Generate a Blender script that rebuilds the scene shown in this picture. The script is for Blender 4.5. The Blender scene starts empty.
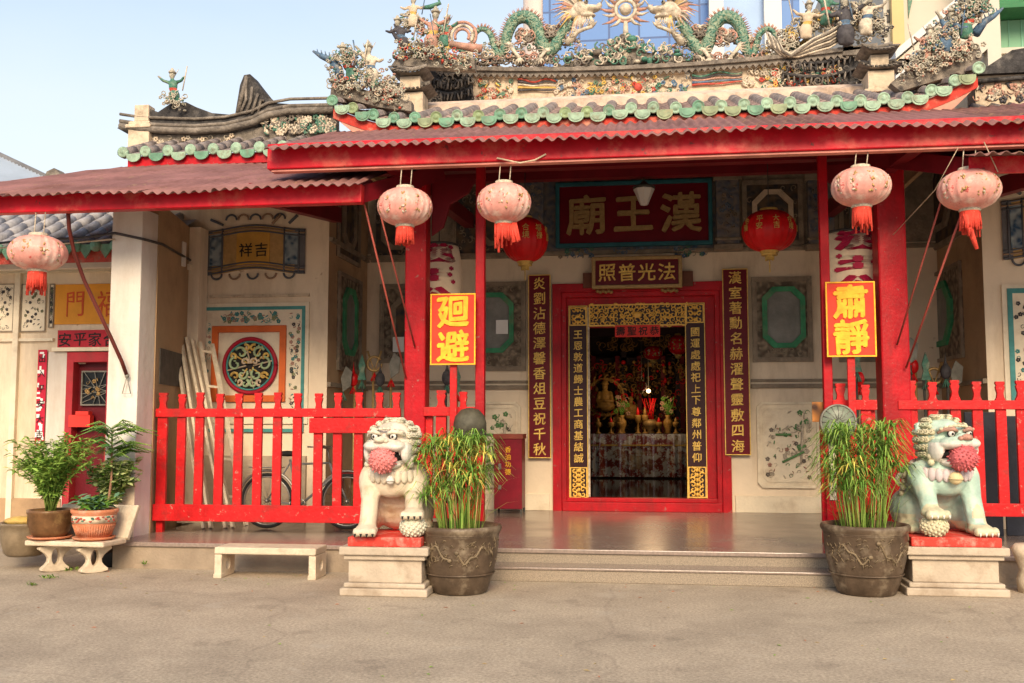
import bpy, math, random
from mathutils import Vector, Matrix, noise
R = math.radians
PI = math.pi
rnd = random.Random(7)
sc = bpy.context.scene
col = sc.collection

# ------------------------------------------------------------------ camera
CAM_H, FPX = 1.55, 995.0
YAW, PITCH = R(7.5), R(4.74)
cd = bpy.data.cameras.new('camera'); cam = bpy.data.objects.new('camera', cd); col.objects.link(cam)
cam.location = (0, 0, CAM_H); cam.rotation_euler = (R(90) + PITCH, 0, YAW)
cd.sensor_width = 36; cd.lens = 36 * FPX / 1024; cd.clip_start = .05; cd.clip_end = 2000
sc.camera = cam
# ------------------------------------------------------------------ world, sun
SUN_EL, SUN_AZ = 29, 8          # degrees; azimuth measured from behind the camera towards +X
w = bpy.data.worlds.new('World'); sc.world = w; w.use_nodes = True
nt = w.node_tree; nt.nodes.clear()
sky = nt.nodes.new('ShaderNodeTexSky'); sky.sky_type = 'NISHITA'; sky.sun_disc = False
sky.sun_elevation = R(SUN_EL); sky.sun_rotation = R(180 - SUN_AZ); sky.air_density = 1.15; sky.dust_density = 3.5; sky.ozone_density = 1.0
bg = nt.nodes.new('ShaderNodeBackground'); bg.inputs[1].default_value = .15
wo = nt.nodes.new('ShaderNodeOutputWorld')
# pale haze thickening towards the horizon, with faint high cloud
tcw = nt.nodes.new('ShaderNodeTexCoord'); sx = nt.nodes.new('ShaderNodeSeparateXYZ'); nt.links.new(tcw.outputs['Generated'], sx.inputs[0])
mr_ = nt.nodes.new('ShaderNodeMapRange'); mr_.interpolation_type = 'SMOOTHSTEP'; mr_.inputs[1].default_value = .62; mr_.inputs[2].default_value = .2; nt.links.new(sx.outputs[2], mr_.inputs[0])
mxx = nt.nodes.new('ShaderNodeMath'); mxx.operation = 'MULTIPLY_ADD'; mxx.inputs[1].default_value = .45; nt.links.new(sx.outputs[0], mxx.inputs[0]); nt.links.new(mr_.outputs[0], mxx.inputs[2])
nz = nt.nodes.new('ShaderNodeTexNoise'); nz.inputs['Scale'].default_value = 2.2; nz.inputs['Detail'].default_value = 7; mpw = nt.nodes.new('ShaderNodeMapping'); mpw.inputs['Scale'].default_value = (1, 1, 2.6)
nt.links.new(tcw.outputs['Generated'], mpw.inputs[0]); nt.links.new(mpw.outputs[0], nz.inputs['Vector'])
ad_ = nt.nodes.new('ShaderNodeMath'); ad_.operation = 'MULTIPLY_ADD'; ad_.inputs[1].default_value = .5; ad_.use_clamp = True; sb_ = nt.nodes.new('ShaderNodeMath'); sb_.operation = 'SUBTRACT'; sb_.inputs[1].default_value = .5
nt.links.new(nz.outputs[0], sb_.inputs[0]); nt.links.new(sb_.outputs[0], ad_.inputs[0]); nt.links.new(mxx.outputs[0], ad_.inputs[2])
hz = nt.nodes.new('ShaderNodeMix'); hz.data_type = 'RGBA'; hz.inputs[7].default_value = (3.7, 3.85, 3.9, 1); nt.links.new(ad_.outputs[0], hz.inputs[0]); nt.links.new(sky.outputs[0], hz.inputs[6])
nt.links.new(hz.outputs[2], bg.inputs[0]); nt.links.new(bg.outputs[0], wo.inputs[0])
sd = bpy.data.lights.new('sun', 'SUN'); sun = bpy.data.objects.new('sun', sd); col.objects.link(sun)
sd.energy = 2.0; sd.angle = R(24); sd.color = (1.0, .8, .55)
sdir = Vector((math.sin(R(SUN_AZ)) * math.cos(R(SUN_EL)), -math.cos(R(SUN_AZ)) * math.cos(R(SUN_EL)), math.sin(R(SUN_EL))))
sun.rotation_euler = (-sdir).to_track_quat('-Z', 'Y').to_euler(); sun.location = (0, -10, 20)
sc.view_settings.view_transform = 'Standard'; sc.view_settings.look = 'None'
sc.view_settings.exposure = .84; sc.view_settings.gamma = 1; sc.view_settings.use_curve_mapping = False
sc.cycles.max_bounces = 8; sc.cycles.diffuse_bounces = 5; sc.cycles.use_denoising = True

# ------------------------------------------------------------------ measuring helper: a pixel of the photo and a real distance give a real point
_F = Vector((-math.sin(YAW) * math.cos(PITCH), math.cos(YAW) * math.cos(PITCH), math.sin(PITCH)))
_R = Vector((math.cos(YAW), math.sin(YAW), 0)); _U = _R.cross(_F)
def ray(x, y): return _F * FPX + _R * (x - 512) - _U * (y - 341.5)
def at(x, y, Y):
    d = ray(x, y); return Vector((0, 0, CAM_H)) + d * (Y / d.y)
def rect(x0, y0, x1, y1, Y):
    xm, ym = (x0 + x1) / 2, (y0 + y1) / 2
    return at(x0, ym, Y).x, at(x1, ym, Y).x, at(xm, y1, Y).z, at(xm, y0, Y).z      # x0,x1,z0,z1

# ------------------------------------------------------------------ materials
def mat(name, c, rough=.6, var=.18, scale=3, bump=.15, bscale=30, metal=0, dirt=None, damt=.5, dscale=1.5, streak=False, spec=.22, c2=None, emit=0, coat=0, chips=None, chs=14, chth=.66):
    m = bpy.data.materials.new(name); m.use_nodes = True; t = m.node_tree; b = t.nodes['Principled BSDF']
    N = t.nodes.new; L = t.links.new
    tc = N('ShaderNodeTexCoord')
    n1 = N('ShaderNodeTexNoise'); n1.inputs['Scale'].default_value = scale; n1.inputs['Detail'].default_value = 6; n1.inputs['Roughness'].default_value = .65
    L(tc.outputs['Object'], n1.inputs['Vector'])
    mx = N('ShaderNodeMix'); mx.data_type = 'RGBA'
    lo = c2 if c2 else tuple(x * (1 - var) for x in c)
    hi = c if c2 else tuple(min(1, x * (1 + var)) for x in c)
    mx.inputs[6].default_value = (*lo, 1); mx.inputs[7].default_value = (*hi, 1)
    rp = N('ShaderNodeMapRange'); rp.inputs[1].default_value = .33; rp.inputs[2].default_value = .67
    L(n1.outputs[0], rp.inputs[0]); L(rp.outputs[0], mx.inputs[0])
    out = mx.outputs[2]
    if dirt:
        n2 = N('ShaderNodeTexNoise'); n2.inputs['Scale'].default_value = dscale; n2.inputs['Detail'].default_value = 9; n2.inputs['Roughness'].default_value = .7
        mp = N('ShaderNodeMapping'); mp.inputs['Scale'].default_value = (1, 1, .22) if streak else (1, 1, 1); mp.inputs['Location'].default_value = (3.1, 1.7, 5.2)
        L(tc.outputs['Object'], mp.inputs[0]); L(mp.outputs[0], n2.inputs['Vector'])
        r2 = N('ShaderNodeMapRange'); r2.inputs[1].default_value = .5; r2.inputs[2].default_value = .68; r2.inputs[4].default_value = damt
        L(n2.outputs[0], r2.inputs[0])
        m2 = N('ShaderNodeMix'); m2.data_type = 'RGBA'; m2.inputs[7].default_value = (*dirt, 1)
        L(r2.outputs[0], m2.inputs[0]); L(out, m2.inputs[6]); out = m2.outputs[2]
    if chips:          # flaked paint: small sharp-edged bare patches of their own shape
        n4 = N('ShaderNodeTexNoise'); n4.inputs['Scale'].default_value = chs; n4.inputs['Detail'].default_value = 10; n4.inputs['Roughness'].default_value = .75
        L(tc.outputs['Object'], n4.inputs['Vector'])
        r4 = N('ShaderNodeMapRange'); r4.inputs[1].default_value = chth; r4.inputs[2].default_value = chth + .015; L(n4.outputs[0], r4.inputs[0])
        m4 = N('ShaderNodeMix'); m4.data_type = 'RGBA'; m4.inputs[7].default_value = (*chips, 1); L(r4.outputs[0], m4.inputs[0]); L(out, m4.inputs[6]); out = m4.outputs[2]
    L(out, b.inputs['Base Color'])
    b.inputs['Roughness'].default_value = rough; b.inputs['Metallic'].default_value = metal
    b.inputs['Specular IOR Level'].default_value = spec
    if coat: b.inputs['Coat Weight'].default_value = coat; b.inputs['Coat Roughness'].default_value = .15
    if bump:
        n3 = N('ShaderNodeTexNoise'); n3.inputs['Scale'].default_value = bscale; n3.inputs['Detail'].default_value = 5
        L(tc.outputs['Object'], n3.inputs['Vector'])
        bp = N('ShaderNodeBump'); bp.inputs['Strength'].default_value = bump; bp.inputs['Distance'].default_value = .02
        L(n3.outputs[0], bp.inputs['Height']); L(bp.outputs[0], b.inputs['Normal'])
    if emit:
        b.inputs['Emission Color'].default_value = (*c, 1); b.inputs['Emission Strength'].default_value = emit
    return m
def carved(name, c1, c2, scale=18, rough=.75, depth=.6, metal=0):
    m = mat(name, c1, rough, bump=0, metal=metal); t = m.node_tree; b = t.nodes['Principled BSDF']; N = t.nodes.new; L = t.links.new
    tc = N('ShaderNodeTexCoord'); dn = N('ShaderNodeTexNoise'); dn.inputs['Scale'].default_value = scale * .35
    ad = N('ShaderNodeMix'); ad.data_type = 'RGBA'; ad.inputs[0].default_value = .12; L(tc.outputs['Object'], ad.inputs[6]); L(dn.outputs[1], ad.inputs[7])
    L(tc.outputs['Object'], dn.inputs['Vector'])
    v = N('ShaderNodeTexVoronoi'); v.feature = 'SMOOTH_F1'; v.inputs['Scale'].default_value = scale; L(ad.outputs[2], v.inputs['Vector'])
    r = N('ShaderNodeMapRange'); r.inputs[1].default_value = .2; r.inputs[2].default_value = .6; L(v.outputs[0], r.inputs[0])
    mx = N('ShaderNodeMix'); mx.data_type = 'RGBA'; mx.inputs[6].default_value = (*c1, 1); mx.inputs[7].default_value = (*c2, 1)
    L(r.outputs[0], mx.inputs[0]); L(mx.outputs[2], b.inputs['Base Color'])
    bp = N('ShaderNodeBump'); bp.invert = True; bp.inputs['Strength'].default_value = depth; bp.inputs['Distance'].default_value = .04
    L(v.outputs[0], bp.inputs['Height']); L(bp.outputs[0], b.inputs['Normal'])
    return m
M = {}
M['red'] = mat('red_paint', (.42, .005, .012), .42, .25, 2.5, .2, 25, dirt=(.2, .012, .014), damt=.75, dscale=3, streak=True, chips=(.34, .12, .1), chs=11, chth=.62)
M['fred'] = mat('red_fence_paint', (.54, .012, .014), .45, .25, 4, .25, 30, dirt=(.26, .03, .025), damt=.8, dscale=5, chips=(.4, .17, .13), chs=14, chth=.615)
M['dred'] = mat('dark_red_paint', (.16, .006, .012), .5, .2, 3, .1, 25)
M['beam'] = mat('red_beam_paint', (.48, .006, .018), .42, .3, 1.5, .2, 18, dirt=(.6, .2, .13), damt=.5, dscale=2.2, chips=(.2, .03, .03), chs=9, chth=.62)
M['plaque'] = mat('plaque_red', (.14, .003, .01), .4, .15, 6, .05, 40)
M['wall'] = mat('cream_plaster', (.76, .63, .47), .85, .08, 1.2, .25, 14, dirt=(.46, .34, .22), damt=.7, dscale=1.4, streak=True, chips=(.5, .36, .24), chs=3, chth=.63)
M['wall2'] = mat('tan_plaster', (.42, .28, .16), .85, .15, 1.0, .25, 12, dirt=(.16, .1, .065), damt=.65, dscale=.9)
M['white'] = mat('white_plaster', (.68, .63, .57), .8, .08, 1.5, .25, 14, dirt=(.42, .32, .24), damt=.6, dscale=1.3, streak=True)
M['panel'] = mat('pale_panel', (.76, .66, .5), .8, .1, 3, .2, 25, dirt=(.4, .27, .16), damt=.4, dscale=3)
M['stone'] = carved('carved_grey_stone', (.3, .24, .17), (.11, .085, .06), 16)
M['stone2'] = mat('weathered_stone', (.28, .225, .165), .85, .25, 5, .5, 30, dirt=(.1, .08, .06), damt=.7, dscale=3)
M['bluestone'] = carved('blue_grey_relief', (.1, .115, .15), (.2, .17, .15), 14)
M['darkpic'] = carved('dark_picture', (.05, .05, .055), (.13, .09, .055), 11)
M['teal'] = mat('teal_paint', (.07, .26, .25), .6, .2, 6, .15)
M['green'] = mat('green_glaze', (.13, .27, .18), .45, .3, 7, .3, 30, dirt=(.2, .2, .14), damt=.85, dscale=8)
M['pgreen'] = mat('pale_green_glaze', (.27, .39, .28), .45, .3, 9, .4, 30, dirt=(.2, .18, .12), damt=.85, dscale=9)
M['tile'] = mat('grey_clay_tile', (.2, .17, .16), .75, .4, 6, .5, 30, dirt=(.42, .32, .28), damt=.6, dscale=5)
M['trough'] = mat('pink_grey_tile', (.4, .28, .24), .8, .3, 6, .4, 30, dirt=(.16, .13, .12), damt=.6, dscale=4)
M['black'] = mat('soot_black_plaster', (.045, .042, .042), .85, .5, 8, .6, 30, dirt=(.2, .18, .16), damt=.6, dscale=7)
M['ridge'] = mat('weathered_ridge', (.2, .17, .14), .9, .4, 8, .7, 35, dirt=(.07, .06, .055), damt=.8, dscale=5)
M['bulk'] = mat('old_filigree', (.42, .38, .3), .7, .35, 16, .5, 60, dirt=(.12, .13, .1), damt=.9, dscale=8)
M['cream'] = mat('cream_stucco', (.6, .48, .35), .8, .15, 6, .3, 30, dirt=(.2, .16, .11), damt=.75, dscale=5)
M['figw'] = mat('bone_ceramic', (.56, .48, .37), .6, .25, 18, .4, 60, dirt=(.13, .11, .09), damt=.9, dscale=9)
M['figpink'] = mat('pink_ceramic', (.45, .24, .18), .6, .25, 18, .4, 60, dirt=(.2, .16, .12), damt=.85, dscale=9)
M['figgreen'] = mat('jade_ceramic', (.06, .17, .12), .4, .35, 14, .3, 50, dirt=(.3, .3, .2), damt=.8, dscale=9)
M['figblue'] = mat('blue_ceramic', (.08, .14, .22), .45, .35, 14, .3, 50, dirt=(.26, .25, .22), damt=.8, dscale=9)
M['figyel'] = mat('yellow_ceramic', (.58, .38, .1), .5, .25, 14, .3, 50, dirt=(.2, .14, .08), damt=.7, dscale=9)
M['figred'] = mat('red_ceramic', (.45, .06, .04), .5, .25, 14, .3, 50, dirt=(.3, .2, .14), damt=.7, dscale=9)
M['figdark'] = mat('dark_ceramic', (.06, .055, .06), .6, .4, 14, .4, 50)
M['dimgold'] = mat('dimmed_gilt', (.34, .19, .05), .45, .3, 12, .2, 40, dirt=(.1, .05, .02), damt=.7, dscale=9)  # gilt inside the hall, with the room's dimness put into the colour
M['scale'] = mat('dragon_green', (.04, .32, .24), .4, .3, 10, .0)
M['corr'] = mat('corrugated_red_iron', (.24, .115, .105), .65, .3, 1.6, .15, 40, dirt=(.15, .065, .05), damt=.85, dscale=2.2, chips=(.26, .15, .1), chs=5, chth=.6)
M['corr2'] = mat('corrugated_rusty_iron', (.2, .095, .08), .7, .3, 2, .15, 40, dirt=(.12, .06, .045), damt=.9, dscale=2.6, chips=(.28, .15, .09), chs=6, chth=.57)
M['corr3'] = mat('corrugated_faded_iron', (.25, .115, .105), .65, .25, 2, .15, 40, dirt=(.2, .085, .07), damt=.7, dscale=2)
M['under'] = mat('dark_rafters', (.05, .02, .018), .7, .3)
M['gold'] = mat('gold_leaf', (.85, .5, .09), .42, .2, 15, .25, 60, metal=.12, spec=.5)
M['goldp'] = mat('gold_paint', (.92, .56, .13), .42, .25, 16, .1, 60, dirt=(.4, .2, .06), damt=.6, dscale=12)
M['goldo'] = mat('dull_gold', (.38, .245, .1), .45, .2, 20, .15, 60, metal=.3)
M['ink'] = mat('black_ink', (.02, .018, .018), .6)
M['lacq'] = mat('black_lacquer', (.035, .018, .02), .3, .2)
M['maroon'] = mat('maroon_board', (.04, .01, .012), .4, .2)
M['paper'] = mat('white_paper', (.85, .84, .8), .8, .05, bump=0)
M['redpaper'] = mat('red_paper', (.72, .05, .04), .7, .1, bump=.05)
M['orange'] = mat('orange_panel', (.72, .3, .03), .6, .12, 2, .1)
M['orangef'] = mat('orange_frame', (.62, .13, .03), .5, .15, 4, .1)
M['signo'] = mat('sign_vermilion', (.66, .045, .02), .55, .2, 4, .1, dirt=(.5, .05, .03), dscale=5)
M['signy'] = mat('sign_yellow', (.85, .42, .03), .55, .25, 9, .05)
M['pinkl'] = mat('faded_pink_silk', (.7, .32, .27), .5, .25, 5, .15, 40, dirt=(.82, .68, .58), damt=.9, dscale=5, chips=(.5, .08, .07), chs=13, chth=.61)
M['tassel'] = mat('coral_tassel', (.68, .07, .045), .7, .2, 30, .2, 60)
M['redl'] = mat('red_silk', (.6, .01, .012), .35, .2, 4, .05)
M['creaml'] = mat('cream_lantern_cloth', (.72, .58, .42), .7, .1, 5, .15)
M['pewter'] = mat('grey_metal', (.22, .21, .18), .6, .3, 8, .1, 40, metal=.2, dirt=(.1, .09, .07), dscale=9)
M['dark'] = mat('dark_metal', (.06, .055, .05), .5, .3, 6, .1, 40)
M['wood'] = mat('pale_wood', (.68, .58, .44), .65, .2, 8, .2, 40, dirt=(.35, .26, .17), damt=.6, dscale=8)
M['chrome'] = mat('worn_chrome', (.36, .34, .31), .3, .1, metal=.8)
M['rubber'] = mat('black_rubber', (.03, .03, .03), .8)
M['terra'] = mat('terracotta', (.55, .2, .1), .75, .15, 8, .2, 40, dirt=(.62, .45, .34), damt=.5, dscale=6)
M['terrao'] = mat('orange_terracotta', (.7, .22, .06), .7, .1, 8, .15)
M['brownpot'] = mat('brown_glazed_pot', (.13, .065, .028), .3, .35, 6, .25, 18, dirt=(.32, .2, .08), damt=.6, dscale=5)
M['bigpot'] = mat('weathered_brown_glaze', (.085, .058, .038), .42, .3, 7, .3, 20, dirt=(.36, .29, .2), damt=.6, dscale=4)
M['potrelief'] = mat('ochre_relief', (.17, .125, .075), .45, .3, 10, .2, 40)
M['soil'] = mat('dark_soil', (.05, .035, .025), .95, .4, 20, .8, 40)
M['leaf'] = mat('leaf_green', (.14, .28, .04), .5, .35, 12, 0, c2=(.07, .17, .025))
M['leafl'] = mat('leaf_light', (.32, .46, .09), .5, .35, 12, 0, c2=(.17, .3, .05))
M['leafy'] = mat('leaf_yellow', (.6, .5, .1), .55, .25, 12, 0)
M['leafv'] = mat('leaf_variegated', (.6, .62, .3), .5, .35, 25, 0, c2=(.15, .27, .07))
M['stem'] = mat('stem_tan', (.45, .33, .14), .6, .3, 10, .1)
M['stemg'] = mat('stem_green', (.25, .36, .07), .55, .3, 10, 0)
M['benchst'] = mat('cast_stone', (.6, .5, .37), .8, .15, 5, .35, 40, dirt=(.36, .26, .18), damt=.6, dscale=5)
M['redst'] = mat('red_plinth', (.62, .05, .035), .7, .15, 6, .3, 40, dirt=(.65, .4, .32), damt=.55, dscale=9)
M['mosaic'] = mat('dark_glass', (.01, .012, .014), .1, .1)
def carpet_floor():
    m = mat('polished_granite', (.26, .2, .165), .16, .2, 35, .02, 60, spec=.6, dirt=(.17, .13, .11), damt=.6, dscale=1.1)
    t = m.node_tree; b = t.nodes['Principled BSDF']
    tc = t.nodes.new('ShaderNodeTexCoord'); n = t.nodes.new('ShaderNodeTexNoise'); n.inputs['Scale'].default_value = 1.6; n.inputs['Detail'].default_value = 6
    r = t.nodes.new('ShaderNodeMapRange'); r.inputs[3].default_value = .1; r.inputs[4].default_value = .34
    t.links.new(tc.outputs['Object'], n.inputs['Vector']); t.links.new(n.outputs[0], r.inputs[0]); t.links.new(r.outputs[0], b.inputs['Roughness'])
    return m
M['floor'] = carpet_floor()
M['granite'] = mat('speckled_granite', (.27, .22, .165), .6, .4, 110, .15, 120, dirt=(.3, .23, .17), damt=.5, dscale=2)
M['plastered'] = mat('riser_cement', (.3, .235, .17), .8, .15, 4, .3, 40, dirt=(.28, .2, .14), damt=.6, dscale=2)
def ground_mat():
    m = mat('worn_concrete', (.42, .345, .255), .85, .12, 1.6, .0, 60, dirt=(.29, .235, .175), damt=.65, dscale=.8)
    t = m.node_tree; b = t.nodes['Principled BSDF']; N = t.nodes.new; L = t.links.new
    tc = N('ShaderNodeTexCoord')
    src = b.inputs['Base Color'].links[0].from_socket
    sp = N('ShaderNodeTexNoise'); sp.inputs['Scale'].default_value = 42; sp.inputs['Detail'].default_value = 8; sp.inputs['Roughness'].default_value = .8; L(tc.outputs['Object'], sp.inputs['Vector'])
    r = N('ShaderNodeMapRange'); r.inputs[1].default_value = .35; r.inputs[2].default_value = .7; r.inputs[3].default_value = .55; r.inputs[4].default_value = 1.45; L(sp.outputs[0], r.inputs[0])
    mu = N('ShaderNodeVectorMath'); mu.operation = 'SCALE'; L(src, mu.inputs[0]); L(r.outputs[0], mu.inputs['Scale'])
    # hairline cracks
    dn = N('ShaderNodeTexNoise'); dn.inputs['Scale'].default_value = 1.3; dn.inputs['Detail'].default_value = 6; L(tc.outputs['Object'], dn.inputs['Vector'])
    ad = N('ShaderNodeMix'); ad.data_type = 'RGBA'; ad.inputs[0].default_value = .35; L(tc.outputs['Object'], ad.inputs[6]); L(dn.outputs[1], ad.inputs[7])
    v = N('ShaderNodeTexVoronoi'); v.feature = 'DISTANCE_TO_EDGE'; v.inputs['Scale'].default_value = .42; L(ad.outputs[2], v.inputs['Vector'])
    cr = N('ShaderNodeMapRange'); cr.inputs[1].default_value = .0; cr.inputs[2].default_value = .007; cr.inputs[3].default_value = .22; cr.inputs[4].default_value = 0; L(v.outputs[0], cr.inputs[0])
    mx = N('ShaderNodeMix'); mx.data_type = 'RGBA'; mx.inputs[7].default_value = (.13, .1, .08, 1); L(cr.outputs[0], mx.inputs[0]); L(mu.outputs[0], mx.inputs[6])
    st_ = N('ShaderNodeTexNoise'); st_.inputs['Scale'].default_value = 2.1; st_.inputs['Detail'].default_value = 10; st_.inputs['Roughness'].default_value = .62; L(tc.outputs['Object'], st_.inputs['Vector'])
    rs_ = N('ShaderNodeMapRange'); rs_.inputs[1].default_value = .6; rs_.inputs[2].default_value = .66; rs_.inputs[4].default_value = .28; L(st_.outputs[0], rs_.inputs[0])
    ms_ = N('ShaderNodeMix'); ms_.data_type = 'RGBA'; ms_.inputs[7].default_value = (.13, .105, .08, 1); L(rs_.outputs[0], ms_.inputs[0]); L(mu.outputs[0], ms_.inputs[6]); L(ms_.outputs[2], mx.inputs[6])
    rl_ = N('ShaderNodeMapRange'); rl_.inputs[1].default_value = .4; rl_.inputs[2].default_value = .33; rl_.inputs[4].default_value = .35; L(st_.outputs[0], rl_.inputs[0])
    ml_ = N('ShaderNodeMix'); ml_.data_type = 'RGBA'; ml_.inputs[7].default_value = (.46, .4, .32, 1); L(rl_.outputs[0], ml_.inputs[0]); L(mx.outputs[2], ml_.inputs[6])
    # small scattered grit
    g = N('ShaderNodeTexVoronoi'); g.inputs['Scale'].default_value = 14; L(tc.outputs['Object'], g.inputs['Vector'])
    gr = N('ShaderNodeMapRange'); gr.inputs[1].default_value = .05; gr.inputs[2].default_value = .09; gr.inputs[3].default_value = .25; gr.inputs[4].default_value = 0; L(g.outputs[0], gr.inputs[0])
    m3 = N('ShaderNodeMix'); m3.data_type = 'RGBA'; m3.inputs[7].default_value = (.5, .42, .33, 1); L(gr.outputs[0], m3.inputs[0]); L(ml_.outputs[2], m3.inputs[6])
    L(m3.outputs[2], b.inputs['Base Color'])
    bp = N('ShaderNodeBump'); bp.inputs['Strength'].default_value = .4; bp.inputs['Distance'].default_value = .012; L(sp.outputs[0], bp.inputs['Height']); L(bp.outputs[0], b.inputs['Normal'])
    return m
M['ground'] = ground_mat()

# ------------------------------------------------------------------ mesh building
class MB:
    def __init__(s): s.v = []; s.f = []; s.m = []; s.sm = []
    def add(s, vs, fs, m=0, smooth=False, T=None):
        o = len(s.v)
        s.v += [tuple(T @ Vector(p)) if T else tuple(p) for p in vs]
        for f in fs: s.f.append(tuple(o + i for i in f)); s.m.append(m); s.sm.append(smooth)
        return s
    def box(s, x0, x1, y0, y1, z0, z1, m=0, T=None):
        vs = [(x0, y0, z0), (x1, y0, z0), (x1, y1, z0), (x0, y1, z0), (x0, y0, z1), (x1, y0, z1), (x1, y1, z1), (x0, y1, z1)]
        return s.add(vs, [(0, 3, 2, 1), (4, 5, 6, 7), (0, 1, 5, 4), (1, 2, 6, 5), (2, 3, 7, 6), (3, 0, 4, 7)], m, T=T)
    def bar(s, a, b, wx, wz, m=0, up=(0, 0, 1)):          # square bar between two points
        a, b = Vector(a), Vector(b); d = (b - a).normalized(); u = Vector(up)
        if abs(d.dot(u)) > .98: u = Vector((0, 1, 0))
        r = d.cross(u).normalized(); u = r.cross(d)
        vs = []
        for p in (a, b):
            for i, j in ((-1, -1), (1, -1), (1, 1), (-1, 1)): vs.append(p + r * wx / 2 * i + u * wz / 2 * j)
        return s.add(vs, [(0, 1, 2, 3), (7, 6, 5, 4), (0, 4, 5, 1), (1, 5, 6, 2), (2, 6, 7, 3), (3, 7, 4, 0)], m)
    def prism(s, poly, w0, w1, m=0, ax='y', T=None):          # poly in x,z extruded along y (or in x,y along z)
        n = len(poly)
        if ax == 'y': A = [(x, w0, z) for x, z in poly]; B = [(x, w1, z) for x, z in poly]
        elif ax == 'z': A = [(x, y, w0) for x, y in poly]; B = [(x, y, w1) for x, y in poly]
        else: A = [(w0, y, z) for y, z in poly]; B = [(w1, y, z) for y, z in poly]
        return s.add(A + B, [tuple(range(n)), tuple(range(2 * n - 1, n - 1, -1))] + [(i, i + n, (i + 1) % n + n, (i + 1) % n) for i in range(n)], m, T=T)
    def frame(s, outer, inner, y0, y1, m=0):           # ring between two same-length polygons in x,z
        n = len(outer)
        vs = [(x, y0, z) for x, z in outer] + [(x, y0, z) for x, z in inner] + [(x, y1, z) for x, z in outer] + [(x, y1, z) for x, z in inner]
        fs = []
        for i in range(n):
            j = (i + 1) % n
            fs += [(i, j, n + j, n + i), (i, 2 * n + i, 2 * n + j, j), (n + i, n + j, 3 * n + j, 3 * n + i), (2 * n + i, 3 * n + i, 3 * n + j, 2 * n + j)]
        return s.add(vs, fs, m)
    def tube(s, pts, rad, n=8, m=0, smooth=True, T=None, flat=1):
        pts = [Vector(p) for p in pts]; k = len(pts)
        rads = rad if isinstance(rad, (list, tuple)) else [rad] * k
        vs = []; d0 = (pts[1] - pts[0]).normalized()
        u = Vector((0, 0, 1)) if abs(d0.z) < .9 else Vector((1, 0, 0))
        r = d0.cross(u).normalized()
        for i, p in enumerate(pts):
            d = (pts[min(i + 1, k - 1)] - pts[max(i - 1, 0)])
            d = d.normalized() if d.length > 1e-9 else d0
            r = (r - d * r.dot(d)); r = r.normalized() if r.length > 1e-6 else d.orthogonal().normalized()
            q = d.cross(r)
            for j in range(n):
                a = 2 * PI * j / n; vs.append(p + (r * math.cos(a) + q * math.sin(a) * flat) * rads[i])
        fs = [(i * n + j, i * n + (j + 1) % n, (i + 1) * n + (j + 1) % n, (i + 1) * n + j) for i in range(k - 1) for j in range(n)]
        fs += [tuple(range(n - 1, -1, -1)), tuple((k - 1) * n + j for j in range(n))]
        return s.add(vs, fs, m, smooth, T)
    def lathe(s, prof, c=(0, 0, 0), n=24, m=0, T=None, smooth=True, lob=0, lobn=0, sy=1):
        vs = []; c = Vector(c); k = len(prof)
        for r, z in prof:
            for j in range(n):
                a = 2 * PI * j / n; rr = r * (1 + lob * (abs(math.cos(a * lobn / 2)) - .6)) if lob else r
                vs.append(c + Vector((rr * math.cos(a), rr * math.sin(a) * sy, z)))
        fs = [(i * n + j, i * n + (j + 1) % n, (i + 1) * n + (j + 1) % n, (i + 1) * n + j) for i in range(k - 1) for j in range(n)]
        if prof[0][0] > 1e-4: fs.append(tuple(range(n - 1, -1, -1)))
        if prof[-1][0] > 1e-4: fs.append(tuple((k - 1) * n + j for j in range(n)))
        return s.add(vs, fs, m, smooth, T)
    def ell(s, c, r, nu=10, nv=7, m=0, rot=None, T=None):
        if not isinstance(r, (tuple, list)): r = (r, r, r)
        c = Vector(c); vs = []
        Q = rot if rot else Matrix.Identity(3)
        for i in range(nv + 1):
            th = PI * i / nv
            if i in (0, nv): vs.append(c + Q @ Vector((0, 0, r[2] * math.cos(th)))); continue
            for j in range(nu):
                a = 2 * PI * j / nu
                vs.append(c + Q @ Vector((r[0] * math.sin(th) * math.cos(a), r[1] * math.sin(th) * math.sin(a), r[2] * math.cos(th))))
        fs = []
        last = 1 + (nv - 1) * nu
        for j in range(nu):
            fs.append((0, 1 + j, 1 + (j + 1) % nu)); b = 1 + (nv - 2) * nu
            fs.append((last, b + (j + 1) % nu, b + j))
            for i in range(nv - 2):
                a = 1 + i * nu; fs.append((a + j, a + nu + j, a + nu + (j + 1) % nu, a + (j + 1) % nu))
        return s.add(vs, fs, m, True, T)
    def torus(s, c, Rr, r, nu=24, nv=8, m=0, axis='z', a0=0, a1=2 * PI):
        c = Vector(c); pts = []
        for i in range(nu + 1):
            a = a0 + (a1 - a0) * i / nu; ca, sa = Rr * math.cos(a), Rr * math.sin(a)
            pts.append(c + Vector({'z': (ca, sa, 0), 'y': (ca, 0, sa), 'x': (0, ca, sa)}[axis]))
        return s.tube(pts, r, nv, m)
    def blade(s, pts, wid, m=0, nrm=(0, 0, 1)):          # flat leaf strip
        vs = []; k = len(pts); nrm = Vector(nrm)
        for i, p in enumerate(pts):
            p = Vector(p); d = Vector(pts[min(i + 1, k - 1)]) - Vector(pts[max(i - 1, 0)])
            r = d.cross(nrm); r = r.normalized() if r.length > 1e-6 else Vector((1, 0, 0))
            ww = wid[i] if isinstance(wid, (list, tuple)) else wid
            vs += [p - r * ww / 2, p + r * ww / 2]
        return s.add(vs, [(2 * i, 2 * i + 1, 2 * i + 3, 2 * i + 2) for i in range(k - 1)], m, False)
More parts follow.
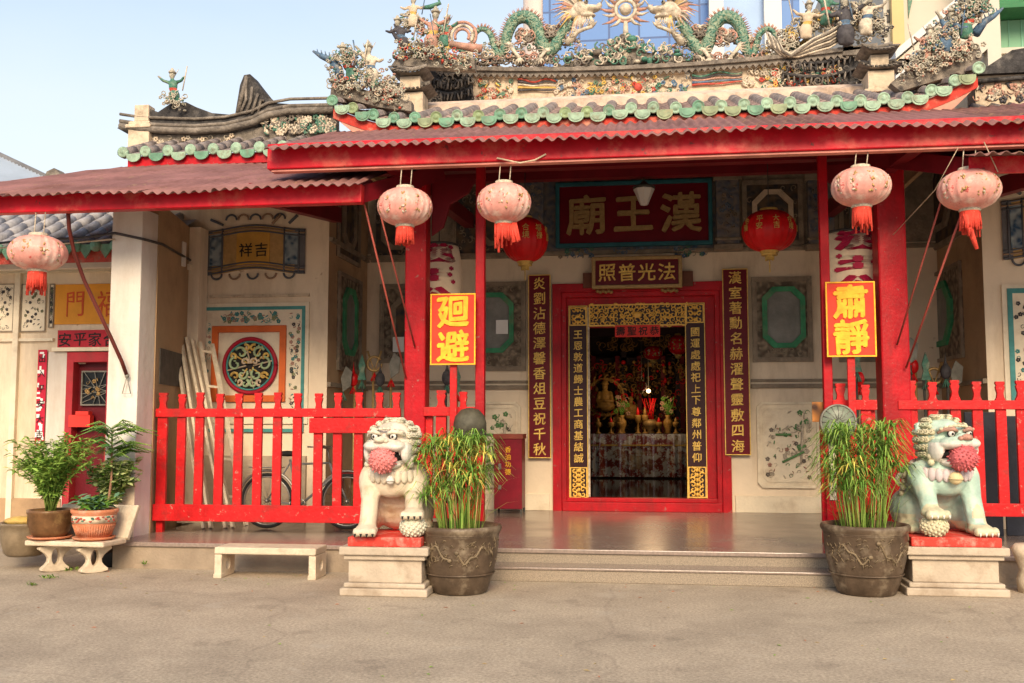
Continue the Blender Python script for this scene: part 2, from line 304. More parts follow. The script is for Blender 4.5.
    def text(s, ch, cx, y, cz, h, m=0, th=.012, off=.0, sx=1.0, T=None):
        vs, fs = glyph(ch, 0)
        k = th / .1
        sh = [(0, 0)] if off < .004 else [(-off, 0), (off, 0), (0, off), (0, -off), (off * .7, off * .7), (-off * .7, -off * .7)]
        hs = ord(ch) * 1.37; br = []
        for p in vs:          # uneven, brush-like strokes
            n1 = noise.noise_vector(Vector((p[0] * 4 + hs, p[1] * 4, 0))) * .03 + noise.noise_vector(Vector((p[0] * 13, p[1] * 13 + hs, 3))) * .012
            br.append((p[0] + n1.x, p[1] + n1.y + p[0] * .04, p[2]))
        vs = br
        for i, (a, b) in enumerate(sh):          # heavier strokes: the same glyph laid several times side by side
            s.add([(cx + (p[0] + a) * h * sx, y - p[2] * k - i * .0004, cz + (p[1] + b) * h) for p in vs], fs, m, T=T)
        return s
    def mesh(s, name, mats, origin=(0, 0, 0)):
        me = bpy.data.meshes.new(name); o = Vector(origin)
        me.from_pydata([Vector(p) - o for p in s.v], [], s.f)
        for mt in mats: me.materials.append(mt)
        me.polygons.foreach_set('material_index', s.m); me.polygons.foreach_set('use_smooth', s.sm)
        me.update(); return me
    def pieces(s, gap=.5):          # far-apart pieces of this mesh, as meshes of their own
        n = len(s.v); par = list(range(n))
        def fd(a):
            while par[a] != a: par[a] = par[par[a]]; a = par[a]
            return a
        for f in s.f:
            r0 = fd(f[0])
            for k in f[1:]: par[fd(k)] = r0
        isl = {}
        for i in range(n): isl.setdefault(fd(i), []).append(i)
        keys = list(isl)
        if len(keys) < 2 or len(keys) > 400: return [s]
        bx = []
        for k in keys:
            c = list(zip(*[s.v[i] for i in isl[k]])); lo = [min(q) for q in c]; hi = [max(q) for q in c]; bx.append((lo, hi, max(h - l for l, h in zip(lo, hi))))
        g = list(range(len(keys)))
        def fg(a):
            while g[a] != a: g[a] = g[g[a]]; a = g[a]
            return a
        for i in range(len(keys)):
            for j in range(i):
                d = math.sqrt(sum(max(0, bx[i][0][k] - bx[j][1][k], bx[j][0][k] - bx[i][1][k]) ** 2 for k in range(3)))
                if d < max(.02, gap * max(bx[i][2], bx[j][2])): g[fg(i)] = fg(j)
        grp = {}
        for i, k in enumerate(keys): grp.setdefault(fg(i), set()).add(k)
        if len(grp) == 1: return [s]
        out = []
        for gset in grp.values():
            m = MB(); idx = {}
            for i in range(n):
                if fd(i) in gset: idx[i] = len(m.v); m.v.append(s.v[i])
            for f, mm, sm in zip(s.f, s.m, s.sm):
                if f[0] in idx: m.f.append(tuple(idx[k] for k in f)); m.m.append(mm); m.sm.append(sm)
            out.append(m)
        return out
    def build(s, name, mats, parent=None, bevel=0, origin=None):
        if name in SPLIT and parent:
            ps = s.pieces(0.0 if name in SPLIT0 else .5)
            if len(ps) > 1: return [p.build1(name, mats, parent, bevel, origin) for p in ps][0]
        return s.build1(name, mats, parent, bevel, origin)
    def build1(s, name, mats, parent=None, bevel=0, origin=None):
        if not isinstance(mats, (list, tuple)): mats = [mats]
        mats = [M[x] if isinstance(x, str) else x for x in mats]
        if origin is None: origin = ORG.get(parent.name, Vector((0, 0, 0))) if parent else Vector((0, 0, 0))
        o = bpy.data.objects.new(name, s.mesh(name, mats, origin)); col.objects.link(o)
        ORG[o.name] = Vector(origin)
        if parent: o.parent = parent
        else: o.location = origin
        if bevel:
            b = o.modifiers.new('bevel', 'BEVEL'); b.width = bevel; b.segments = 2; b.limit_method = 'ANGLE'; b.angle_limit = R(40)
        return o
ORG = {}
SPLIT0 = {'tile_end_disc'}
SPLIT = {'gilt_filigree_pattern', 'capital', 'gilt_pattern', 'flower_pattern', 'carving_pattern', 'frieze_pattern', 'mane', 'platform_riser', 'entrance_step', 'back_wall', 'wall_plinth', 'string_course', 'steel_strip', 'plaque_bracket', 'picture_panel', 'dark_clerestory', 'tile_end_disc', 'drip_tile', 'eye', 'end_cap', 'padlock', 'foot', 'ridge_moulding', 'carved_foot', 'wall_moulding', 'post', 'claw', 'elbow_curl', 'door_lining', 'rim', 'hook', 'claw_set', 'tile_row'}
_G = {}
def glyph(ch, off):
    key = (ch, off)
    if key not in _G:
        cu = bpy.data.curves.new('glyph', 'FONT'); cu.body = ch; cu.size = 1; cu.extrude = .05; cu.offset = off; cu.resolution_u = 2
        ob = bpy.data.objects.new('glyph', cu); col.objects.link(ob)
        dg = bpy.context.evaluated_depsgraph_get(); dg.update()
        me = bpy.data.meshes.new_from_object(ob.evaluated_get(dg))
        vs = [tuple(v.co) for v in me.vertices]; fs = [tuple(p.vertices) for p in me.polygons]
        if vs:
            mx = (min(v[0] for v in vs) + max(v[0] for v in vs)) / 2; my = (min(v[1] for v in vs) + max(v[1] for v in vs)) / 2
            vs = [(v[0] - mx, v[1] - my, v[2] + .05) for v in vs]
        _G[key] = (vs, fs)
        bpy.data.objects.remove(ob); bpy.data.curves.remove(cu); bpy.data.meshes.remove(me)
    return _G[key]
def tag(o, label=None, cat=None, group=None, kind=None):
    if label: o['label'] = label
    if cat: o['category'] = cat
    if group: o['group'] = group
    if kind: o['kind'] = kind
    return o
def thing(name, label, cat, loc=(0, 0, 0), group=None):
    o = bpy.data.objects.new(name, None); col.objects.link(o); o.location = loc; o.empty_display_size = .2
    ORG[o.name] = Vector(loc)
    return tag(o, label, cat, group)
def copy_tree(o, parent=None):
    c = o.copy(); col.objects.link(c); c.parent = parent
    for ch in [x for x in bpy.data.objects if x.parent == o]: copy_tree(ch, c)
    return c
def remeshed(mb, voxel, smooth=3, factor=.5):          # union of overlapping forms into one continuous skin
    me = mb.mesh('tmp', []); ob = bpy.data.objects.new('tmp', me); col.objects.link(ob)
    r = ob.modifiers.new('r', 'REMESH'); r.mode = 'VOXEL'; r.voxel_size = voxel; r.use_smooth_shade = True
    if smooth:
        q = ob.modifiers.new('s', 'SMOOTH'); q.iterations = smooth; q.factor = factor
    dg = bpy.context.evaluated_depsgraph_get(); dg.update()
    m2 = bpy.data.meshes.new_from_object(ob.evaluated_get(dg))
    out = MB(); out.v = [tuple(v.co) for v in m2.vertices]; out.f = [tuple(p.vertices) for p in m2.polygons]
    out.m = [0] * len(out.f); out.sm = [True] * len(out.f)
    bpy.data.objects.remove(ob); bpy.data.meshes.remove(me); bpy.data.meshes.remove(m2)
    return out
def paint(mb, fn):
    for i, f in enumerate(mb.f):
        c = Vector((0, 0, 0))
        for k in f: c += Vector(mb.v[k])
        mb.m[i] = fn(c / len(f))
    return mb
def cap(mb, a, b, r0, r1, m=0, n=10):      # tapered capsule
    a, b = Vector(a), Vector(b); pts = [a.lerp(b, t) for t in (0, .25, .5, .75, 1)]
    mb.tube(pts, [r0 + (r1 - r0) * t for t in (0, .25, .5, .75, 1)], n, m); mb.ell(a, r0, 10, 7, m); mb.ell(b, r1, 10, 7, m)
def octo(x0, x1, z0, z1, c):
    return [(x0 + c, z0), (x1 - c, z0), (x1, z0 + c), (x1, z1 - c), (x1 - c, z1), (x0 + c, z1), (x0, z1 - c), (x0, z0 + c)]
def rc(x0, x1, z0, z1): return [(x0, z0), (x1, z0), (x1, z1), (x0, z1)]
def spiral(mb, cx, y, cz, r, turns, th, m=0, ph=0, sgn=1, n=16, nv=5):
    pts = []; rr = []
    for i in range(n + 1):
        t = i / n; a = ph + sgn * turns * 2 * PI * t; q = r * (1 - .82 * t)
        pts.append((cx + q * math.cos(a), y, cz + q * math.sin(a))); rr.append(th * (1 - .4 * t))
    mb.tube(pts, rr, nv, m)
def floral(mb, x0, x1, y, z0, z1, n, mats, s=.03, seed=1):
    q = random.Random(seed)
    for i in range(n):
        cx, cz = q.uniform(x0, x1), q.uniform(z0, z1); k = q.choice(mats); a = q.uniform(0, 2 * PI)
        if q.random() < .3:
            for j in range(5):
                b = a + j * 2 * PI / 5; mb.ell((cx + s * .6 * math.cos(b), y, cz + s * .6 * math.sin(b)), (s * .45, s * .25, s * .45), 6, 4, k)
        elif q.random() < .5:
            spiral(mb, cx, y, cz, s * 1.1, .8, s * .14, k, a, q.choice((-1, 1)), 8, 4)
        else:
            mb.ell((cx, y, cz), (s * .9, s * .25, s * .3), 6, 4, k, Matrix.Rotation(a, 3, 'Y'))
# ================================================================== SETTING
FL = .28; YE = 10.25; YW = 14.8; YF = 11.2; YB = 9.9; YL = 12.9; XS = 4.2
mb = MB(); N = 24
mb.add([(-150, -60, 0), (150, -60, 0), (150, 400, 0), (-150, 400, 0)], [(0, 1, 2, 3)])
tag(mb.build('ground', 'ground'), kind='structure')
# raised pavement at the left with a sloping cement edge
pa, pb = at(-60, 605, 9.2), at(41, 549, 11.2)
a0 = Vector((-7.35, 9.0)); a1 = Vector((-6.55, 10.72)); 
mb = MB(); ins = .12
vs = [(-14, 6.9, 0), (-7.95, 8.0, 0), (-6.75, 10.72, 0), (-6.75, 13, 0), (-14, 13, 0),
      (-14, 7.1, .14), (-8.12, 8.15, .14), (-6.92, 10.8, .14), (-6.92, 13, .14), (-14, 13, .14)]
mb.add(vs, [(5, 6, 7, 8, 9), (0, 1, 6, 5), (1, 2, 7, 6), (2, 3, 8, 7)])
tag(mb.build('raised_pavement', mat('pavement_cement', (.34, .29, .235), .85, .15, 2, .25, 50, dirt=(.22, .18, .14), damt=.6, dscale=1.6)), kind='structure')

# ================================================================== TEMPLE
temple = thing('temple_hall', 'old Chinese temple hall with red columns, cream walls and ornate tiled roof', 'temple', (0, YW, 0))
# --- platform
MB().box(-5.74, 7.2, YE, 15.1, FL - .045, FL).build('porch_floor', 'floor', temple, bevel=.008)
MB().box(-5.72, -2.05, YE + .03, YE + .2, 0, FL - .047).box(2.15, 7.2, YE + .03, YE + .2, 0, FL - .047).build('platform_riser', 'plastered', temple)
MB().box(-2.04, 2.14, YE + .025, YE + .2, 0, FL - .047).build('platform_riser', 'granite', temple)
MB().box(-2.0, 2.1, YE - .33, YE + .02, 0, .115).build('entrance_step', 'granite', temple, bevel=.008)
MB().box(-2.01, 2.11, YE - .345, YE + .02, .117, .14).build('entrance_step', 'floor', temple, bevel=.006)
# --- walls
fx0, fx1, fz0, fz1 = rect(553, 283, 730, 512, YW); fz0 = FL
mb = MB(); ZT = 5.35
mb.box(-XS, fx0, YW, YW + .3, FL, ZT).box(fx1, XS, YW, YW + .3, FL, ZT).box(fx0, fx1, YW, YW + .3, fz1, ZT)
mb.build('back_wall', 'wall', temple)
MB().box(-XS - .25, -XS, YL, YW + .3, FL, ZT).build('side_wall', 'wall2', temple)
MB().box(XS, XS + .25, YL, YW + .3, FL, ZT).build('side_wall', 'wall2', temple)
MB().box(-6.6, -XS - .252, YL, YL + .25, 0, 4.9).build('bay_wall', 'wall', temple)
MB().box(-XS - .2515, -XS - .001, YL - .004, YL - .0005, FL, ZT).build('wall_end', 'wall', temple)
MB().box(XS + .252, 8, YL, YL + .25, 0, 4.9).build('bay_wall', 'wall', temple)
MB().box(XS + .001, XS + .2515, YL - .004, YL - .0005, FL, ZT).build('wall_end', 'wall', temple)
mb = MB()
mb.prism([(-5.72, 11.1), (-6.12, YL), (-6.4, YL), (-6.05, 11.1)], 0, 4.2, ax='z')
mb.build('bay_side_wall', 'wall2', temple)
pil = MB().box(-6.1, -5.73, 10.72, 11.1, .0, 4.05).build('corner_pillar', 'white', temple, bevel=.01)
MB().box(-6.115, -5.715, 10.7, 10.719, .0, .9).build('pillar_base', 'wall', pil, bevel=.008)
MB().box(-5.71, -5.3, 10.28, 10.6, .0, .0).build('x', 'wall') if 0 else None
# string course round the bays
z1 = at(250, 303, YL).z
# --- columns
def column(x, y, s, top=4.9):
    c = MB().box(x - s / 2, x + s / 2, y - s / 2, y + s / 2, FL + .1, top).build('column', 'red', temple, bevel=.02)
    MB().box(x - s / 2 - .05, x + s / 2 + .05, y - s / 2 - .05, y + s / 2 + .05, FL, FL + .1).build('column_base', 'stone2', c, bevel=.015)
column(-2.6, YF + .1, .25); column(2.71, YF + .118, .3)
def pole(x, y, r=.055):
    return MB().box(x - r, x + r, y - r, y + r, FL, 4.7).build('porch_post', 'red', temple, bevel=.01)
pole(-1.83, YF - .05, .052); pole(1.985, YF - .05, .048)
x0, x1, z0, z1 = rect(822, 425, 843, 522, YF - .06)
MB().box(x0, x1 + .02, YF - .03, YF + .03, FL, z1).build('post_board', 'red', temple)
# --- eave beams
zb0 = at(640, 157, 9.85).z; zE = at(640, 134, 9.6).z; zT_ = at(640, 120.5, 11.75).z
xl = at(268, 158, 9.85).x
bm = MB().box(xl, 7.5, 9.82, 9.98, zb0, zb0 + .27)
bm.build('eave_beam', 'beam', temple, bevel=.012)
MB().box(xl + .04, 7.4, 9.85, 9.95, zb0 - .022, zb0 - .003).build('beam_underside_strip', mat('dusty_pink_wood', (.6, .25, .2), .7, .3, 3, .2), temple)
zw0 = at(190, 208, 9.85).z; xw1 = at(362, 195, 9.85).x
MB().box(-8.6, xw1, 9.82, 9.95, zw0, zw0 + .2).build('eave_beam', 'beam', temple, bevel=.012)
zr0 = at(1000, 175, 9.85).z; xr0 = at(967, 165, 9.85).x
MB().box(xr0, 7.5, 9.78, 9.815, zr0, zr0 + .17).build('eave_beam', 'beam', temple, bevel=.008)
# --- cross beams and braces under the porch roof
def zroof(Y): return zE + (Y - 9.6) / (11.75 - 9.6) * (zT_ - zE)
for x in (-2.6, 2.68):
    MB().bar((x, 9.98, zb0 + .1), (x, YW, zb0 + .42), .14, .2).build('cross_beam', 'dred', temple)
    s = 1 if x < 0 else -1
    MB().prism([(x + s * .16, 3.75), (x + s * .16, 4.45), (x + s * .7, 4.45), (x + s * .6, 4.25), (x + s * .38, 4.12), (x + s * .3, 3.85)], YF + .1, YF + .16).build('bracket', 'dred', temple, bevel=.01)
for x in (-4.1, 4.05):
    MB().bar((x, 9.98, zw0 + .18), (x, YL + .02, zw0 + .55), .12, .2).build('cross_beam', 'dred', temple)
MB().bar((xw1 - .1, 9.95, zw0 + .1), (-2.3, 11.1, 4.45), .12, .18).build('cross_beam', 'dred', temple)
MB().bar((xr0 + .1, 9.95, zr0 + .1), (2.5, 11.1, 4.45), .12, .18).build('cross_beam', 'dred', temple)
MB().box(-4.2, 4.2, YF + .06, YF + .2, 4.5, 4.68).build('purlin', 'dred', temple)
MB().box(-4.2, 4.2, 12.9, 13.05, 4.78, 4.95).build('purlin', 'dred', temple)
# --- corrugated roofs
def corrugated(name, xa0, xb0, ya, za, xa1, xb1, yb, zb, pitch=.115, amp=.017, lip=True, sag=.01):
    mb = MB(); n = int(max(xb0 - xa0, xb1 - xa1) / pitch * 8); K = 6; vs = []
    q = random.Random(int(abs(xa0) * 100))
    offs = [q.uniform(-1, 1) for _ in range(200)]
    for side in (0, 1):
        for k in range(K + 1):
            t = k / K
            for i in range(n + 1):
                u = i / n; x = (xa0 + (xb0 - xa0) * u) * (1 - t) + (xa1 + (xb1 - xa1) * u) * t
                sh = int((x + 20) / .78); yy = ya + (yb - ya) * t - (offs[sh % 200] * .05 if k == 0 else 0)
                z = za + (zb - za) * t + offs[(sh + 9) % 200] * .006 * (1 - t) + .012 * noise.noise(Vector((x * 2.3, yy * 2, 0))) + amp * (1 + .35 * noise.noise(Vector((x * 3, t * 4, 7)))) * math.cos(2 * PI * x / pitch) - side * .006 + offs[(sh + 50) % 200] * .006 + sag * math.sin(x * 1.7)
                vs.append((x, yy, z))
    W = n + 1; H = (K + 1) * W; fs = []
    for k in range(K):
        for i in range(n):
            a = k * W + i; fs.append((a, a + 1, a + W + 1, a + W)); fs.append((H + a, H + a + W, H + a + W + 1, H + a + 1))
    for i in range(n): fs.append((i, H + i, H + i + 1, i + 1))
    mb.add(vs, fs, 0, True); shade = [q.choice((0, 0, 1, 2)) for _ in range(100)]
    mb.m = [shade[int((mb.v[f[0]][0] + 20) / .78) % 100] for f in mb.f]
    return mb.build(name, ['corr', 'corr2', 'corr3'], temple)
xc0 = at(264, 147, 9.6).x
corrugated('corrugated_roof', xc0, 7.6, 9.6, zE, xc0, 7.6, 11.85, zT_ + .03)
zw = at(190, 189, 9.6).z
corrugated('corrugated_roof', -8.7, xw1 + .02, 9.6, zw, at(122, 168, 12.3).x, xw1 + .1, 12.3, at(200, 165, 12.3).z)
corrugated('corrugated_roof', xr0 - .05, 7.6, 9.5, at(1000, 153, 9.5).z, xr0 + .2, 7.6, 12.2, at(1000, 153, 9.5).z + .6)
# boarding below the iron so the porch stays dark
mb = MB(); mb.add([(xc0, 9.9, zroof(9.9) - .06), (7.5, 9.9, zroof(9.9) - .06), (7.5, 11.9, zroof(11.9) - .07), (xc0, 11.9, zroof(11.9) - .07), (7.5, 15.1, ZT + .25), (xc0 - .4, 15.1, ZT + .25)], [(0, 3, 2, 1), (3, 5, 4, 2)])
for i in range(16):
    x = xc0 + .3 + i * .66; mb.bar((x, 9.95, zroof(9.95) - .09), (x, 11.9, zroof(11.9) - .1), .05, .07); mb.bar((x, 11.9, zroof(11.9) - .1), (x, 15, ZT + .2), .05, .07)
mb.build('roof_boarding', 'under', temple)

# --- tiled roof
YT = 11.68; zb = at(640, 110.5, YT).z
XA, XB = at(400, 117, YT).x, at(897, 97, YT).x; XL, XR = at(333, 93, YT).x, at(978, 70, YT).x
def lift(x, y=YT):
    k = 0
    if x < XA: k = .27 * ((XA - x) / (XA - XL)) ** 1.5
    if x > XB: k = .32 * ((x - XB) / (XR - XB)) ** 1.5
    return k * max(0, 1 - (y - YT) / 2.6)
def ztile(x, y): return zb + (y - YT) * .39 + lift(x, y)
tl = MB(); caps = MB(); drips = MB(); deck = MB(); K = 10
n = 29; pitch = (XR - XL) / n; q = random.Random(3)
for i in range(n + 1):
    x = XL + i * pitch; jit = q.uniform(-.012, .012); r = .068
    vs = []
    for k in range(K + 1):
        y = YT + (14.0 - YT) * k / K; z = ztile(x, y) + jit + (.004 if k % 2 else 0)
        for j in range(7):
            a = PI * j / 6; vs.append((x + r * math.cos(a), y, z + r * math.sin(a) * 1.0))
    tl.add(vs, [(k * 7 + j, k * 7 + j + 1, (k + 1) * 7 + j + 1, (k + 1) * 7 + j) for k in range(K) for j in range(6)], 0, True)
    for k in range(1, K):      # tile joints
        y = YT + (14.0 - YT) * k / K; tl.torus((x, y, ztile(x, y) + jit), r, .008, 12, 4, 0, 'y', 0, PI)
    zc = ztile(x, YT) + jit
    cm = q.choice((0, 0, 0, 1, 2))
    T = Matrix.Translation((x, YT - .02, zc + .012)) @ Matrix.Rotation(PI / 2 + q.uniform(-.12, .12), 4, 'X') @ Matrix.Rotation(q.uniform(-.1, .1), 4, 'Y')
    caps.lathe([(.066, -.03), (.072, 0), (.072, .018), (.06, .024), (.056, .016), (.03, .016), (.022, .026), (0, .028)], n=18, m=cm, T=T)
    if i < n:
        xm = x + pitch / 2; zm = ztile(xm, YT) - .045 + q.uniform(-.01, .01); rr = .095
        cm = q.choice((0, 0, 1, 2)); P = [(xm + rr * math.cos(PI + PI * j / 12), zm + .075 * math.sin(PI + PI * j / 12) - 0) for j in range(13)]
        P = [(xm + rr, zm + .02)][:0] + P + [(xm + rr, zm + .042), (xm - rr, zm + .042)]
        drips.prism(P, YT - .045, YT - .025, cm)
        P2 = [(xm + (px - xm) * .72, zm + (pz - zm) * .7) for px, pz in P]; drips.prism(P2, YT - .054, YT - .046, cm)
        for k in range(K):
            y0_, y1_ = YT - .03 + (14 - YT) * k / K, YT + (14 - YT) * (k + 1) / K
            P = [(-.1, .03), (-.05, -.0), (0, -.015), (.05, -.0), (.1, .03)]
            deck.add([(xm + a, y0_, ztile(xm, y0_) + b + .008) for a, b in P] + [(xm + a, y1_, ztile(xm, y1_) + b) for a, b in P], [(j, j + 1, j + 6, j + 5) for j in range(4)], 0, False)
    if i < n:
        deck.add([(x + s_, y_, ztile(x + s_, y_) - .07) for y_ in (YT, 14.0) for s_ in (0, pitch)], [(0, 1, 3, 2)])
roof = tl.build('tiled_roof', 'tile', temple)
caps.build('tile_end_disc', [M['pgreen'], mat('worn_green_glaze', (.22, .29, .15), .5, .3, 8, .2, dirt=(.3, .26, .15), dscale=6), M['green']], roof)
drips.build('drip_tile', [M['pgreen'], mat('worn_pale_glaze', (.24, .29, .17), .5, .3, 8, .2, dirt=(.4, .3, .17), dscale=6), M['green']], roof)
deck.build('trough_tiles', 'trough', roof)
# cream plaster ledge bedding the upper ends of the tiles
mb = MB(); S = 40
for i in range(S):
    a, b = XA - .1 + (XB - XA + .2) * i / S, XA - .1 + (XB - XA + .2) * (i + 1) / S
    vs = []
    for x in (a, b):
        wv = .02 * math.sin(x * 2 * PI / pitch) + .012 * noise.noise(Vector((x * 3, 0, 0)))
        for y, dz in ((12.98 + wv, -.04), (12.98 + wv, .1 + wv), (13.2, .13), (13.96, .07), (13.96, -.04)): vs.append((x, y, ztile(x, y) + dz))
    mb.add(vs, [(5, 6, 1, 0), (6, 7, 2, 1), (7, 8, 3, 2)] + ([(0, 1, 2, 3, 4)] if i == 0 else []) + ([(9, 8, 7, 6, 5)] if i == S - 1 else []))
mb.build('plaster_ledge', mat('pinkish_cream_plaster', (.6, .46, .36), .85, .2, 5, .4, 30, dirt=(.26, .19, .14), damt=.8, dscale=4), roof)
# rear slope so the roof has depth
mb = MB(); mb.add([(XL, 14.0, ztile(0, 14) - .03), (XR, 14, ztile(0, 14) - .03), (XR, 17.5, 5.0), (XL, 17.5, 5.0)], [(0, 1, 2, 3)]); mb.build('rear_slope', 'tile', roof)
# fascia: red strip following the tiles, pink boards at the two ends
mb = MB(); S = 60
top = [(XL + (XR - XL) * i / S, ztile(XL + (XR - XL) * i / S, YT) - .07) for i in range(S + 1)]
lowz = zT_ - .02
for i in range(S):
    (xa, za), (xb, zb_) = top[i], top[i + 1]
    mb.add([(xa, YT + .02, za - .13), (xb, YT + .02, zb_ - .13), (xb, YT + .02, zb_), (xa, YT + .02, za), (xa, YT + .08, za - .13), (xb, YT + .08, zb_ - .13), (xb, YT + .08, zb_), (xa, YT + .08, za)], [(0, 1, 2, 3), (4, 7, 6, 5), (0, 4, 5, 1), (2, 6, 7, 3)], 0)
mb.build('fascia', mat('weathered_red_board', (.5, .045, .03), .7, .3, 4, .2, dirt=(.5, .32, .22), damt=.8, dscale=4), temple)
pinkb = mat('faded_pink_board', (.56, .27, .2), .8, .15, 4, .2, 20, dirt=(.35, .2, .15), damt=.5, dscale=3)
for (xe, xm, sg) in ((XL + .06, XA + .15, 1), (XR - .06, XB - .15, -1)):
    P = [(xe, ztile(xe, YT) - .2)]
    for i in range(1, 9):
        x = xe + (xm - xe) * i / 8; P.append((x, ztile(x, YT) - .2))
    P += [(xm, lowz - .1), (xe + sg * .32, lowz - .1)]
    MB().prism(P, YT + .03, YT + .075).build('gable_board', pinkb, temple)
mb = MB(); mb.box(XL + .4, XR - .4, YT + .1, YT + .14, lowz - .3, zb - .03); mb.build('eave_board', pinkb, temple)
# side closure under the tiles
for xe in (XL + .35, XR - .35):
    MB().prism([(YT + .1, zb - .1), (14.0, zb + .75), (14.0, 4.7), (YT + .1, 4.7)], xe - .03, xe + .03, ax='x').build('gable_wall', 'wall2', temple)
# --- main ridge
YR = 13.95
rx0, rx1 = at(462, 85, YR).x, at(850, 75, YR).x; rz = ztile(0, 14) - .05
ztop = at(640, 74, YR).z
def rl(x): return .10 * (abs(x - .05) / 2.6) ** 2
mb = MB(); S = 30
def strip(mb, xa, xb, ya, yb, zlo, zhi, m=0, S=30, curve=rl):
    for i in range(S):
        a, b = xa + (xb - xa) * i / S, xa + (xb - xa) * (i + 1) / S
        la, lb = curve(a), curve(b)
        vs = [(a, ya, zlo + la), (b, ya, zlo + lb), (b, yb, zlo + lb), (a, yb, zlo + la), (a, ya, zhi + la), (b, ya, zhi + lb), (b, yb, zhi + lb), (a, yb, zhi + la)]
        f = [(0, 3, 2, 1), (4, 5, 6, 7), (0, 1, 5, 4), (2, 3, 7, 6)]
        if i == 0: f.append((3, 0, 4, 7))
        if i == S - 1: f.append((1, 2, 6, 5))
        mb.add(vs, f, m)
strip(mb, rx0, rx1, YR, YR + .3, rz - .15, ztop)
rw = mb.build('ridge_wall', 'cream', temple)
mb = MB(); strip(mb, rx0 - .3, rx1 + .3, YR - .09, YR + .36, ztop, ztop + .035); strip(mb, rx0 - .35, rx1 + .35, YR - .13, YR + .4, ztop + .036, ztop + .09)
for i in range(70):
    x = rx0 - .3 + (rx1 - rx0 + .6) * i / 69; mb.prism([(x - .045, ztop + rl(x) - .004), (x + .045, ztop + rl(x) - .004), (x, ztop + rl(x) - .06)], YR - .11, YR - .085)
for i in range(160):
    x = rnd.uniform(rx0 - .3, rx1 + .3); mb.ell((x, YR + rnd.uniform(-.06, .05), ztop + rl(x) + .1), (rnd.uniform(.03, .09), .05, rnd.uniform(.015, .035)), 6, 4)
mb.build('ridge_cornice', 'ridge', rw)
mb = MB(); strip(mb, rx0 + .15, rx1 - .15, YR - .025, YR - .002, rz - .07, rz - .035); strip(mb, rx0 + .15, rx1 - .15, YR - .025, YR - .002, ztop - .03, ztop - .004)
mb.build('ridge_moulding', 'cream', rw)
# frieze of flowers, ribbons and small figures
mb = MB(); ZF0, ZF1 = rz - .01, ztop - .04
fm = ['figw', 'figpink', 'figgreen', 'figblue', 'figyel', 'figred', 'figdark']
def fr(px0, px1, n, mats, seed, s=.032):
    a, b = at(px0, 83, YR).x, at(px1, 83, YR).x
    q = random.Random(seed)
    for i in range(n):
        x = q.uniform(a, b); z = q.uniform(ZF0, ZF1) + rl(x); k = q.choice(mats); t = q.random()
        if t < .35:
            for j in range(6): an = j * PI / 3; mb.ell((x + s * .7 * math.cos(an), YR - .035, z + s * .7 * math.sin(an)), s * .5, 6, 4, k)
        elif t < .7: mb.ell((x, YR - .03, z), (s * 1.6, s * .5, s * .4), 6, 4, k, Matrix.Rotation(q.uniform(-1, 1), 3, 'Y'))
        else: spiral(mb, x, YR - .035, z, s * 1.3, .9, s * .25, k, q.uniform(0, 6), 1, 8, 5)
def ribbon(px0, px1, seed, mats):
    a, b = at(px0, 83, YR).x, at(px1, 83, YR).x
    for j, k in enumerate(mats):
        pts = []
        for i in range(17):
            t = i / 16; x = a + (b - a) * t; pts.append((x, YR - .035, ZF1 + rl(x) - .035 - j * .035 + .025 * math.sin(t * 9 + seed) * (1 - .3 * j)))
        mb.tube(pts, [.017 - .006 * i / 16 for i in range(17)], 5, k)
fr(473, 512, 80, [0, 1, 2, 0, 0, 5, 4], 5); ribbon(518, 556, 1, [5, 6, 0, 4, 6]); fr(556, 588, 60, [0, 1, 3, 0], 6); fr(588, 602, 30, [4, 2, 4], 7); fr(602, 655, 120, [5, 4, 2, 0, 0, 0, 1], 8, .03)
fr(652, 690, 60, [0, 2, 3, 0], 9); ribbon(692, 742, 3, [2, 6, 1, 3, 5]); fr(742, 760, 24, [0, 0], 10); fr(760, 840, 150, [5, 4, 2, 0, 0, 0, 1], 11)
mb.ell((at(638, 80, YR).x, YR - .05, (ZF0 + ZF1) / 2 + .02), (.06, .03, .06), 12, 6, 5)
mb.build('frieze_pattern', fm, rw)
# --- dark crested end walls beside the ridge
def crest(px0, px1, py0, py1, sg):
    x0, x1, z0, z1 = rect(px0, py0, px1, py1, YR - .1); mb = MB(); q = random.Random(sg + 5)
    mb.prism([(x0, z0), (x1, z0), (x1, z1) if sg > 0 else (x1, z0 + (z1 - z0) * .75), (x0, z0 + (z1 - z0) * .75) if sg > 0 else (x0, z1)], YR - .02, YR + .3, 1)
    nx = 15
    for j in range(3):          # fringes of scalloped fish-fin teeth
        for i in range(nx):
            t = i / (nx - 1); x = x0 + (x1 - x0) * t; z = z0 + (z1 - z0) * (.2 + .27 * j) - .1 * math.sin(PI * t) + .06 * t * sg
            mb.ell((x, YR - .08 - .02 * (i % 2), z), (.016, .03, .06), 6, 5, 0 if j == 0 or i % 3 else 1, Matrix.Rotation(q.uniform(-.3, .3), 3, 'Y'))
        pts = [(x0 + (x1 - x0) * i / 10, YR - .07, z0 + (z1 - z0) * (.29 + .27 * j) - .1 * math.sin(PI * i / 10) + .06 * i / 10 * sg) for i in range(11)]
        mb.tube(pts, .028, 6, 1)
    for i in range(26): spiral(mb, q.uniform(x0, x1), YR - .1, q.uniform(z0 + .1, z1), q.uniform(.04, .08), 1, .014, q.choice((0, 1, 1)), q.uniform(0, 6), q.choice((1, -1)), 8, 5)
    mb.build('ridge_crest', ['ridge', 'black'], temple)
crest(424, 472, 66, 108, -1); crest(783, 862, 48, 100, 1)
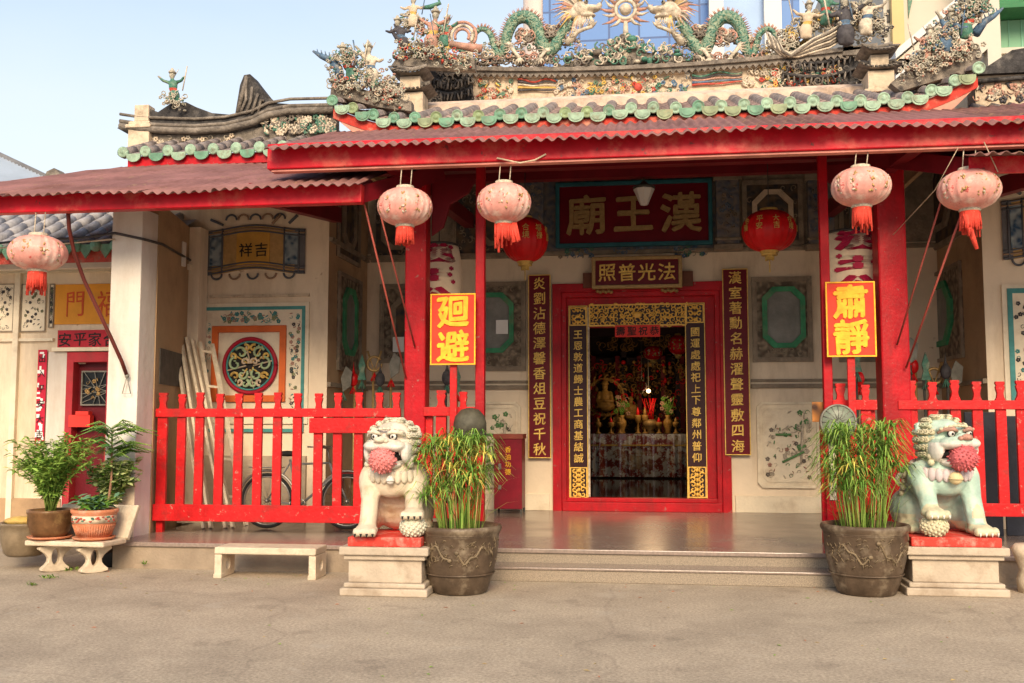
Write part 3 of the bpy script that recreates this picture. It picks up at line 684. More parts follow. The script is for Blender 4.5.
# --- little pavilions on the ridge ends
def pavilion(px0, px1, pyb, pyt, Y):
    x0, x1, z0, z1 = rect(px0, pyt, px1, pyb, Y); h = z1 - z0; xm = (x0 + x1) / 2; wd = x1 - x0; p = .16
    mb = MB(); mb.box(x0 + .07, x1 - .07, Y, Y + .35, z0, z0 + h * .42).box(x0 + .02, x1 - .02, Y - .03, Y + .38, z0, z0 + .04).box(x0 + .12, x1 - .12, Y + .05, Y + .3, z0 + h * .5, z0 + h * .75)
    r = mb.build('ridge_pavilion', 'cream', temple, bevel=.006)
    mb = MB()
    for zc, k in ((z0 + h * .44, 1), (z0 + h * .77, .8)):
        hw = wd / 2 * k + .05
        for i in range(10):
            a, b = -hw + 2 * hw * i / 10, -hw + 2 * hw * (i + 1) / 10; la, lb = .07 * (abs(a) / hw) ** 3, .07 * (abs(b) / hw) ** 3
            mb.add([(xm + a, Y - .07, zc + la), (xm + b, Y - .07, zc + lb), (xm + b * .8, Y + .17, zc + .09 + lb), (xm + a * .8, Y + .17, zc + .09 + la), (xm + a, Y + .4, zc + la), (xm + b, Y + .4, zc + lb)], [(0, 1, 2, 3), (3, 2, 5, 4), (0, 4, 5, 1)])
            mb.tube([(xm + a, Y - .08, zc + la + .012), (xm + a * .8, Y + .17, zc + .11 + la)], .014, 5)
        mb.tube([(xm - hw * .8, Y + .17, zc + .16), (xm, Y + .17, zc + .12), (xm + hw * .8, Y + .17, zc + .16)], .03, 6)
    mb.build('pavilion_roof', 'ridge', r)
pavilion(390, 428, 114, 62, 12.6); pavilion(862, 900, 92, 40, 12.7)

# --- left wing roof, ridge and finial
Y2 = 12.25; zb2 = at(190, 151, Y2).z; xa, xb = at(124, 151, Y2).x, at(330, 147, Y2).x
tl = MB(); cp = MB(); dr = MB(); dk = MB(); n2 = 9; pt = (xb - xa) / n2
for i in range(n2 + 1):
    x = xa + i * pt; 
    for k in range(5):
        y0_, y1_ = Y2 + k * .26, Y2 + (k + 1) * .26
        tl.tube([(x, y0_, zb2 + (y0_ - Y2) * .42), (x, y1_, zb2 + (y1_ - Y2) * .42)], [.075, .066], 8)
    T = Matrix.Translation((x, Y2 - .02, zb2 + .01)) @ Matrix.Rotation(PI / 2, 4, 'X')
    cp.lathe([(.07, -.03), (.075, 0), (.075, .018), (.055, .02), (.03, .018), (.02, .028), (0, .03)], n=16, m=q.choice((0, 0, 1)), T=T)
    if i < n2:
        xm = x + pt / 2; P = [(xm + .1 * math.cos(PI + PI * j / 10), zb2 - .05 + .08 * math.sin(PI + PI * j / 10)) for j in range(11)] + [(xm + .1, zb2 - .02), (xm - .1, zb2 - .02)]
        dr.prism(P, Y2 - .045, Y2 - .025, q.choice((0, 0, 1)))
dk.add([(xa - .1, Y2 - .02, zb2 - .02), (xb, Y2 - .02, zb2 - .02), (xb, Y2 + 1.35, zb2 + .52), (xa - .1, Y2 + 1.35, zb2 + .52)], [(0, 1, 2, 3)])
tl.add(dk.v, dk.f); r2 = tl.build('tiled_roof', 'tile', temple); cp.build('tile_end_disc', ['pgreen', 'green'], r2); dr.build('drip_tile', ['pgreen', 'green'], r2)
x0, x1, z0, z1 = rect(127, 156, 335, 168, Y2)
MB().box(x0, x1, Y2 + .02, Y2 + .1, zb2 - .18, zb2 - .04).build('fascia', M['red'], temple); MB().box(x0, x1, Y2 + .06, Y2 + .5, zb2 - .42, zb2 - .185).build('eave_board', 'cream', temple)
YR2 = 13.0
def pp(l, Y): return [(at(x, y, Y).x, at(x, y, Y).z) for x, y in l]
mb = MB()
mb.prism(pp([(117, 128), (127, 124), (150, 124), (150, 109), (158, 112), (170, 104), (186, 102), (196, 107), (212, 113), (235, 115), (240, 85), (244, 75), (250, 74), (256, 82), (264, 92), (276, 103), (290, 104), (333, 103), (333, 114), (262, 118), (256, 126), (232, 132), (200, 134), (160, 134), (130, 131)][::-1], YR2), YR2, YR2 + .3)
rg = mb.build('wing_ridge', 'black', temple)
mb = MB()
for off_, rr in ((0, .05), (-5, .03), (-12, .022)):
    pts = [at(x, y + off_ - 3, YR2 - .02) for x, y in [(120, 129), (140, 132), (165, 133), (195, 134), (225, 132), (252, 126), (268, 118), (290, 114), (333, 113)]]
    mb.tube(pts, rr, 7)
mb.tube([at(238, 112, YR2 - .02), at(243, 92, YR2 - .03), at(247, 77, YR2 - .02)], .03, 6)
for pnt in range(4): mb.tube([at(246 + pnt * 6, 80 + pnt * 7, YR2 - .02), at(246 + pnt * 5, 100, YR2 - .03), at(240 + pnt * 6, 114, YR2 - .02)], .022, 5)
mb.build('ridge_moulding', 'ridge', rg)
mb = MB(); mb.prism(pp([(150, 134), (256, 128), (335, 114), (335, 136), (260, 142), (150, 148)][::-1], YR2 + .05), YR2 + .05, YR2 + .25); mb.build('ridge_base_wall', 'ridge', temple)
mb = MB(); x0, x1, z0, z1 = rect(128, 108, 149, 150, YR2 - .05)
mb.box(x0, x1, YR2 - .05, YR2 + .2, z0, z0 + .42).box(x0 - .03, x1 + .03, YR2 - .08, YR2 + .22, z0 + .32, z0 + .37).box(x0 + .08, x1 - .02, YR2 - .04, YR2 + .15, z0 + .42, z1 + .05)
mb.build('ridge_end_block', 'cream', temple, bevel=.01)
mb = MB(); x0, x1, z0, z1 = rect(262, 117, 334, 133, YR2)
floral(mb, x0, x1, YR2 - .0, z0, z1, 150, [0, 1, 2, 3], .05, 4)
x0, x1, z0, z1 = rect(152, 136, 235, 144, YR2); floral(mb, x0, x1, YR2 + .03, z0, z1, 40, [0, 3], .04, 9)
mb.build('frieze_pattern', ['figw', 'figgreen', 'ridge', 'cream'], rg)
# right wing ridge beyond the main roof
mb = MB(); x0, x1, z0, z1 = rect(975, 66, 1100, 104, 12.6)
mb.box(x0, x1, 12.6, 12.9, z0, z0 + .38); rg = mb.build('wing_ridge', 'cream', temple)
mb = MB(); mb.box(x0, x1, 12.52, 12.95, z0 + .38, z0 + .47); mb.prism(pp([(985, 68), (1000, 58), (1012, 50), (1030, 47), (1060, 60), (1060, 72), (985, 72)][::-1], 12.6), 12.6, 12.9); mb.tube([(x0, 12.56, z0 + .3), (x1, 12.56, z0 + .36)], .03, 6)
mb.build('ridge_moulding', 'black', rg)
mb = MB(); floral(mb, x0, x1, 12.59, z0 + .05, z0 + .3, 90, [0, 1, 2, 3], .05, 12); mb.build('frieze_pattern', ['figw', 'figpink', 'figdark', 'figpink'], rg)
mb = MB(); mb.add([(x0, 11.9, z0 - .35), (x1, 11.9, z0 - .35), (x1, 12.7, z0), (x0, 12.7, z0)], [(0, 1, 2, 3)])
for i in range(14): mb.tube([(x0 + i * .2, 11.9, z0 - .33), (x0 + i * .2, 12.7, z0 + .02)], .06, 7)
mb.build('tiled_roof', 'tile', temple)
# ================================================================== FACADE DETAIL (parts of the temple)
def P2(px0, py0, px1, py1, Y): return rect(px0, py0, px1, py1, Y)
# door case
y0 = YW
ix0, ix1, iz0, iz1 = P2(566, 297, 712, 498, y0)
df = MB(); df.frame(rc(fx0, fx1, FL, fz1), rc(fx0 + .13, fx1 - .13, FL - .0, fz1 - .13), y0 - .07, y0 + .2)
df.frame(rc(fx0 + .13, fx1 - .13, FL, fz1 - .13), rc(fx0 + .2, fx1 - .2, FL, fz1 - .2), y0 - .03, y0 + .18)
door = df.build('door_frame', 'red', temple, bevel=.006)
ox0, ox1, oz0, oz1 = P2(590, 327, 687, 498, y0 + .1)
yy = y0 + .1
mb = MB(); mb.box(fx0 + .2, ox0, yy, yy + .08, FL, fz1 - .2).box(ox1, fx1 - .2, yy, yy + .08, FL, fz1 - .2).box(ox0, ox1, yy, yy + .08, oz1, fz1 - .2)
mb.build('door_lining', 'red', door)
MB().box(fx0 + .14, fx1 - .14, y0 - .1, y0 + .09, FL, FL + .13).box(fx0 + .2, fx1 - .2, y0 - .02, y0 + .17, FL + .13, FL + .19).build('threshold', 'red', door, bevel=.008)
MB().box(ox0 - .03, ox0, yy - .03, yy - .002, FL + .2, oz1 + .3).box(ox1, ox1 + .03, yy - .03, yy - .002, FL + .2, oz1 + .3).build('steel_strip', 'figw', door)
# gold fretwork above the opening
gx0, gx1, gz0, gz1 = P2(589, 304, 686, 326, yy - .02)
MB().box(gx0, gx1, yy - .015, yy - .002, gz0, gz1).build('lattice_backing', 'lacq', door)
mb = MB(); q = random.Random(2)
for i in range(95):
    u = (i % 19) / 18; v = (i // 19) / 4
    x = gx0 + .03 + (gx1 - gx0 - .06) * u + q.uniform(-.015, .015); z = gz0 + .03 + (gz1 - gz0 - .06) * v + q.uniform(-.01, .01)
    spiral(mb, x, yy - .035, z, q.uniform(.04, .058), q.uniform(.8, 1.2), .012, 0, q.uniform(0, 6), q.choice((-1, 1)), 9, 5)
for i in range(16):
    x = gx0 + .05 + (gx1 - gx0 - .1) * i / 15
    for j in range(4): mb.ell((x + .018 * math.cos(j * PI / 2), yy - .04, (gz0 + gz1) / 2 + .05 * math.sin(i * 1.9) + .018 * math.sin(j * PI / 2)), (.014, .008, .014), 6, 4)
mb.ell(((gx0 + gx1) / 2, yy - .045, (gz0 + gz1) / 2), (.07, .02, .05), 10, 6)
mb.frame(rc(gx0, gx1, gz0, gz1), rc(gx0 + .02, gx1 - .02, gz0 + .02, gz1 - .02), yy - .05, yy - .016)
mb.build('gilt_lattice', 'gold', door)
# inner couplet boards, fixed to the door lining
def couplet(px0, py0, px1, py1, Y, chars, board, label, name='couplet_board', ends=False, rim='goldp', cs=.8, off=.012):
    x0, x1, z0, z1 = P2(px0, py0, px1, py1, Y); xm = (x0 + x1) / 2; wd = x1 - x0
    t = thing(name, label, 'couplet board', (xm, Y, z0))
    MB().box(x0, x1, Y - .03, Y, z0, z1).build('board', board, t, bevel=.004)
    MB().frame(rc(x0, x1, z0, z1), rc(x0 + .012, x1 - .012, z0 + .012, z1 - .012), Y - .036, Y - .0305).build('rim', rim, t)
    if ends:
        e = MB(); q = random.Random(int(px0))
        for (a, b) in ((z0 + .02, z0 + .47), (z1 - .3, z1 - .02)):
            e.frame(rc(x0 + .014, x1 - .014, a, b), rc(x0 + .03, x1 - .03, a + .016, b - .016), Y - .05, Y - .031)
            e.box(x0 + .03, x1 - .03, Y - .034, Y - .031, a + .016, b - .016, 1)
            for i in range(int((b - a) / .075)):
                zz = a + .05 + (b - a - .1) * i / max(1, int((b - a) / .075) - 1)
                for s in (-1, 1):
                    spiral(e, xm + s * wd * .22, Y - .045, zz, .045, 1, .016, 0, q.uniform(0, 3), s, 10, 5)
                e.ell((xm, Y - .045, zz), (.026, .015, .032), 6, 4)
        e.build('gilt_pattern', ['gold', 'lacq'], t)
        z0, z1 = z0 + .5, z1 - .33
    mb = MB(); n = len(chars); st = (z1 - z0 - .04) / n
    for i, c in enumerate(chars): mb.text(c, xm, Y - .031, z1 - .02 - st * (i + .5), min(st * .86, wd * cs), 0, .01, off)
    mb.build('lettering', 'goldp', t)
    return t
couplet(569, 306, 588, 499, yy - .01, '王恩敦道歸士農工商基結誠', 'maroon', 'inner left couplet board beside the doorway, gilt carved ends, starting 王', ends=True, cs=.62)
couplet(686, 303, 706, 499, yy - .01, '國運處處祀上下尊鄰州普仰', 'maroon', 'inner right couplet board beside the doorway, gilt carved ends, starting 國', ends=True, cs=.62)
couplet(528.5, 275, 551, 458, y0 - .07, '炎劉沾德澤馨香俎豆祝千秋', 'plaque', 'tall outer couplet board left of the red door frame, gold characters ending 千秋', cs=.72)
couplet(723.5, 269, 749, 455, y0 - .07, '漢室著勳名赫濯聲靈敷四海', 'plaque', 'tall outer couplet board right of the red door frame, gold characters ending 四海', cs=.72)
# red paper strip above the opening
x0, x1, z0, z1 = P2(615, 325, 660, 337, yy - .06)
t = thing('paper_banner', 'red paper strip with black characters pasted over the doorway', 'paper sign', ((x0 + x1) / 2, yy - .06, z0))
MB().box(x0, x1, yy - .07, yy - .06, z0, z1).build('paper', 'redpaper', t)
mb = MB()
for i, c in enumerate('壽聖祝恭'): mb.text(c, x0 + (x1 - x0) * (i + .5) / 4, yy - .071, (z0 + z1) / 2, .14, 0, .002, .015)
mb.build('lettering', 'ink', t)
# name plaques
def plaque(name, label, px, Y, chars, hz, frame_m, fw, board, gm, off, parts_extra=None, tilt=0):
    x0, x1, z0, z1 = P2(*px, Y); xm = (x0 + x1) / 2
    t = thing(name, label, 'plaque', (xm, Y, z0))
    MB().box(x0 + fw * .5, x1 - fw * .5, Y - .06, Y - .01, z0 + fw * .5, z1 - fw * .5).build('board', board, t)
    MB().frame(rc(x0, x1, z0, z1), rc(x0 + fw, x1 - fw, z0 + fw, z1 - fw), Y - .1, Y - .0).build('frame', frame_m, t, bevel=.01)
    mb = MB(); n = len(chars); W_ = (x1 - x0 - 2 * fw)
    for i, c in enumerate(chars): mb.text(c, x0 + fw + W_ * (i + .5) / n * .96 + W_ * .02, Y - .061, (z0 + z1) / 2, hz, 0, .03, off)
    mb.build('lettering', gm, t)
    if parts_extra: parts_extra(t, x0, x1, z0, z1, Y)
    return t
plaque('name_plaque', 'large dark red plaque in a teal frame high over the door reading 廟王漢', (556, 182, 712, 247), y0 - .05, '廟王漢', .62, mat('dark_teal_frame', (.025, .12, .15), .6, .2, 6, .1), .06, 'plaque', 'goldo', .022)
def feet(t, x0, x1, z0, z1, Y):
    mb = MB()
    for s in (-1, 1):
        for i in range(6): mb.ell(((x0 + x1) / 2 + s * (x1 - x0) * .36 + (i - 2.5) * .04, Y - .06, z0 - .03 - .015 * (i % 2)), (.03, .03, .028), 8, 5)
    mb.build('carved_foot', 'goldo', t)
plaque('name_plaque', 'small gilt framed red plaque hung directly above the door frame reading 照普光法', (592, 257, 682, 289), y0 - .16, '照普光法', .27, 'goldo', .055, 'plaque', 'goldp', .01, feet)
x0, x1, z0, z1 = P2(583, 272, 693, 287, y0 - .1)
MB().box(x0, x0 + .26, y0 - .12, y0 - .0, z0, z1).box(x1 - .26, x1, y0 - .12, y0 - .0, z0, z1).build('plaque_bracket', mat('brown_wood', (.16, .06, .035), .6), temple, bevel=.008)
# mouldings and relief panels on the back wall
def oct_panel(px, Y, m_field, m_rim, m_pane, k=.25, name='relief_panel', opx=None, y_off=0, rim=.07):
    x0, x1, z0, z1 = P2(*px, Y); p = MB().box(x0, x1, Y - .012, Y - .001, z0, z1).build(name, m_field, temple)
    mb = MB(); mb.frame(rc(x0, x1, z0, z1), rc(x0 + .05, x1 - .05, z0 + .05, z1 - .05), Y - .045, Y - .0125)
    mb.frame(rc(x0 + .05, x1 - .05, z0 + .05, z1 - .05), rc(x0 + .07, x1 - .07, z0 + .07, z1 - .07), Y - .03, Y - .0125)
    mb.build('panel_frame', 'stone2', p)
    a0, a1, b0, b1 = P2(*opx, Y); c = (a1 - a0) * k
    MB().prism(octo(a0 + .01, a1 - .01, b0 + .01, b1 - .01, c), Y - .022, Y - .013).build('pane', m_pane, p)
    inn = octo(a0 + rim, a1 - rim, b0 + rim, b1 - rim, c * .85)
    MB().frame(octo(a0, a1, b0, b1, c), inn, Y - .055, Y - .0225).build('pane_frame', m_rim, p)
    mb = MB(); q = random.Random(int(px[0]))     # carved scrolls round the opening
    for i in range(70):
        u, v = q.uniform(x0 + .1, x1 - .1), q.uniform(z0 + .1, z1 - .1)
        if a0 - .02 < u < a1 + .02 and b0 - .02 < v < b1 + .02: continue
        spiral(mb, u, Y - .02, v, q.uniform(.03, .06), .9, .011, 0, q.uniform(0, 6), q.choice((1, -1)), 8, 5)
    if mb.v: mb.build('scroll_pattern', 'stone2', p)
    return p
greenf = mat('green_window_frame', (.05, .27, .13), .6, .3, 6, .2, dirt=(.2, .2, .12), dscale=5)
greyp = mat('grey_pane', (.22, .22, .2), .55, .25, 3, .2, dirt=(.12, .12, .11), dscale=3, streak=True)
oct_panel((752, 277, 812, 362), YW, 'stone', greenf, greyp, opx=(762, 287, 805, 348))
oct_panel((480, 282, 526, 371), YW, 'stone', greenf, greyp, opx=(470, 293, 514, 353))
oct_panel((380, 284, 440, 363), YW, 'stone', 'stone2', M['darkpic'], opx=(392, 296, 430, 350))
oct_panel((742, 180, 803, 246), YW, 'darkpic', 'cream', M['darkpic'], opx=(752, 190, 793, 240), k=.3)
oct_panel((452, 182, 519, 259), YW, 'darkpic', 'stone2', M['darkpic'], opx=(478, 196, 513, 246), k=.3)
oct_panel((372, 186, 420, 262), YW, 'darkpic', 'stone2', M['darkpic'], opx=(382, 198, 412, 250), k=.3)
oct_panel((838, 277, 885, 362), YW, 'stone', greenf, greyp, opx=(847, 289, 878, 348))
oct_panel((838, 172, 888, 244), YW, 'darkpic', 'stone2', M['darkpic'], opx=(848, 184, 880, 236), k=.3)
# dado panels
def dado(px0, py0, px1, py1, seed, flo=True):
    x0, x1, z0, z1 = P2(px0, py0, px1, py1, YW)
    p = MB().prism(octo(x0, x1, z0, z1, .07), YW - .02, YW - .001).build('dado_panel', 'panel', temple)
    mb = MB(); mb.frame(octo(x0, x1, z0, z1, .07), octo(x0 + .035, x1 - .035, z0 + .035, z1 - .035, .06), YW - .045, YW - .0205)
    mb.frame(octo(x0 + .08, x1 - .08, z0 + .08, z1 - .08, .07), octo(x0 + .1, x1 - .1, z0 + .1, z1 - .1, .06), YW - .035, YW - .0205)
    mb.build('panel_frame', 'panel', p)
    if flo:
        mb = MB(); xm = (x0 + x1) / 2; w_ = x1 - x0
        floral(mb, x0 + .14, x1 - .12, YW - .03, z0 + .14, z1 - .35, 90, [0, 0, 1, 0, 2, 3], .032, seed)
        floral(mb, xm, x1 - .14, YW - .03, z1 - .4, z1 - .14, 16, [3, 0], .04, seed + 2)
        for a, b, c_, d, k in ((.4, .3, .75, .42, 3), (.7, .28, .74, .75, 0), (.3, .62, .55, .62, 3), (.66, .44, .78, .5, 3)): mb.tube([(x0 + w_ * a, YW - .035, z0 + (z1 - z0) * b), (x0 + w_ * c_, YW - .045, z0 + (z1 - z0) * d)], .018, 6, k)
        mb.build('flower_pattern', ['figw', 'figpink', 'ridge', mat('moss_green_relief', (.12, .26, .1), .6)], p)
dado(757, 402, 819, 488, 21); dado(462, 402, 521, 488, 22); dado(385, 402, 440, 488, 23)
mb = MB()
x0, x1, _, z0 = P2(750, 380, 990, 392, YW); zz = at(780, 386, YW).z
mb.box(fx1 + .3, XS - .001, YW - .05, YW - .001, zz - .03, zz + .03).box(-XS + .001, fx0 - .3, YW - .05, YW - .001, zz - .03, zz + .03)
mb.box(fx1 + .3, XS - .001, YW - .03, YW - .001, zz + .06, zz + .1).box(-XS + .001, fx0 - .3, YW - .03, YW - .001, zz + .06, zz + .1)
zz = at(640, 265, YW).z
for za_ in (at(640, 252, YW).z,): mb.box(-XS + .001, XS - .001, YW - .06, YW - .001, za_ - .03, za_ + .03)
mb.build('string_course', 'stone2', temple, bevel=.006)
z0 = FL; z1 = at(780, 496, YW).z
MB().box(fx1 + .05, XS - .001, YW - .035, YW - .001, FL, z1).box(-XS + .001, fx0 - .05, YW - .035, YW - .001, FL, z1).build('wall_plinth', 'panel', temple, bevel=.006)
# upper zone: blue-grey relief field, pilasters, capitals, beam, dark lights
za_, zb_ = at(640, 250, YW).z + .031, at(640, 179, YW).z
MB().box(-XS + .001, XS - .001, YW - .0095, YW - .001, za_, zb_).build('relief_band', 'stone2', temple)
x0, x1, z0, z1 = P2(538, 175, 725, 252, YW); MB().box(x0, x1, YW - .03, YW - .0105, z0, z1).build('relief_band', 'bluestone', temple)
for a, b in ((518, 548), (712, 742), (803, 836)):
    x0, x1, z0, z1 = P2(a, 176, b, 250, YW); x0 += .05; x1 -= .05
    p = MB().box(x0, x1, YW - .16, YW - .0305, z0, z1).build('pilaster', 'bluestone', temple, bevel=.01)
    MB().box(x0 - .04, x1 + .04, YW - .2, YW - .031, z0 - .02, z0 + .06).box(x0 - .02, x1 + .02, YW - .18, YW - .031, z0 + .12, z0 + .16).box(x0 - .04, x1 + .04, YW - .2, YW - .031, z1 - .1, z1).build('capital', 'stone2', p, bevel=.01)
    mb = MB(); floral(mb, x0 + .05, x1 - .05, YW - .17, z0 + .22, z1 - .15, 26, [0, 1], .035, a); mb.build('flower_pattern', ['figblue', 'stone2'], p)
mb = MB(); x0, x1, z0, z1 = P2(560, 247, 710, 253, YW - .04); floral(mb, x0, x0 + .5, YW - .06, z0 - .06, z1 + .1, 40, [0, 1, 2], .035, 31); floral(mb, x1 - .5, x1, YW - .06, z0 - .06, z1 + .1, 40, [0, 1, 2], .035, 32); floral(mb, x0 + .8, x1 - .8, YW - .06, z0, z1, 20, [0], .03, 33)
mb.build('flower_pattern', ['figblue', 'stone2', 'figgreen'], temple)
z0 = at(640, 176, YW).z
MB().box(-XS + .001, XS - .001, YW - .1, YW - .001, z0, z0 + .36).build('tie_beam', mat('greyed_cream_beam', (.27, .21, .155), .8, .15, 2, .2, dirt=(.2, .15, .11), dscale=2), temple, bevel=.01)
mb = MB()
for a, b in ((-4.1, -2.5), (-2.2, -.2), (-.1, 1.7), (2.0, 4.1)): mb.box(a, b, YW - .02, YW - .001, z0 + .42, z0 + .8)
mb.build('dark_clerestory', 'lacq', temple)
# side walls
def atX(px, py, X):
    d = ray(px, py); return Vector((0, 0, CAM_H)) + d * (X / d.x)
def side_panel(px0, py0, px1, py1, s, pane, rim, name='relief_panel', field='stone'):
    X = s * XS; p0, p1 = atX(px0, py1, X), atX(px1, py0, X); pm = atX((px0 + px1) / 2, (py0 + py1) / 2, X)
    ya, yb = sorted((p0.y, p1.y)); zA = atX((px0 + px1) / 2, py1, X).z; zB = atX((px0 + px1) / 2, py0, X).z
    def mk(w0, w1, poly, m, nm, par): 
        return MB().prism(poly, w0, w1, ax='x').build(nm, m, par)
    xo = X - s * .012
    p = mk(min(xo, X - s * .001), max(xo, X - s * .001), rc(ya, yb, zA, zB), field, name, temple)
    dy = yb - ya; dz = zB - zA
    mb = MB(); O = octo(ya + dy * .2, yb - dy * .2, zA + dz * .17, zB - dz * .13, dy * .15); I = octo(ya + dy * .29, yb - dy * .29, zA + dz * .23, zB - dz * .19, dy * .12)
    n = len(O); xa_, xb_ = X - s * .05, X - s * .013
    vs = [(xa_, a, b) for a, b in O] + [(xa_, a, b) for a, b in I] + [(xb_, a, b) for a, b in O] + [(xb_, a, b) for a, b in I]; fs = []
    for i in range(n):
        j = (i + 1) % n; fs += [(i, j, n + j, n + i), (i, 2 * n + i, 2 * n + j, j), (n + i, n + j, 3 * n + j, 3 * n + i)]
    mb.add(vs, fs); mb.build('pane_frame', rim, p)
    mk(min(X - s * .022, X - s * .013), max(X - s * .022, X - s * .013), I, pane, 'pane', p)
    mb = MB()
    for (a, b, c_, d) in ((ya, ya + .05, zA, zB), (yb - .05, yb, zA, zB), (ya + .05, yb - .05, zA, zA + .05), (ya + .05, yb - .05, zB - .05, zB)):
        mb.box(min(X - s * .045, X - s * .0125), max(X - s * .045, X - s * .0125), a, b, c_, d)
    mb.build('panel_frame', 'stone2', p)
side_panel(336, 276, 360, 372, -1, greyp, greenf); side_panel(336, 182, 359, 262, -1, 'darkpic', 'stone2', field='darkpic')
side_panel(924, 270, 962, 362, 1, greyp, greenf); side_panel(922, 150, 962, 246, 1, 'darkpic', 'stone2', field='darkpic')
for s in (-1, 1):
    X = s * XS
    mb = MB(); 
    for px in ((930, 253), (930, 388)):
        zc = atX(*px, XS).z; mb.box(min(X, X - s * .05), max(X, X - s * .05), YL + .002, YW - .06, zc - .03, zc + .03)
    mb.build('string_course', 'stone2', temple)
# left bay: round window, painted borders
Yb = YL
x0, x1, z0, z1 = P2(196, 303, 309, 424, Yb)
rwn = MB().box(x0, x1, Yb - .03, Yb - .001, z0, z1).build('round_window', 'panel', temple, bevel=.005)
x0, x1, z0, z1 = P2(199, 307, 303, 432, Yb); x1 += .03
MB().frame(rc(x0, x1, z0, z1), rc(x0 + .045, x1 - .045, z0 + .045, z1 - .045), Yb - .04, Yb - .0305).build('painted_border', 'teal', rwn)
mb = MB(); tx0, tx1, tz0, tz1 = x0, x1, z0, z1
sx0, sx1, sz0, sz1 = P2(213, 326, 287, 402, Yb)
floral(mb, sx0 + .1, sx1 - .1, Yb - .035, sz1 + .05, tz1 - .08, 70, [0, 1, 1, 3], .03, 41); floral(mb, sx1 + .05, tx1 - .08, Yb - .035, tz0 + .1, tz1 - .1, 80, [0, 1, 3, 2], .026, 42)
floral(mb, tx0 + .06, sx0 - .03, Yb - .035, tz0 + .2, tz1 - .1, 36, [0, 1, 3], .022, 43)
mb.build('flower_pattern', ['figpink', 'teal', 'figdark', mat('olive_relief', (.25, .27, .14), .6)], rwn)
MB().frame(rc(sx0, sx1, sz0, sz1), rc(sx0 + .09, sx1 - .09, sz0 + .09, sz1 - .09), Yb - .07, Yb - .0305).build('square_frame', 'orangef', rwn, bevel=.008)
c = at(251.6, 366, Yb); c.y = Yb
def disc(mb, c, y0, y1, r, m=0, n=40): mb.prism([(c.x + r * math.cos(2 * PI * i / n), c.z + r * math.sin(2 * PI * i / n)) for i in range(n)], y0, y1, m)
mb = MB(); disc(mb, c, Yb - .045, Yb - .0305, .37); mb.build('dark_opening', 'ink', rwn)
mb = MB(); mb.torus((c.x, Yb - .06, c.z), .365, .028, 48, 8, 0, 'y'); mb.torus((c.x, Yb - .06, c.z), .325, .014, 48, 6, 1, 'y'); mb.build('round_frame', [mat('crimson_ring', (.36, .012, .03), .5), M['teal']], rwn)
mb = MB(); q = random.Random(6)
for k in range(2):
    s = -1 if k else 1
    for (dx, dz, r, ph, g, mm) in ((.12, .17, .09, .5, 1, 0), (.2, .02, .1, 1.5, -1, 0), (.1, -.12, .08, 2.5, 1, 0), (.2, -.14, .06, 0, 1, 1), (.07, .05, .06, 3.5, -1, 2), (.05, .24, .05, 1, 1, 1), (.24, .13, .05, 4, -1, 1), (.06, -.24, .06, 2, 1, 0), (.14, -.22, .05, 5, -1, 2)):
        spiral(mb, c.x + s * dx, Yb - .07, c.z + dz, r, .95, .02, mm, ph if s > 0 else PI - ph, g * s, 14, 6)
for a in range(8): mb.tube([(c.x + .05 * math.cos(a * PI / 4), Yb - .065, c.z + .05 * math.sin(a * PI / 4)), (c.x + .32 * math.cos(a * PI / 4 + .2), Yb - .065, c.z + .32 * math.sin(a * PI / 4 + .2))], .011, 5, 1 if a % 2 else 2)
for a in range(40):
    r = q.uniform(.05, .3); an = q.uniform(0, 2 * PI); mb.ell((c.x + r * math.cos(an), Yb - .07, c.z + r * math.sin(an)), (.025, .012, .012), 6, 4, q.choice((0, 0, 1, 2)), Matrix.Rotation(q.uniform(0, 3), 3, 'Y'))
mb.build('pierced_tracery', [mat('pale_green_tracery', (.34, .44, .26), .6, .2, 8), M['figyel'], M['cream']], rwn)
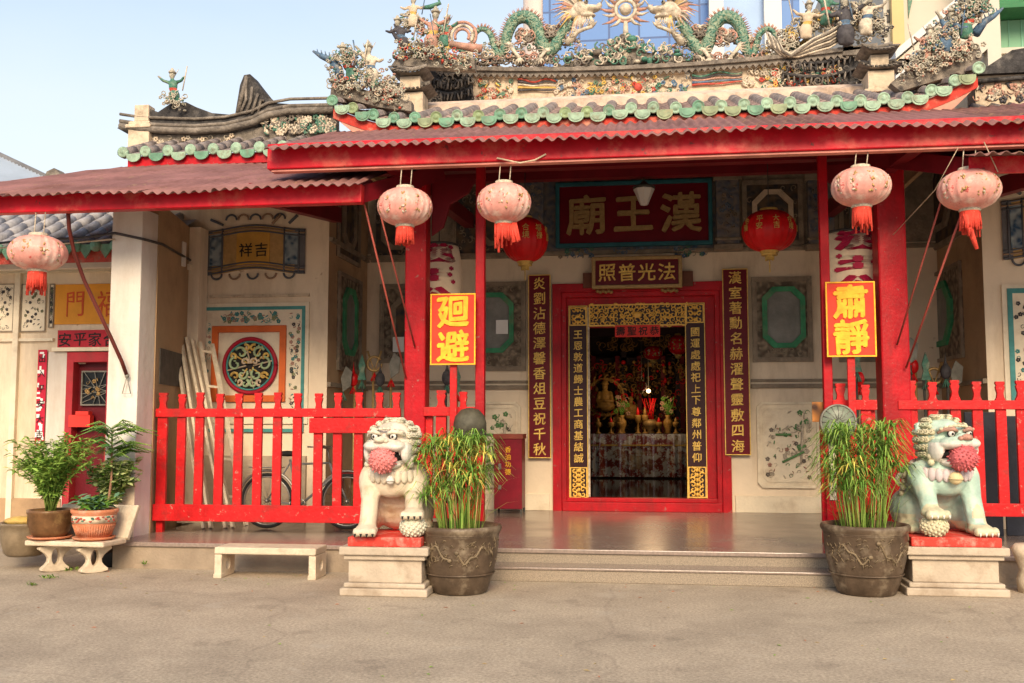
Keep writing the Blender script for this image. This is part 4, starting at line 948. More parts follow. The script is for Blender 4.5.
# scroll painting 祥吉
def wall_scroll(px, Y, label_, chars):
    x0, x1, z0, z1 = P2(*px, Y); w_ = x1 - x0; h = z1 - z0
    s = MB()
    def cz(u): return .04 * math.cos((u - .5) * 2 * PI) - .04
    for i in range(20):
        a, b = i / 20, (i + 1) / 20
        s.add([(x0 + w_ * a, Y - .03, z0 + h * .12 + cz(a)), (x0 + w_ * b, Y - .03, z0 + h * .12 + cz(b)), (x0 + w_ * b, Y - .03, z1 - h * .1 + cz(b)), (x0 + w_ * a, Y - .03, z1 - h * .1 + cz(a)), (x0 + w_ * a, Y - .001, z0 + h * .12 + cz(a)), (x0 + w_ * b, Y - .001, z0 + h * .12 + cz(b)), (x0 + w_ * b, Y - .001, z1 - h * .1 + cz(b)), (x0 + w_ * a, Y - .001, z1 - h * .1 + cz(a))], [(0, 1, 2, 3), (0, 4, 5, 1), (2, 6, 7, 3)], 1 if .08 < a < .9 else 0)
    p = s.build('scroll_relief', [mat('slate_scroll', (.13, .13, .14), .7, .2, 8), mat('ochre_scroll', (.42, .26, .1), .7, .2, 9)], temple)
    m = MB()
    for j in (0, 1, 2):
        for zz in (z0 + h * (.14 + .05 * j), z1 - h * (.12 + .05 * j)):
            m.tube([(x0 + w_ * i / 24, Y - .036, zz + cz(i / 24)) for i in range(25)], .012, 5, j % 2)
    for u in (.06, .2, .8, .94): m.tube([(x0 + w_ * u, Y - .036, z0 + h * .12 + cz(u)), (x0 + w_ * u, Y - .036, z1 - h * .1 + cz(u))], .014, 5, 0)
    for k, (u0, u1, zz) in enumerate(((.28, .75, z1 - h * .02), (.15, .85, z0 + h * .04))):       # knotted cords above and below
        for t in range(5): m.torus((x0 + w_ * (u0 + (u1 - u0) * t / 4), Y - .03, zz + cz(.5)), .075, .014, 14, 5, t % 2, 'y', 0, PI if k == 0 else -PI)
    m.tube([(x0 + w_ * .08, Y - .03, z1), (x0 + w_ * .2, Y - .03, z1 - h * .1)], .02, 6, 0); m.tube([(x0 + w_ * .92, Y - .03, z1 + .03), (x0 + w_ * .84, Y - .03, z1 - h * .1)], .02, 6, 0); m.tube([(x0 + w_ * .76, Y - .03, z1 + .05), (x0 + w_ * .68, Y - .03, z1 - h * .1)], .02, 6, 1)
    m.build('scroll_trim', [mat('slate_trim', (.1, .105, .12), .7), mat('brown_trim', (.3, .2, .13), .7)], p)
    MB().box(x0 + w_ * .34, x0 + w_ * .66, Y - .04, Y - .031, z0 + h * .22 - .04, z1 - h * .18 - .04).build('centre_panel', mat('amber_panel', (.5, .27, .05), .6), p)
    MB().box(x0 + w_ * .08, x0 + w_ * .19, Y - .04, Y - .031, z0 + h * .22 - .03, z1 - h * .2 - .03).box(x0 + w_ * .8, x0 + w_ * .93, Y - .04, Y - .031, z0 + h * .22 - .03, z1 - h * .2 - .03).build('picture_panel', carved('blue_picture', (.03, .07, .13), (.25, .3, .32), 16), p)
    m = MB()
    for i, ch in enumerate(chars): m.text(ch, x0 + w_ * (.43 + .15 * i), Y - .041, (z0 + z1) / 2 - .04, .2, 0, .004, .005)
    if chars: m.build('lettering', 'ink', p)
wall_scroll((203, 219, 306, 276), YL, '', '祥吉')
wall_scroll((1001, 186, 1104, 262), YL, '', '')
# right bay border panel
x0, x1, z0, z1 = P2(1003, 284, 1100, 408, YL); p = MB().box(x0, x1, YL - .03, YL - .001, z0, z1).build('round_window', 'panel', temple)
MB().frame(rc(x0 + .06, x1, z0, z1 - .05), rc(x0 + .12, x1 - .1, z0 + .05, z1 - .11), YL - .04, YL - .0305).build('painted_border', 'teal', p)
mb = MB(); floral(mb, x0 + .15, x0 + .5, YL - .035, z0 + .1, z1 - .2, 80, [0, 1, 2, 2], .028, 51); mb.build('flower_pattern', ['teal', 'figpink', 'figdark'], p)
zc = at(250, 302, YL).z
MB().box(-6.1, -XS - .26, YL - .03, YL - .001, zc + .06, zc + .1).build('string_course', 'cream', temple)
zc = at(250, 437, YL).z
MB().box(-6.1, -XS - .26, YL - .06, YL - .001, FL, zc - .25).build('wall_plinth', mat('grey_tan_plinth', (.42, .34, .25), .85, .2, 3, .2), temple)
# slate board and white cover on the skewed side wall
def sw(t, z, o=.0):     # point on the left bay side wall
    a, b = Vector((-5.72, 11.1, 0)), Vector((-6.12, 12.9, 0)); p = a.lerp(b, t); nrm = Vector((1.8, .4, 0)).normalized(); p = p + nrm * o; return (p.x, p.y, z)
zA, zB = at(158, 385, 11.6).z, at(158, 350, 11.6).z
mb = MB(); mb.add([sw(.1, zA, .012), sw(.85, zA, .012), sw(.85, zB, .012), sw(.1, zB, .012), sw(.1, zA, .001), sw(.85, zA, .001), sw(.85, zB, .001), sw(.1, zB, .001)], [(0, 1, 2, 3), (0, 4, 5, 1), (2, 6, 7, 3), (1, 5, 6, 2), (3, 7, 4, 0)])
tag(mb.build('slate_board', mat('slate_board', (.1, .085, .07), .8, .25, 6)), 'dark slate board fixed on the tan side wall behind the white pillar', 'board')

# ================================================================== INTERIOR
room = MB()
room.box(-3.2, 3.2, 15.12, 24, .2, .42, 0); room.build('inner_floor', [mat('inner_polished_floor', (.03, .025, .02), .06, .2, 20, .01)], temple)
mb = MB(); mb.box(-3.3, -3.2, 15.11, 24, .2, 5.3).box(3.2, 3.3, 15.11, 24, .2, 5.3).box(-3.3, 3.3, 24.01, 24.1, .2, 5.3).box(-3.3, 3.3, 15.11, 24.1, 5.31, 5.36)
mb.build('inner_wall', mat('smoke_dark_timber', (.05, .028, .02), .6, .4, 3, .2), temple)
Yt = 21.0; x0, x1, z0, z1 = P2(592, 434, 685, 475, Yt); z0 = .42
t = thing('altar_table', 'altar table under a plastic covered red and gold cloth inside the hall', 'altar table', ((x0 + x1) / 2, Yt, .42))
MB().box(x0, x1, Yt + .05, Yt + 1.1, z1 - .06, z1).build('tabletop', 'lacq', t)
mb = MB(); n = 90
vs = []
for k in range(7):
    for i in range(n + 1):
        u = i / n; x = x0 - .02 + (x1 - x0 + .04) * u; v = k / 6
        vs.append((x, Yt + .03 - .05 * v * (math.sin(u * 55 + math.sin(u * 13) * 3) * .6 + math.sin(u * 23) * .5), z1 + .003 - (z1 - .45) * v))
mb.add(vs, [(k * (n + 1) + i, (k + 1) * (n + 1) + i, (k + 1) * (n + 1) + i + 1, k * (n + 1) + i + 1) for k in range(6) for i in range(n)], 0, True)
cm = mat('brocade_cloth', (.3, .05, .03), .22, .3, 5, .9, 9, dirt=(.62, .5, .3), damt=1, dscale=2.4, coat=1, chips=(.75, .68, .58), chs=6, chth=.5)
mb.build('altar_cloth', cm, t)
for xx in (x0 + .05, x1 - .05): MB().box(xx - .04, xx + .04, Yt + .1, Yt + .18, .42, z1 - .06).build('leg', 'lacq', t)
MB().box(x0 - .02, x1 + .02, Yt + .02, Yt + .04, z1 - .25, z1 - .22).build('cloth_band', 'goldp', t)
# gilded carved screen, seated deity and attendants
ys = 22.6
def seated(px, py0, py1, Y, label, big=True):
    c = at(px, py1, Y); h = at(px, py0, Y).z - c.z; z = c.z; x = c.x
    t = thing('deity_statue', label, 'statue', (x, Y, z))
    b = MB(); b.ell((x, Y, z + h * .2), (h * .34, h * .25, h * .2)); b.ell((x, Y, z + h * .48), (h * .2, h * .16, h * .28)); b.ell((x, Y - .02, z + h * .83), (h * .11, h * .11, h * .13))
    cap(b, (x - h * .18, Y, z + h * .62), (x - h * .25, Y - h * .12, z + h * .35), h * .08, h * .06); cap(b, (x + h * .18, Y, z + h * .62), (x + h * .25, Y - h * .12, z + h * .35), h * .08, h * .06)
    cap(b, (x - h * .25, Y - h * .12, z + h * .35), (x, Y - h * .22, z + h * .38), h * .06, h * .05); cap(b, (x + h * .25, Y - h * .12, z + h * .35), (x, Y - h * .22, z + h * .38), h * .06, h * .05)
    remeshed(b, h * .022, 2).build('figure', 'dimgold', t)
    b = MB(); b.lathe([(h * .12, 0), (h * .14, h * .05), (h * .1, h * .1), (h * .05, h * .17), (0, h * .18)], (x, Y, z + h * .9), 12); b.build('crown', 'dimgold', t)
    if big:
        b = MB(); b.torus((x, Y + h * .2, z + h * .5), h * .62, h * .045, 28, 6, 0, 'y')
        for i in range(22): a = i * PI / 11; spiral(b, x + h * .62 * math.cos(a), Y + h * .18, z + h * .5 + h * .62 * math.sin(a), h * .14, .9, h * .03, i % 3 == 0, a, 1, 8, 5)
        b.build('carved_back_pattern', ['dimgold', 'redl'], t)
    return t
seated(605, 382, 412, 22.0, 'large gilded deity statue seated before a carved halo in the hall')
seated(631, 398, 420, 22.2, 'small gilded statue standing just right of the large seated deity', False)
seated(617, 412, 428, 21.6, 'smallest gilded statue low in front of the large deity', False)
t = thing('altar_screen', 'tall dark carved gilt screen at the back of the hall', 'screen', (0, 23.5, .42))
mb = MB()
for a, b in ((-1.9, -1.75), (-.5, -.38), (.75, .9), (1.75, 1.9)): mb.box(a, b, 23.4, 23.5, .42, 4.4)
mb.box(-1.9, 1.9, 23.4, 23.5, 2.95, 3.1).box(-1.9, 1.9, 23.38, 23.5, 3.6, 3.8)
mb.build('post', 'lacq', t)
mb = MB(); q = random.Random(8)
for i in range(150): spiral(mb, q.uniform(-1.7, 1.8), 23.35, q.choice((q.uniform(2.6, 2.95), q.uniform(3.1, 3.6))), q.uniform(.06, .14), 1, .014, 0, q.uniform(0, 6), q.choice((1, -1)), 9, 5)
for i in range(60): spiral(mb, q.uniform(-1.7, 1.8), 23.35, q.uniform(1.4, 2.6), q.uniform(.05, .1), 1, .012, 0, q.uniform(0, 6), 1, 9, 5)
mb.build('carving_pattern', mat('tarnished_gilt', (.28, .15, .05), .5, .4, 8, metal=.3), t)
t = thing('incense_burner', 'bronze incense burner with tall sticks on the altar table', 'incense burner', at(650, 434, 21.3))
o = ORG[t.name]; MB().lathe([(.08, 0), (.1, .02), (.06, .08), (.15, .16), (.16, .26), (.13, .28), (.15, .3), (.12, .3), (.1, .24)], o, 16).build('bowl', 'goldo', t)
mb = MB()
for i in range(12): mb.tube([(o.x + rnd.uniform(-.08, .08), o.y, o.z + .25), (o.x + rnd.uniform(-.16, .16), o.y, o.z + .75)], .006, 4)
mb.build('incense_sticks', 'redl', t)
for k, (px, lab) in enumerate(((622, 'brass altar vase left of the incense burner in the hall'), (668, 'brass altar vase right of the incense burner in the hall'))):
    t = thing('altar_vase', lab, 'vase', at(px, 434, 21.4), 'vases on the altar table'); o = ORG[t.name]
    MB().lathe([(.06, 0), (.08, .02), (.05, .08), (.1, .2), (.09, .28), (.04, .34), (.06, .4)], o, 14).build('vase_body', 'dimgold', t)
    mb = MB(); floral(mb, o.x - .14, o.x + .14, o.y, o.z + .42, o.z + .8, 26, [0, 1, 1], .05, 60 + k)
    for j in range(6): mb.tube([(o.x, o.y, o.z + .36), (o.x + (j - 2.5) * .05, o.y, o.z + .7)], .008, 4, 1)
    mb.build('flowers', ['figpink', 'leaf'], t)
for k in range(7):
    px = (598, 611, 620, 638, 645, 659, 676)[k]
    t = thing('offering_cup', ('brass offering cup at the far left end of the altar', 'second brass offering cup from the left end of the altar', 'brass offering cup just left of the left altar vase', 'tall brass candlestick left of the incense burner', 'short brass candlestick touching the incense burner', 'brass offering cup between the incense burner and the right vase', 'brass offering cup at the far right end of the altar')[k], 'cup', at(px, 434, 21.25), 'brass cups and candlesticks on the altar table'); o = ORG[t.name]
    s = 1.6 if k in (3, 4) else 1
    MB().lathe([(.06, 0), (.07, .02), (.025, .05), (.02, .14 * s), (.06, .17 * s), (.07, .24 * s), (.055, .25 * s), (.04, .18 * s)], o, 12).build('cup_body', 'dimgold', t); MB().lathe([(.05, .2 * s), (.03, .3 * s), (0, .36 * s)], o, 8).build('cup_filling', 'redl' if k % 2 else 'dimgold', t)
t = thing('carved_canopy', 'gilded carved shrine canopy with red lining behind the altar statues', 'shrine', at(630, 434, 22.9))
mb = MB(); q = random.Random(18)
for i in range(300):
    px, py = q.uniform(592, 684), q.choice((q.uniform(362, 380), q.uniform(380, 432), q.uniform(380, 432))); p = at(px, py, 22.8)
    if abs(px - 606) < 9 and 380 < py < 414: continue
    if q.random() < .6: spiral(mb, p.x, 22.8 - q.random() * .3, p.z, q.uniform(.03, .09), 1, .012, q.choice((0, 0, 1, 2)), q.uniform(0, 6), q.choice((1, -1)), 8, 5)
    else: mb.ell((p.x, 22.8 - q.random() * .3, p.z), (q.uniform(.02, .06), .03, q.uniform(.02, .07)), 6, 4, q.choice((0, 1, 1, 2)))
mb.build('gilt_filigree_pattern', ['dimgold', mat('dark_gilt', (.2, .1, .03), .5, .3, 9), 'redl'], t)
for px in (594, 618, 640, 664, 683): p = at(px, 434, 22.95); MB().box(p.x - .05, p.x + .05, 22.95, 23.05, .42, at(px, 356, 22.95).z).build('shrine_post', 'dred', t)
# lit bulb seen in the hall
t = thing('altar_lamp', 'small lit round bulb hanging in the dark hall', 'lamp', at(648.5, 391, 21)); o = ORG[t.name]
bm_ = mat('warm_bulb', (1, .72, .35), .5, bump=0, emit=2.5)
MB().ell(o, .045, 12, 8).build('bulb', bm_, t); MB().tube([o + Vector((0, 0, .05)), o + Vector((0, 0, 1.6))], .006, 5).build('cord', 'dark', t)
ld = bpy.data.lights.new('altar_lamp_light', 'POINT'); ld.energy = 15; ld.specular_factor = 0; ld.color = (1, .68, .36); ld.shadow_soft_size = .35; lo = bpy.data.objects.new('altar_lamp_light', ld); col.objects.link(lo); lo.location = Vector((0, -.2, .0)); lo.parent = t
# ================================================================== LANTERNS
def lantern(px, py, wpx, Y, label, hk=.72, torn=0, cordtop=None, gname='faded pink lanterns under the eaves', seed=0, chars=None, red=False, tz=None, tilt=0):
    q = random.Random(seed); c = at(px, py, Y); k = (at(px + 50, py, Y) - at(px - 50, py, Y)).x / 100; r = wpx * k / 2; h = r * hk
    t = thing('paper_lantern', label, 'lantern', c, gname)
    ns = 20; prof = []
    for i in range(15):
        a = -PI / 2 + PI * i / 14; prof.append((max(r * .3, r * abs(math.cos(a)) ** .8), h * math.sin(a)))
    m = MB(); m.lathe(prof, c, 64, 0, lob=.07, lobn=ns); body = m.build('lantern_body', 'redl' if red else 'pinkl', t)
    m = MB()
    m.lathe([(r * .3, -.02), (r * .34, .0), (r * .33, .03), (r * .28, .035)], c + Vector((0, 0, h * .95)), 20).lathe([(r * .28, -.035), (r * .36, -.02), (r * .34, .0), (r * .3, .01)], c - Vector((0, 0, h * .95)), 20)
    m.build('end_cap', 'figyel' if red else 'figw', t)
    # painted flowers and characters on the silk
    m = MB()
    for s in range(5):
        an = -PI / 2 + (s - 2) * .62 + .15
        R_ = r * .985
        if chars:
            for j, ch in enumerate(chars[s % len(chars)]):
                zz = h * (.4 - .34 * j); rr = r * (max(0, 1 - (zz / h) ** 2)) ** .4 * 1.02
                T = Matrix.Translation(c + Vector((rr * math.cos(an), rr * math.sin(an), zz))) @ Matrix.Rotation(an + PI / 2, 4, 'Z')
                m.text(ch, 0, 0, 0, h * .34, 0, .006, .0, T=T)
        else:
            for j in range(10):
                zz = q.uniform(-.5, .5) * h; a2 = an + q.uniform(-.16, .16); rr = r * (max(0, 1 - (zz / h) ** 2)) ** .4 * 1.0
                m.ell(c + Vector((rr * math.cos(a2), rr * math.sin(a2), zz)), (.02, .006, .01), 6, 4, q.choice((0, 0, 1)), Matrix.Rotation(a2 + PI / 2, 3, 'Z') @ Matrix.Rotation(q.uniform(0, 3), 3, 'Y'))
    m.build('painted_pattern', ['figyel' if red else 'goldo', 'figw' if not red else 'figw'], body)
    # tassel fringe
    m = MB(); zt = c.z - h - .01; L_ = .14 if not red else .05
    m.lathe([(r * .3, .0), (r * .31, -.03), (r * .3, -.035)], (c.x, c.y, zt), 18, 1)
    nn = 46 if not red else 20
    for i in range(nn):
        a = 2 * PI * i / nn; L = (r * .62 if not red else r * .3) * q.uniform(.85, 1.1)
        if torn and q.random() < .35: L *= q.uniform(1.1, 1.5)
        rr = r * .29 if not red else r * .14; e = 1.0 + q.uniform(-.1, .18)
        m.tube([(c.x + rr * math.cos(a), c.y + rr * math.sin(a), zt), (c.x + rr * e * math.cos(a), c.y + rr * e * math.sin(a), zt - L)], .009, 4, 0)
    if torn == 2: m.tube([(c.x - r * .2, c.y - r * .2, zt - .05), (c.x - r * .05, c.y - r * .2, zt - r * .8), (c.x + r * .12, c.y - r * .2, zt - r * 1.35)], [.035, .03, .018], 6, 0)
    if torn == 3:
        for j in range(5): m.tube([(c.x + r * (.2 + .06 * j), c.y - r * .1, zt), (c.x + r * (.35 + .06 * j), c.y - r * .1, zt - r * q.uniform(.5, .8))], .016, 5, 0)
        for j in range(3): m.tube([(c.x - r * (.3 - .1 * j), c.y - r * .1, zt), (c.x - r * (.3 - .12 * j), c.y - r * .1, zt - r * q.uniform(.9, 1.15))], .014, 5, 0)
    if red: m.tube([(c.x, c.y, zt), (c.x, c.y, zt - r * .75)], .008, 5, 0)
    m.build('tassel', ['figyel' if red else 'tassel', 'figyel' if red else 'figw'], t)
    m = MB(); zt = tz if tz else zb0
    if not red:
        for s in (-1, 1): m.tube([(c.x + s * .055, c.y, c.z + h * .95), (c.x + s * .055 + .02, c.y - .01, zt)], .006, 5)
        m.torus((c.x, c.y, c.z + h * .97), .055, .006, 14, 5, 0, 'z')
    else: m.tube([(c.x, c.y, c.z + h), (c.x, c.y, zt)], .006, 5)
    m.build('hanging_wire', 'figw' if not red else 'dark', t)
    return t
yl = 9.9
lantern(405, 207, 53, yl, 'faded pink lantern hanging in front of the big left column', .70, seed=1)
lantern(504, 203, 53, yl, 'faded pink lantern with ragged tassel overlapping a red lantern, left of the doorway', .74, 3, seed=2)
lantern(861, 187, 59, yl, 'faded pink lantern hanging in front of the big right column', .68, 1, seed=3)
lantern(969, 190, 62, yl, 'faded pink lantern with one long hanging tassel end, rightmost under the eaves', .68, 2, seed=4)
lantern(38, 253, 51, 9.85, 'grimy pink lantern hanging alone before the side house, leftmost', .64, 1, seed=5, tz=zw0)
lantern(525, 240, 45, 12.6, 'bright red lantern with gold writing half hidden behind a pink lantern', 1.0, 0, gname='bright red lanterns inside the porch', seed=6, chars=['福祿', '如意', '合境'], red=True, tz=4.8)
lantern(769, 231, 54, 12.3, 'bright red lantern with gold writing and yellow tassel right of the large name plaque', .8, 0, gname='bright red lanterns inside the porch', seed=7, chars=['合境', '平安', '大吉'], red=True, tz=4.8)
lantern(653, 353, 19, 17.5, 'small red lantern glowing high inside the dark hall', .75, 0, gname='small red lanterns inside the hall', seed=8, red=True, tz=5.2)
lantern(641.5, 386, 11, 20.5, 'tiny red lantern low inside the hall beside the lit bulb', .9, 0, gname='small red lanterns inside the hall', seed=9, red=True, tz=5.2)
lantern(678, 345, 20, 16.6, 'dull red lantern at the right edge inside the doorway', 1.0, 0, gname='small red lanterns inside the hall', seed=10, red=True, tz=5.2)
# big cream barrel lanterns lettered 漢王公
def barrel(px0, px1, py0, py1, Y, label, chars):
    x0, x1, z0, z1 = rect(px0, py0, px1, py1, Y); r = (x1 - x0) / 2; c = Vector(((x0 + x1) / 2, Y, z0)); h = z1 - z0
    t = thing('barrel_lantern', label, 'lantern', c)
    prof = [(r * (.72 + .28 * math.sin(PI * (.12 + .76 * i / 12))), h * i / 12) for i in range(13)]
    MB().lathe(prof, c, 40).build('lantern_body', 'creaml', t)
    m = MB()
    for z in (0, h): m.torus(c + Vector((0, 0, z)), r * .82, .018, 30, 6)
    m.build('rim', 'dark', t)
    m = MB(); n = len(chars)
    for i, ch in enumerate(chars):
        vs, fs = glyph(ch, .035); s = h / n * .92; zc = h * (1 - (i + .5) / n)
        out = []
        for p in vs:
            a = -PI / 2 + p[0] * s * 2.1 / r; zz = zc + p[1] * s * .9; rr = r * (.72 + .28 * math.sin(PI * (.12 + .76 * max(0, min(1, zz / h))))) + .004 + (.01 if p[2] > .05 else -.006)
            out.append((c.x + rr * math.cos(a), c.y + rr * math.sin(a), c.z + zz))
        for dx, dz in ((0, 0), (.02, 0), (-.02, 0), (0, .012), (0, -.012)):
            k_ = abs(dx) * .02 + abs(dz) * .03; m.add([(c.x + (x_ - c.x) * math.cos(dx / r) - (y_ - c.y) * math.sin(dx / r), c.y + (x_ - c.x) * math.sin(dx / r) + (y_ - c.y) * math.cos(dx / r) - k_, z_ + dz) for x_, y_, z_ in out], fs)
    m.build('lettering', mat('crimson_ink', (.36, .01, .05), .6), t)
    MB().tube([c + Vector((0, 0, h)), c + Vector((0, 0, 4.6 - c.z))], .008, 5).build('cord', 'dark', t)
barrel(416, 462, 246, 310, 12.2, 'large cream barrel lantern with crimson characters behind the left votive sign', '漢王公')
barrel(819, 884, 234, 300, 11.9, 'large cream barrel lantern with crimson characters above the right votive sign', '漢王公')
# small glass ceiling lamp before the plaque
t = thing('ceiling_lamp', 'small white glass lamp hanging in front of the large name plaque', 'lamp', at(644, 196, 13.0)); o = ORG[t.name]
MB().lathe([(.0, -.13), (.05, -.12), (.1, .0), (.14, .09), (.12, .1)], o, 8, smooth=False).build('lamp_shade', mat('frosted_glass', (.6, .58, .55), .25, .1), t)
MB().lathe([(.14, .1), (.15, .12), (.06, .16), (.02, .2)], o, 12).tube([o + Vector((0, 0, .2)), (o.x, o.y, 4.85)], .009, 6).build('lamp_mount', 'dark', t)

# ================================================================== FENCES
def picket(mb, x, y, z0, z1, w=.115, d=.045):
    h = .2
    P = [(x - w / 2, z0), (x + w / 2, z0), (x + w / 2, z1 - h), (x + w * .36, z1 - h + .03), (x + w * .3, z1 - h + .07), (x + w * .46, z1 - .06), (x + w * .34, z1 - .045), (x + w * .46, z1 - .025), (x + w * .44, z1),
         (x - w * .44, z1), (x - w * .46, z1 - .025), (x - w * .34, z1 - .045), (x - w * .46, z1 - .06), (x - w * .3, z1 - h + .07), (x - w * .36, z1 - h + .03), (x - w / 2, z1 - h)]
    mb.prism(P, y - d / 2, y + d / 2)
def fence(label, pxs, px0, px1, Y, ytop, yrt, yrb, ybt, ybb, extra=None, ends=False):
    xm = (px0 + px1) / 2
    x0, x1 = at(px0, 460, Y).x, at(px1, 460, Y).x
    zt, zr1, zr0, zb1, zb0_ = [at(xm, v, Y).z for v in (ytop, yrt, yrb, ybt, ybb)]
    t = thing('picket_fence', label, 'fence', ((x0 + x1) / 2, Y, FL))
    MB().box(x0, x1, Y - .05, Y - .022, zr0, zr1).build('rail', 'fred', t, bevel=.006)
    MB().box(x0, x1, Y - .055, Y - .024, zb0_, zb1).build('rail', 'fred', t, bevel=.006)
    for i, p in enumerate(pxs):
        x = at(p, 460, Y).x; m = MB(); q = random.Random(i)
        picket(m, x, Y, zb0_ + .02, zt + q.uniform(-.012, .012), .105 if i else .12)
        m.build('picket', 'fred', t, bevel=.005)
    for xx in (x0 + .05, x1 - .05): MB().box(xx - .04, xx + .04, Y + .025, Y + .085, FL, zr0).build('foot', 'fred', t)
    if extra:
        a, b, c_, d = extra; MB().box(at(a, 460, Y).x, at(b, 460, Y).x, Y - .056, Y - .024, at(xm, d, Y).z, at(xm, c_, Y).z).build('rail_board', 'fred', t, bevel=.005)
    return t
fence('long red picket fence closing the left bay in front of the bicycle', [162, 181, 199, 219, 238, 257.5, 277, 297, 318, 337.5, 358.5, 379, 396], 156, 401, YF, 393, 408.5, 417, 505, 522, (310, 400, 418, 433))
fence('short red picket fence between the big left column and the thin left post', [441, 463], 424, 478, YF, 391, 407, 416, 503, 518)
fence('short red picket fence between the thin right post and the big right column', [842, 867], 832, 878, YF, 384, 400, 410, 500, 512)
fence('long red picket fence closing the right bay behind the green lion', [913, 934.5, 957, 979, 1002.5, 1023, 1045], 899, 1062, YF, 381, 400.5, 409.5, 503, 516)

# ================================================================== VOTIVE SIGNS
def votive(px0, py0, px1, py1, Y, chars, label, pymin):
    x0, x1, z0, z1 = rect(px0, py0, px1, py1, Y); xm = (x0 + x1) / 2
    t = thing('votive_sign', label, 'sign', (xm, Y, FL))
    MB().box(xm - .04, xm + .04, Y + .005, Y + .04, FL, z0 + .3).build('post', 'fred', t, bevel=.006)
    MB().box(x0, x1, Y - .03, Y, z0, z1).build('board', 'signo', t)
    MB().frame(rc(x0, x1, z0, z1), rc(x0 + .015, x1 - .015, z0 + .015, z1 - .015), Y - .04, Y - .0305).build('rim', 'signy', t)
    mb = MB(); h = (z1 - z0 - .04) / 2
    for i, c in enumerate(chars): mb.text(c, xm, Y - .031, z1 - .02 - h * (i + .5), h * .98, 0, .012, .03, sx=min(1, (x1 - x0) * .88 / (h * .95)))
    mb.build('lettering', 'signy', t)
votive(431, 294, 476, 365, YF - .22, '廻避', 'vermilion sign on a post left of the doorway with yellow characters 廻避', 430)
votive(825.5, 282, 875, 357, YF - .22, '肅靜', 'vermilion sign on a post right of the doorway with yellow characters 肅靜', 430)
# lamps fixed on the thin posts
t = thing('post_lamp', 'weathered grey round metal floodlight fixed on the thin left post', 'lamp', at(470, 425, YF - .22)); o = ORG[t.name]
T = Matrix.Translation(o)
MB().lathe([(.15, -.1), (.185, -.08), (.185, .02), (.165, .1), (.1, .17), (.03, .19), (0, .19)], o, 24).build('housing', mat('dark_bronze_hood', (.075, .07, .05), .55, .3, 9, .2, dirt=(.16, .15, .11), dscale=7), t)
MB().lathe([(.09, -.2), (.11, -.19), (.12, -.1), (.1, -.1)], o, 18).build('socket', 'chrome', t)
MB().torus(o + Vector((0, 0, -.1)), .165, .02, 26, 7).build('rim', 'dark', t); MB().box(o.x - .02, o.x + .13, o.y + .1, o.y + .17, o.z, o.z + .04).build('bracket', 'dark', t)
t = thing('post_lamp', 'grey green ribbed round floodlight facing forward on the thin right post', 'lamp', at(838, 422, YF - .25)); o = ORG[t.name]
T = Matrix.Translation(o) @ Matrix.Rotation(PI / 2, 4, 'X')
MB().lathe([(.0, .05), (.1, .045), (.17, .02), (.185, 0), (.185, -.06), (.1, -.1), (.03, -.11)], n=28, T=T).build('housing', mat('green_grey_glass', (.17, .2, .15), .3, .2, 6), t)
mb = MB(); mb.torus(o + Vector((0, -.02, 0)), .18, .012, 30, 6, 0, 'y')
for i in range(9): a = PI * i / 8; mb.tube([o + Vector((.03 * math.cos(a), -.055, .03 * math.sin(a))), o + Vector((.17 * math.cos(a), -.03, .17 * math.sin(a)))], .005, 4)
mb.build('ribs', 'pewter', t); MB().box(o.x - .02, o.x + .02, o.y + .1, o.y + .2, o.z - .02, o.z + .02).build('bracket', 'dark', t)
# small photo board beside the right post, and notices
def note(px0, py0, px1, py1, Y, m, label, nm='paper_notice', cat='notice'):
    x0, x1, z0, z1 = rect(px0, py0, px1, py1, Y); return tag(MB().box(x0, x1, Y - .012, Y, z0, z1).build(nm, m), label, cat)
note(812, 402, 824, 422, YF + .02, carved('dark_photo', (.06, .03, .02), (.5, .2, .05), 9), 'small dark framed picture fixed beside the thin right post', 'framed_picture', 'picture')
note(393, 337, 404, 352, YW - .06, 'paper', 'white paper notice on the carved panel left of the big left column')
note(496, 320, 508, 334, YW - .06, 'paper', 'white paper notice stuck on the green framed panel left of the doorway')
t = note(829, 432, 836, 500, YF - .1, 'figw', 'narrow pale strip notice pasted low on the thin right post')

# donation box
x0, x1, z0, z1 = rect(493, 434, 523, 512, 14.1)
t = thing('donation_box', 'dark red metal box cabinet with small yellow characters left of the door frame', 'box', ((x0 + x1) / 2, 14.1, FL))
MB().box(x0 + .015, x1 - .015, 14.1, 14.5, FL + .07, z1 - .07).build('cabinet', mat('oxblood_metal', (.2, .008, .02), .4, .2, 4, .05, dirt=(.1, .02, .02), dscale=5), t, bevel=.006)
MB().box(x0, x1, 14.08, 14.52, z1 - .07, z1).build('lid', mat('brown_red_lid', (.26, .06, .04), .5, .2, 4), t, bevel=.008)
mb = MB()
for xx in (x0 + .03, x1 - .03):
    for yy_ in (14.13, 14.47): mb.box(xx - .015, xx + .015, yy_ - .015, yy_ + .015, FL, FL + .07)
mb.build('foot', 'dark', t)
mb = MB()
for i, c_ in enumerate('香油功德'): mb.text(c_, (x0 + x1) / 2 + .0, 14.098, z1 - .22 - .105 * i, .09, 0, .004, .01)
mb.build('lettering', 'signy', t)
MB().box(x0 + .08, x0 + .12, 14.07, 14.098, z1 - .5, z1 - .42).box(x0 + .08, x0 + .12, 14.07, 14.098, z1 - .78, z1 - .72).build('padlock', 'chrome', t)

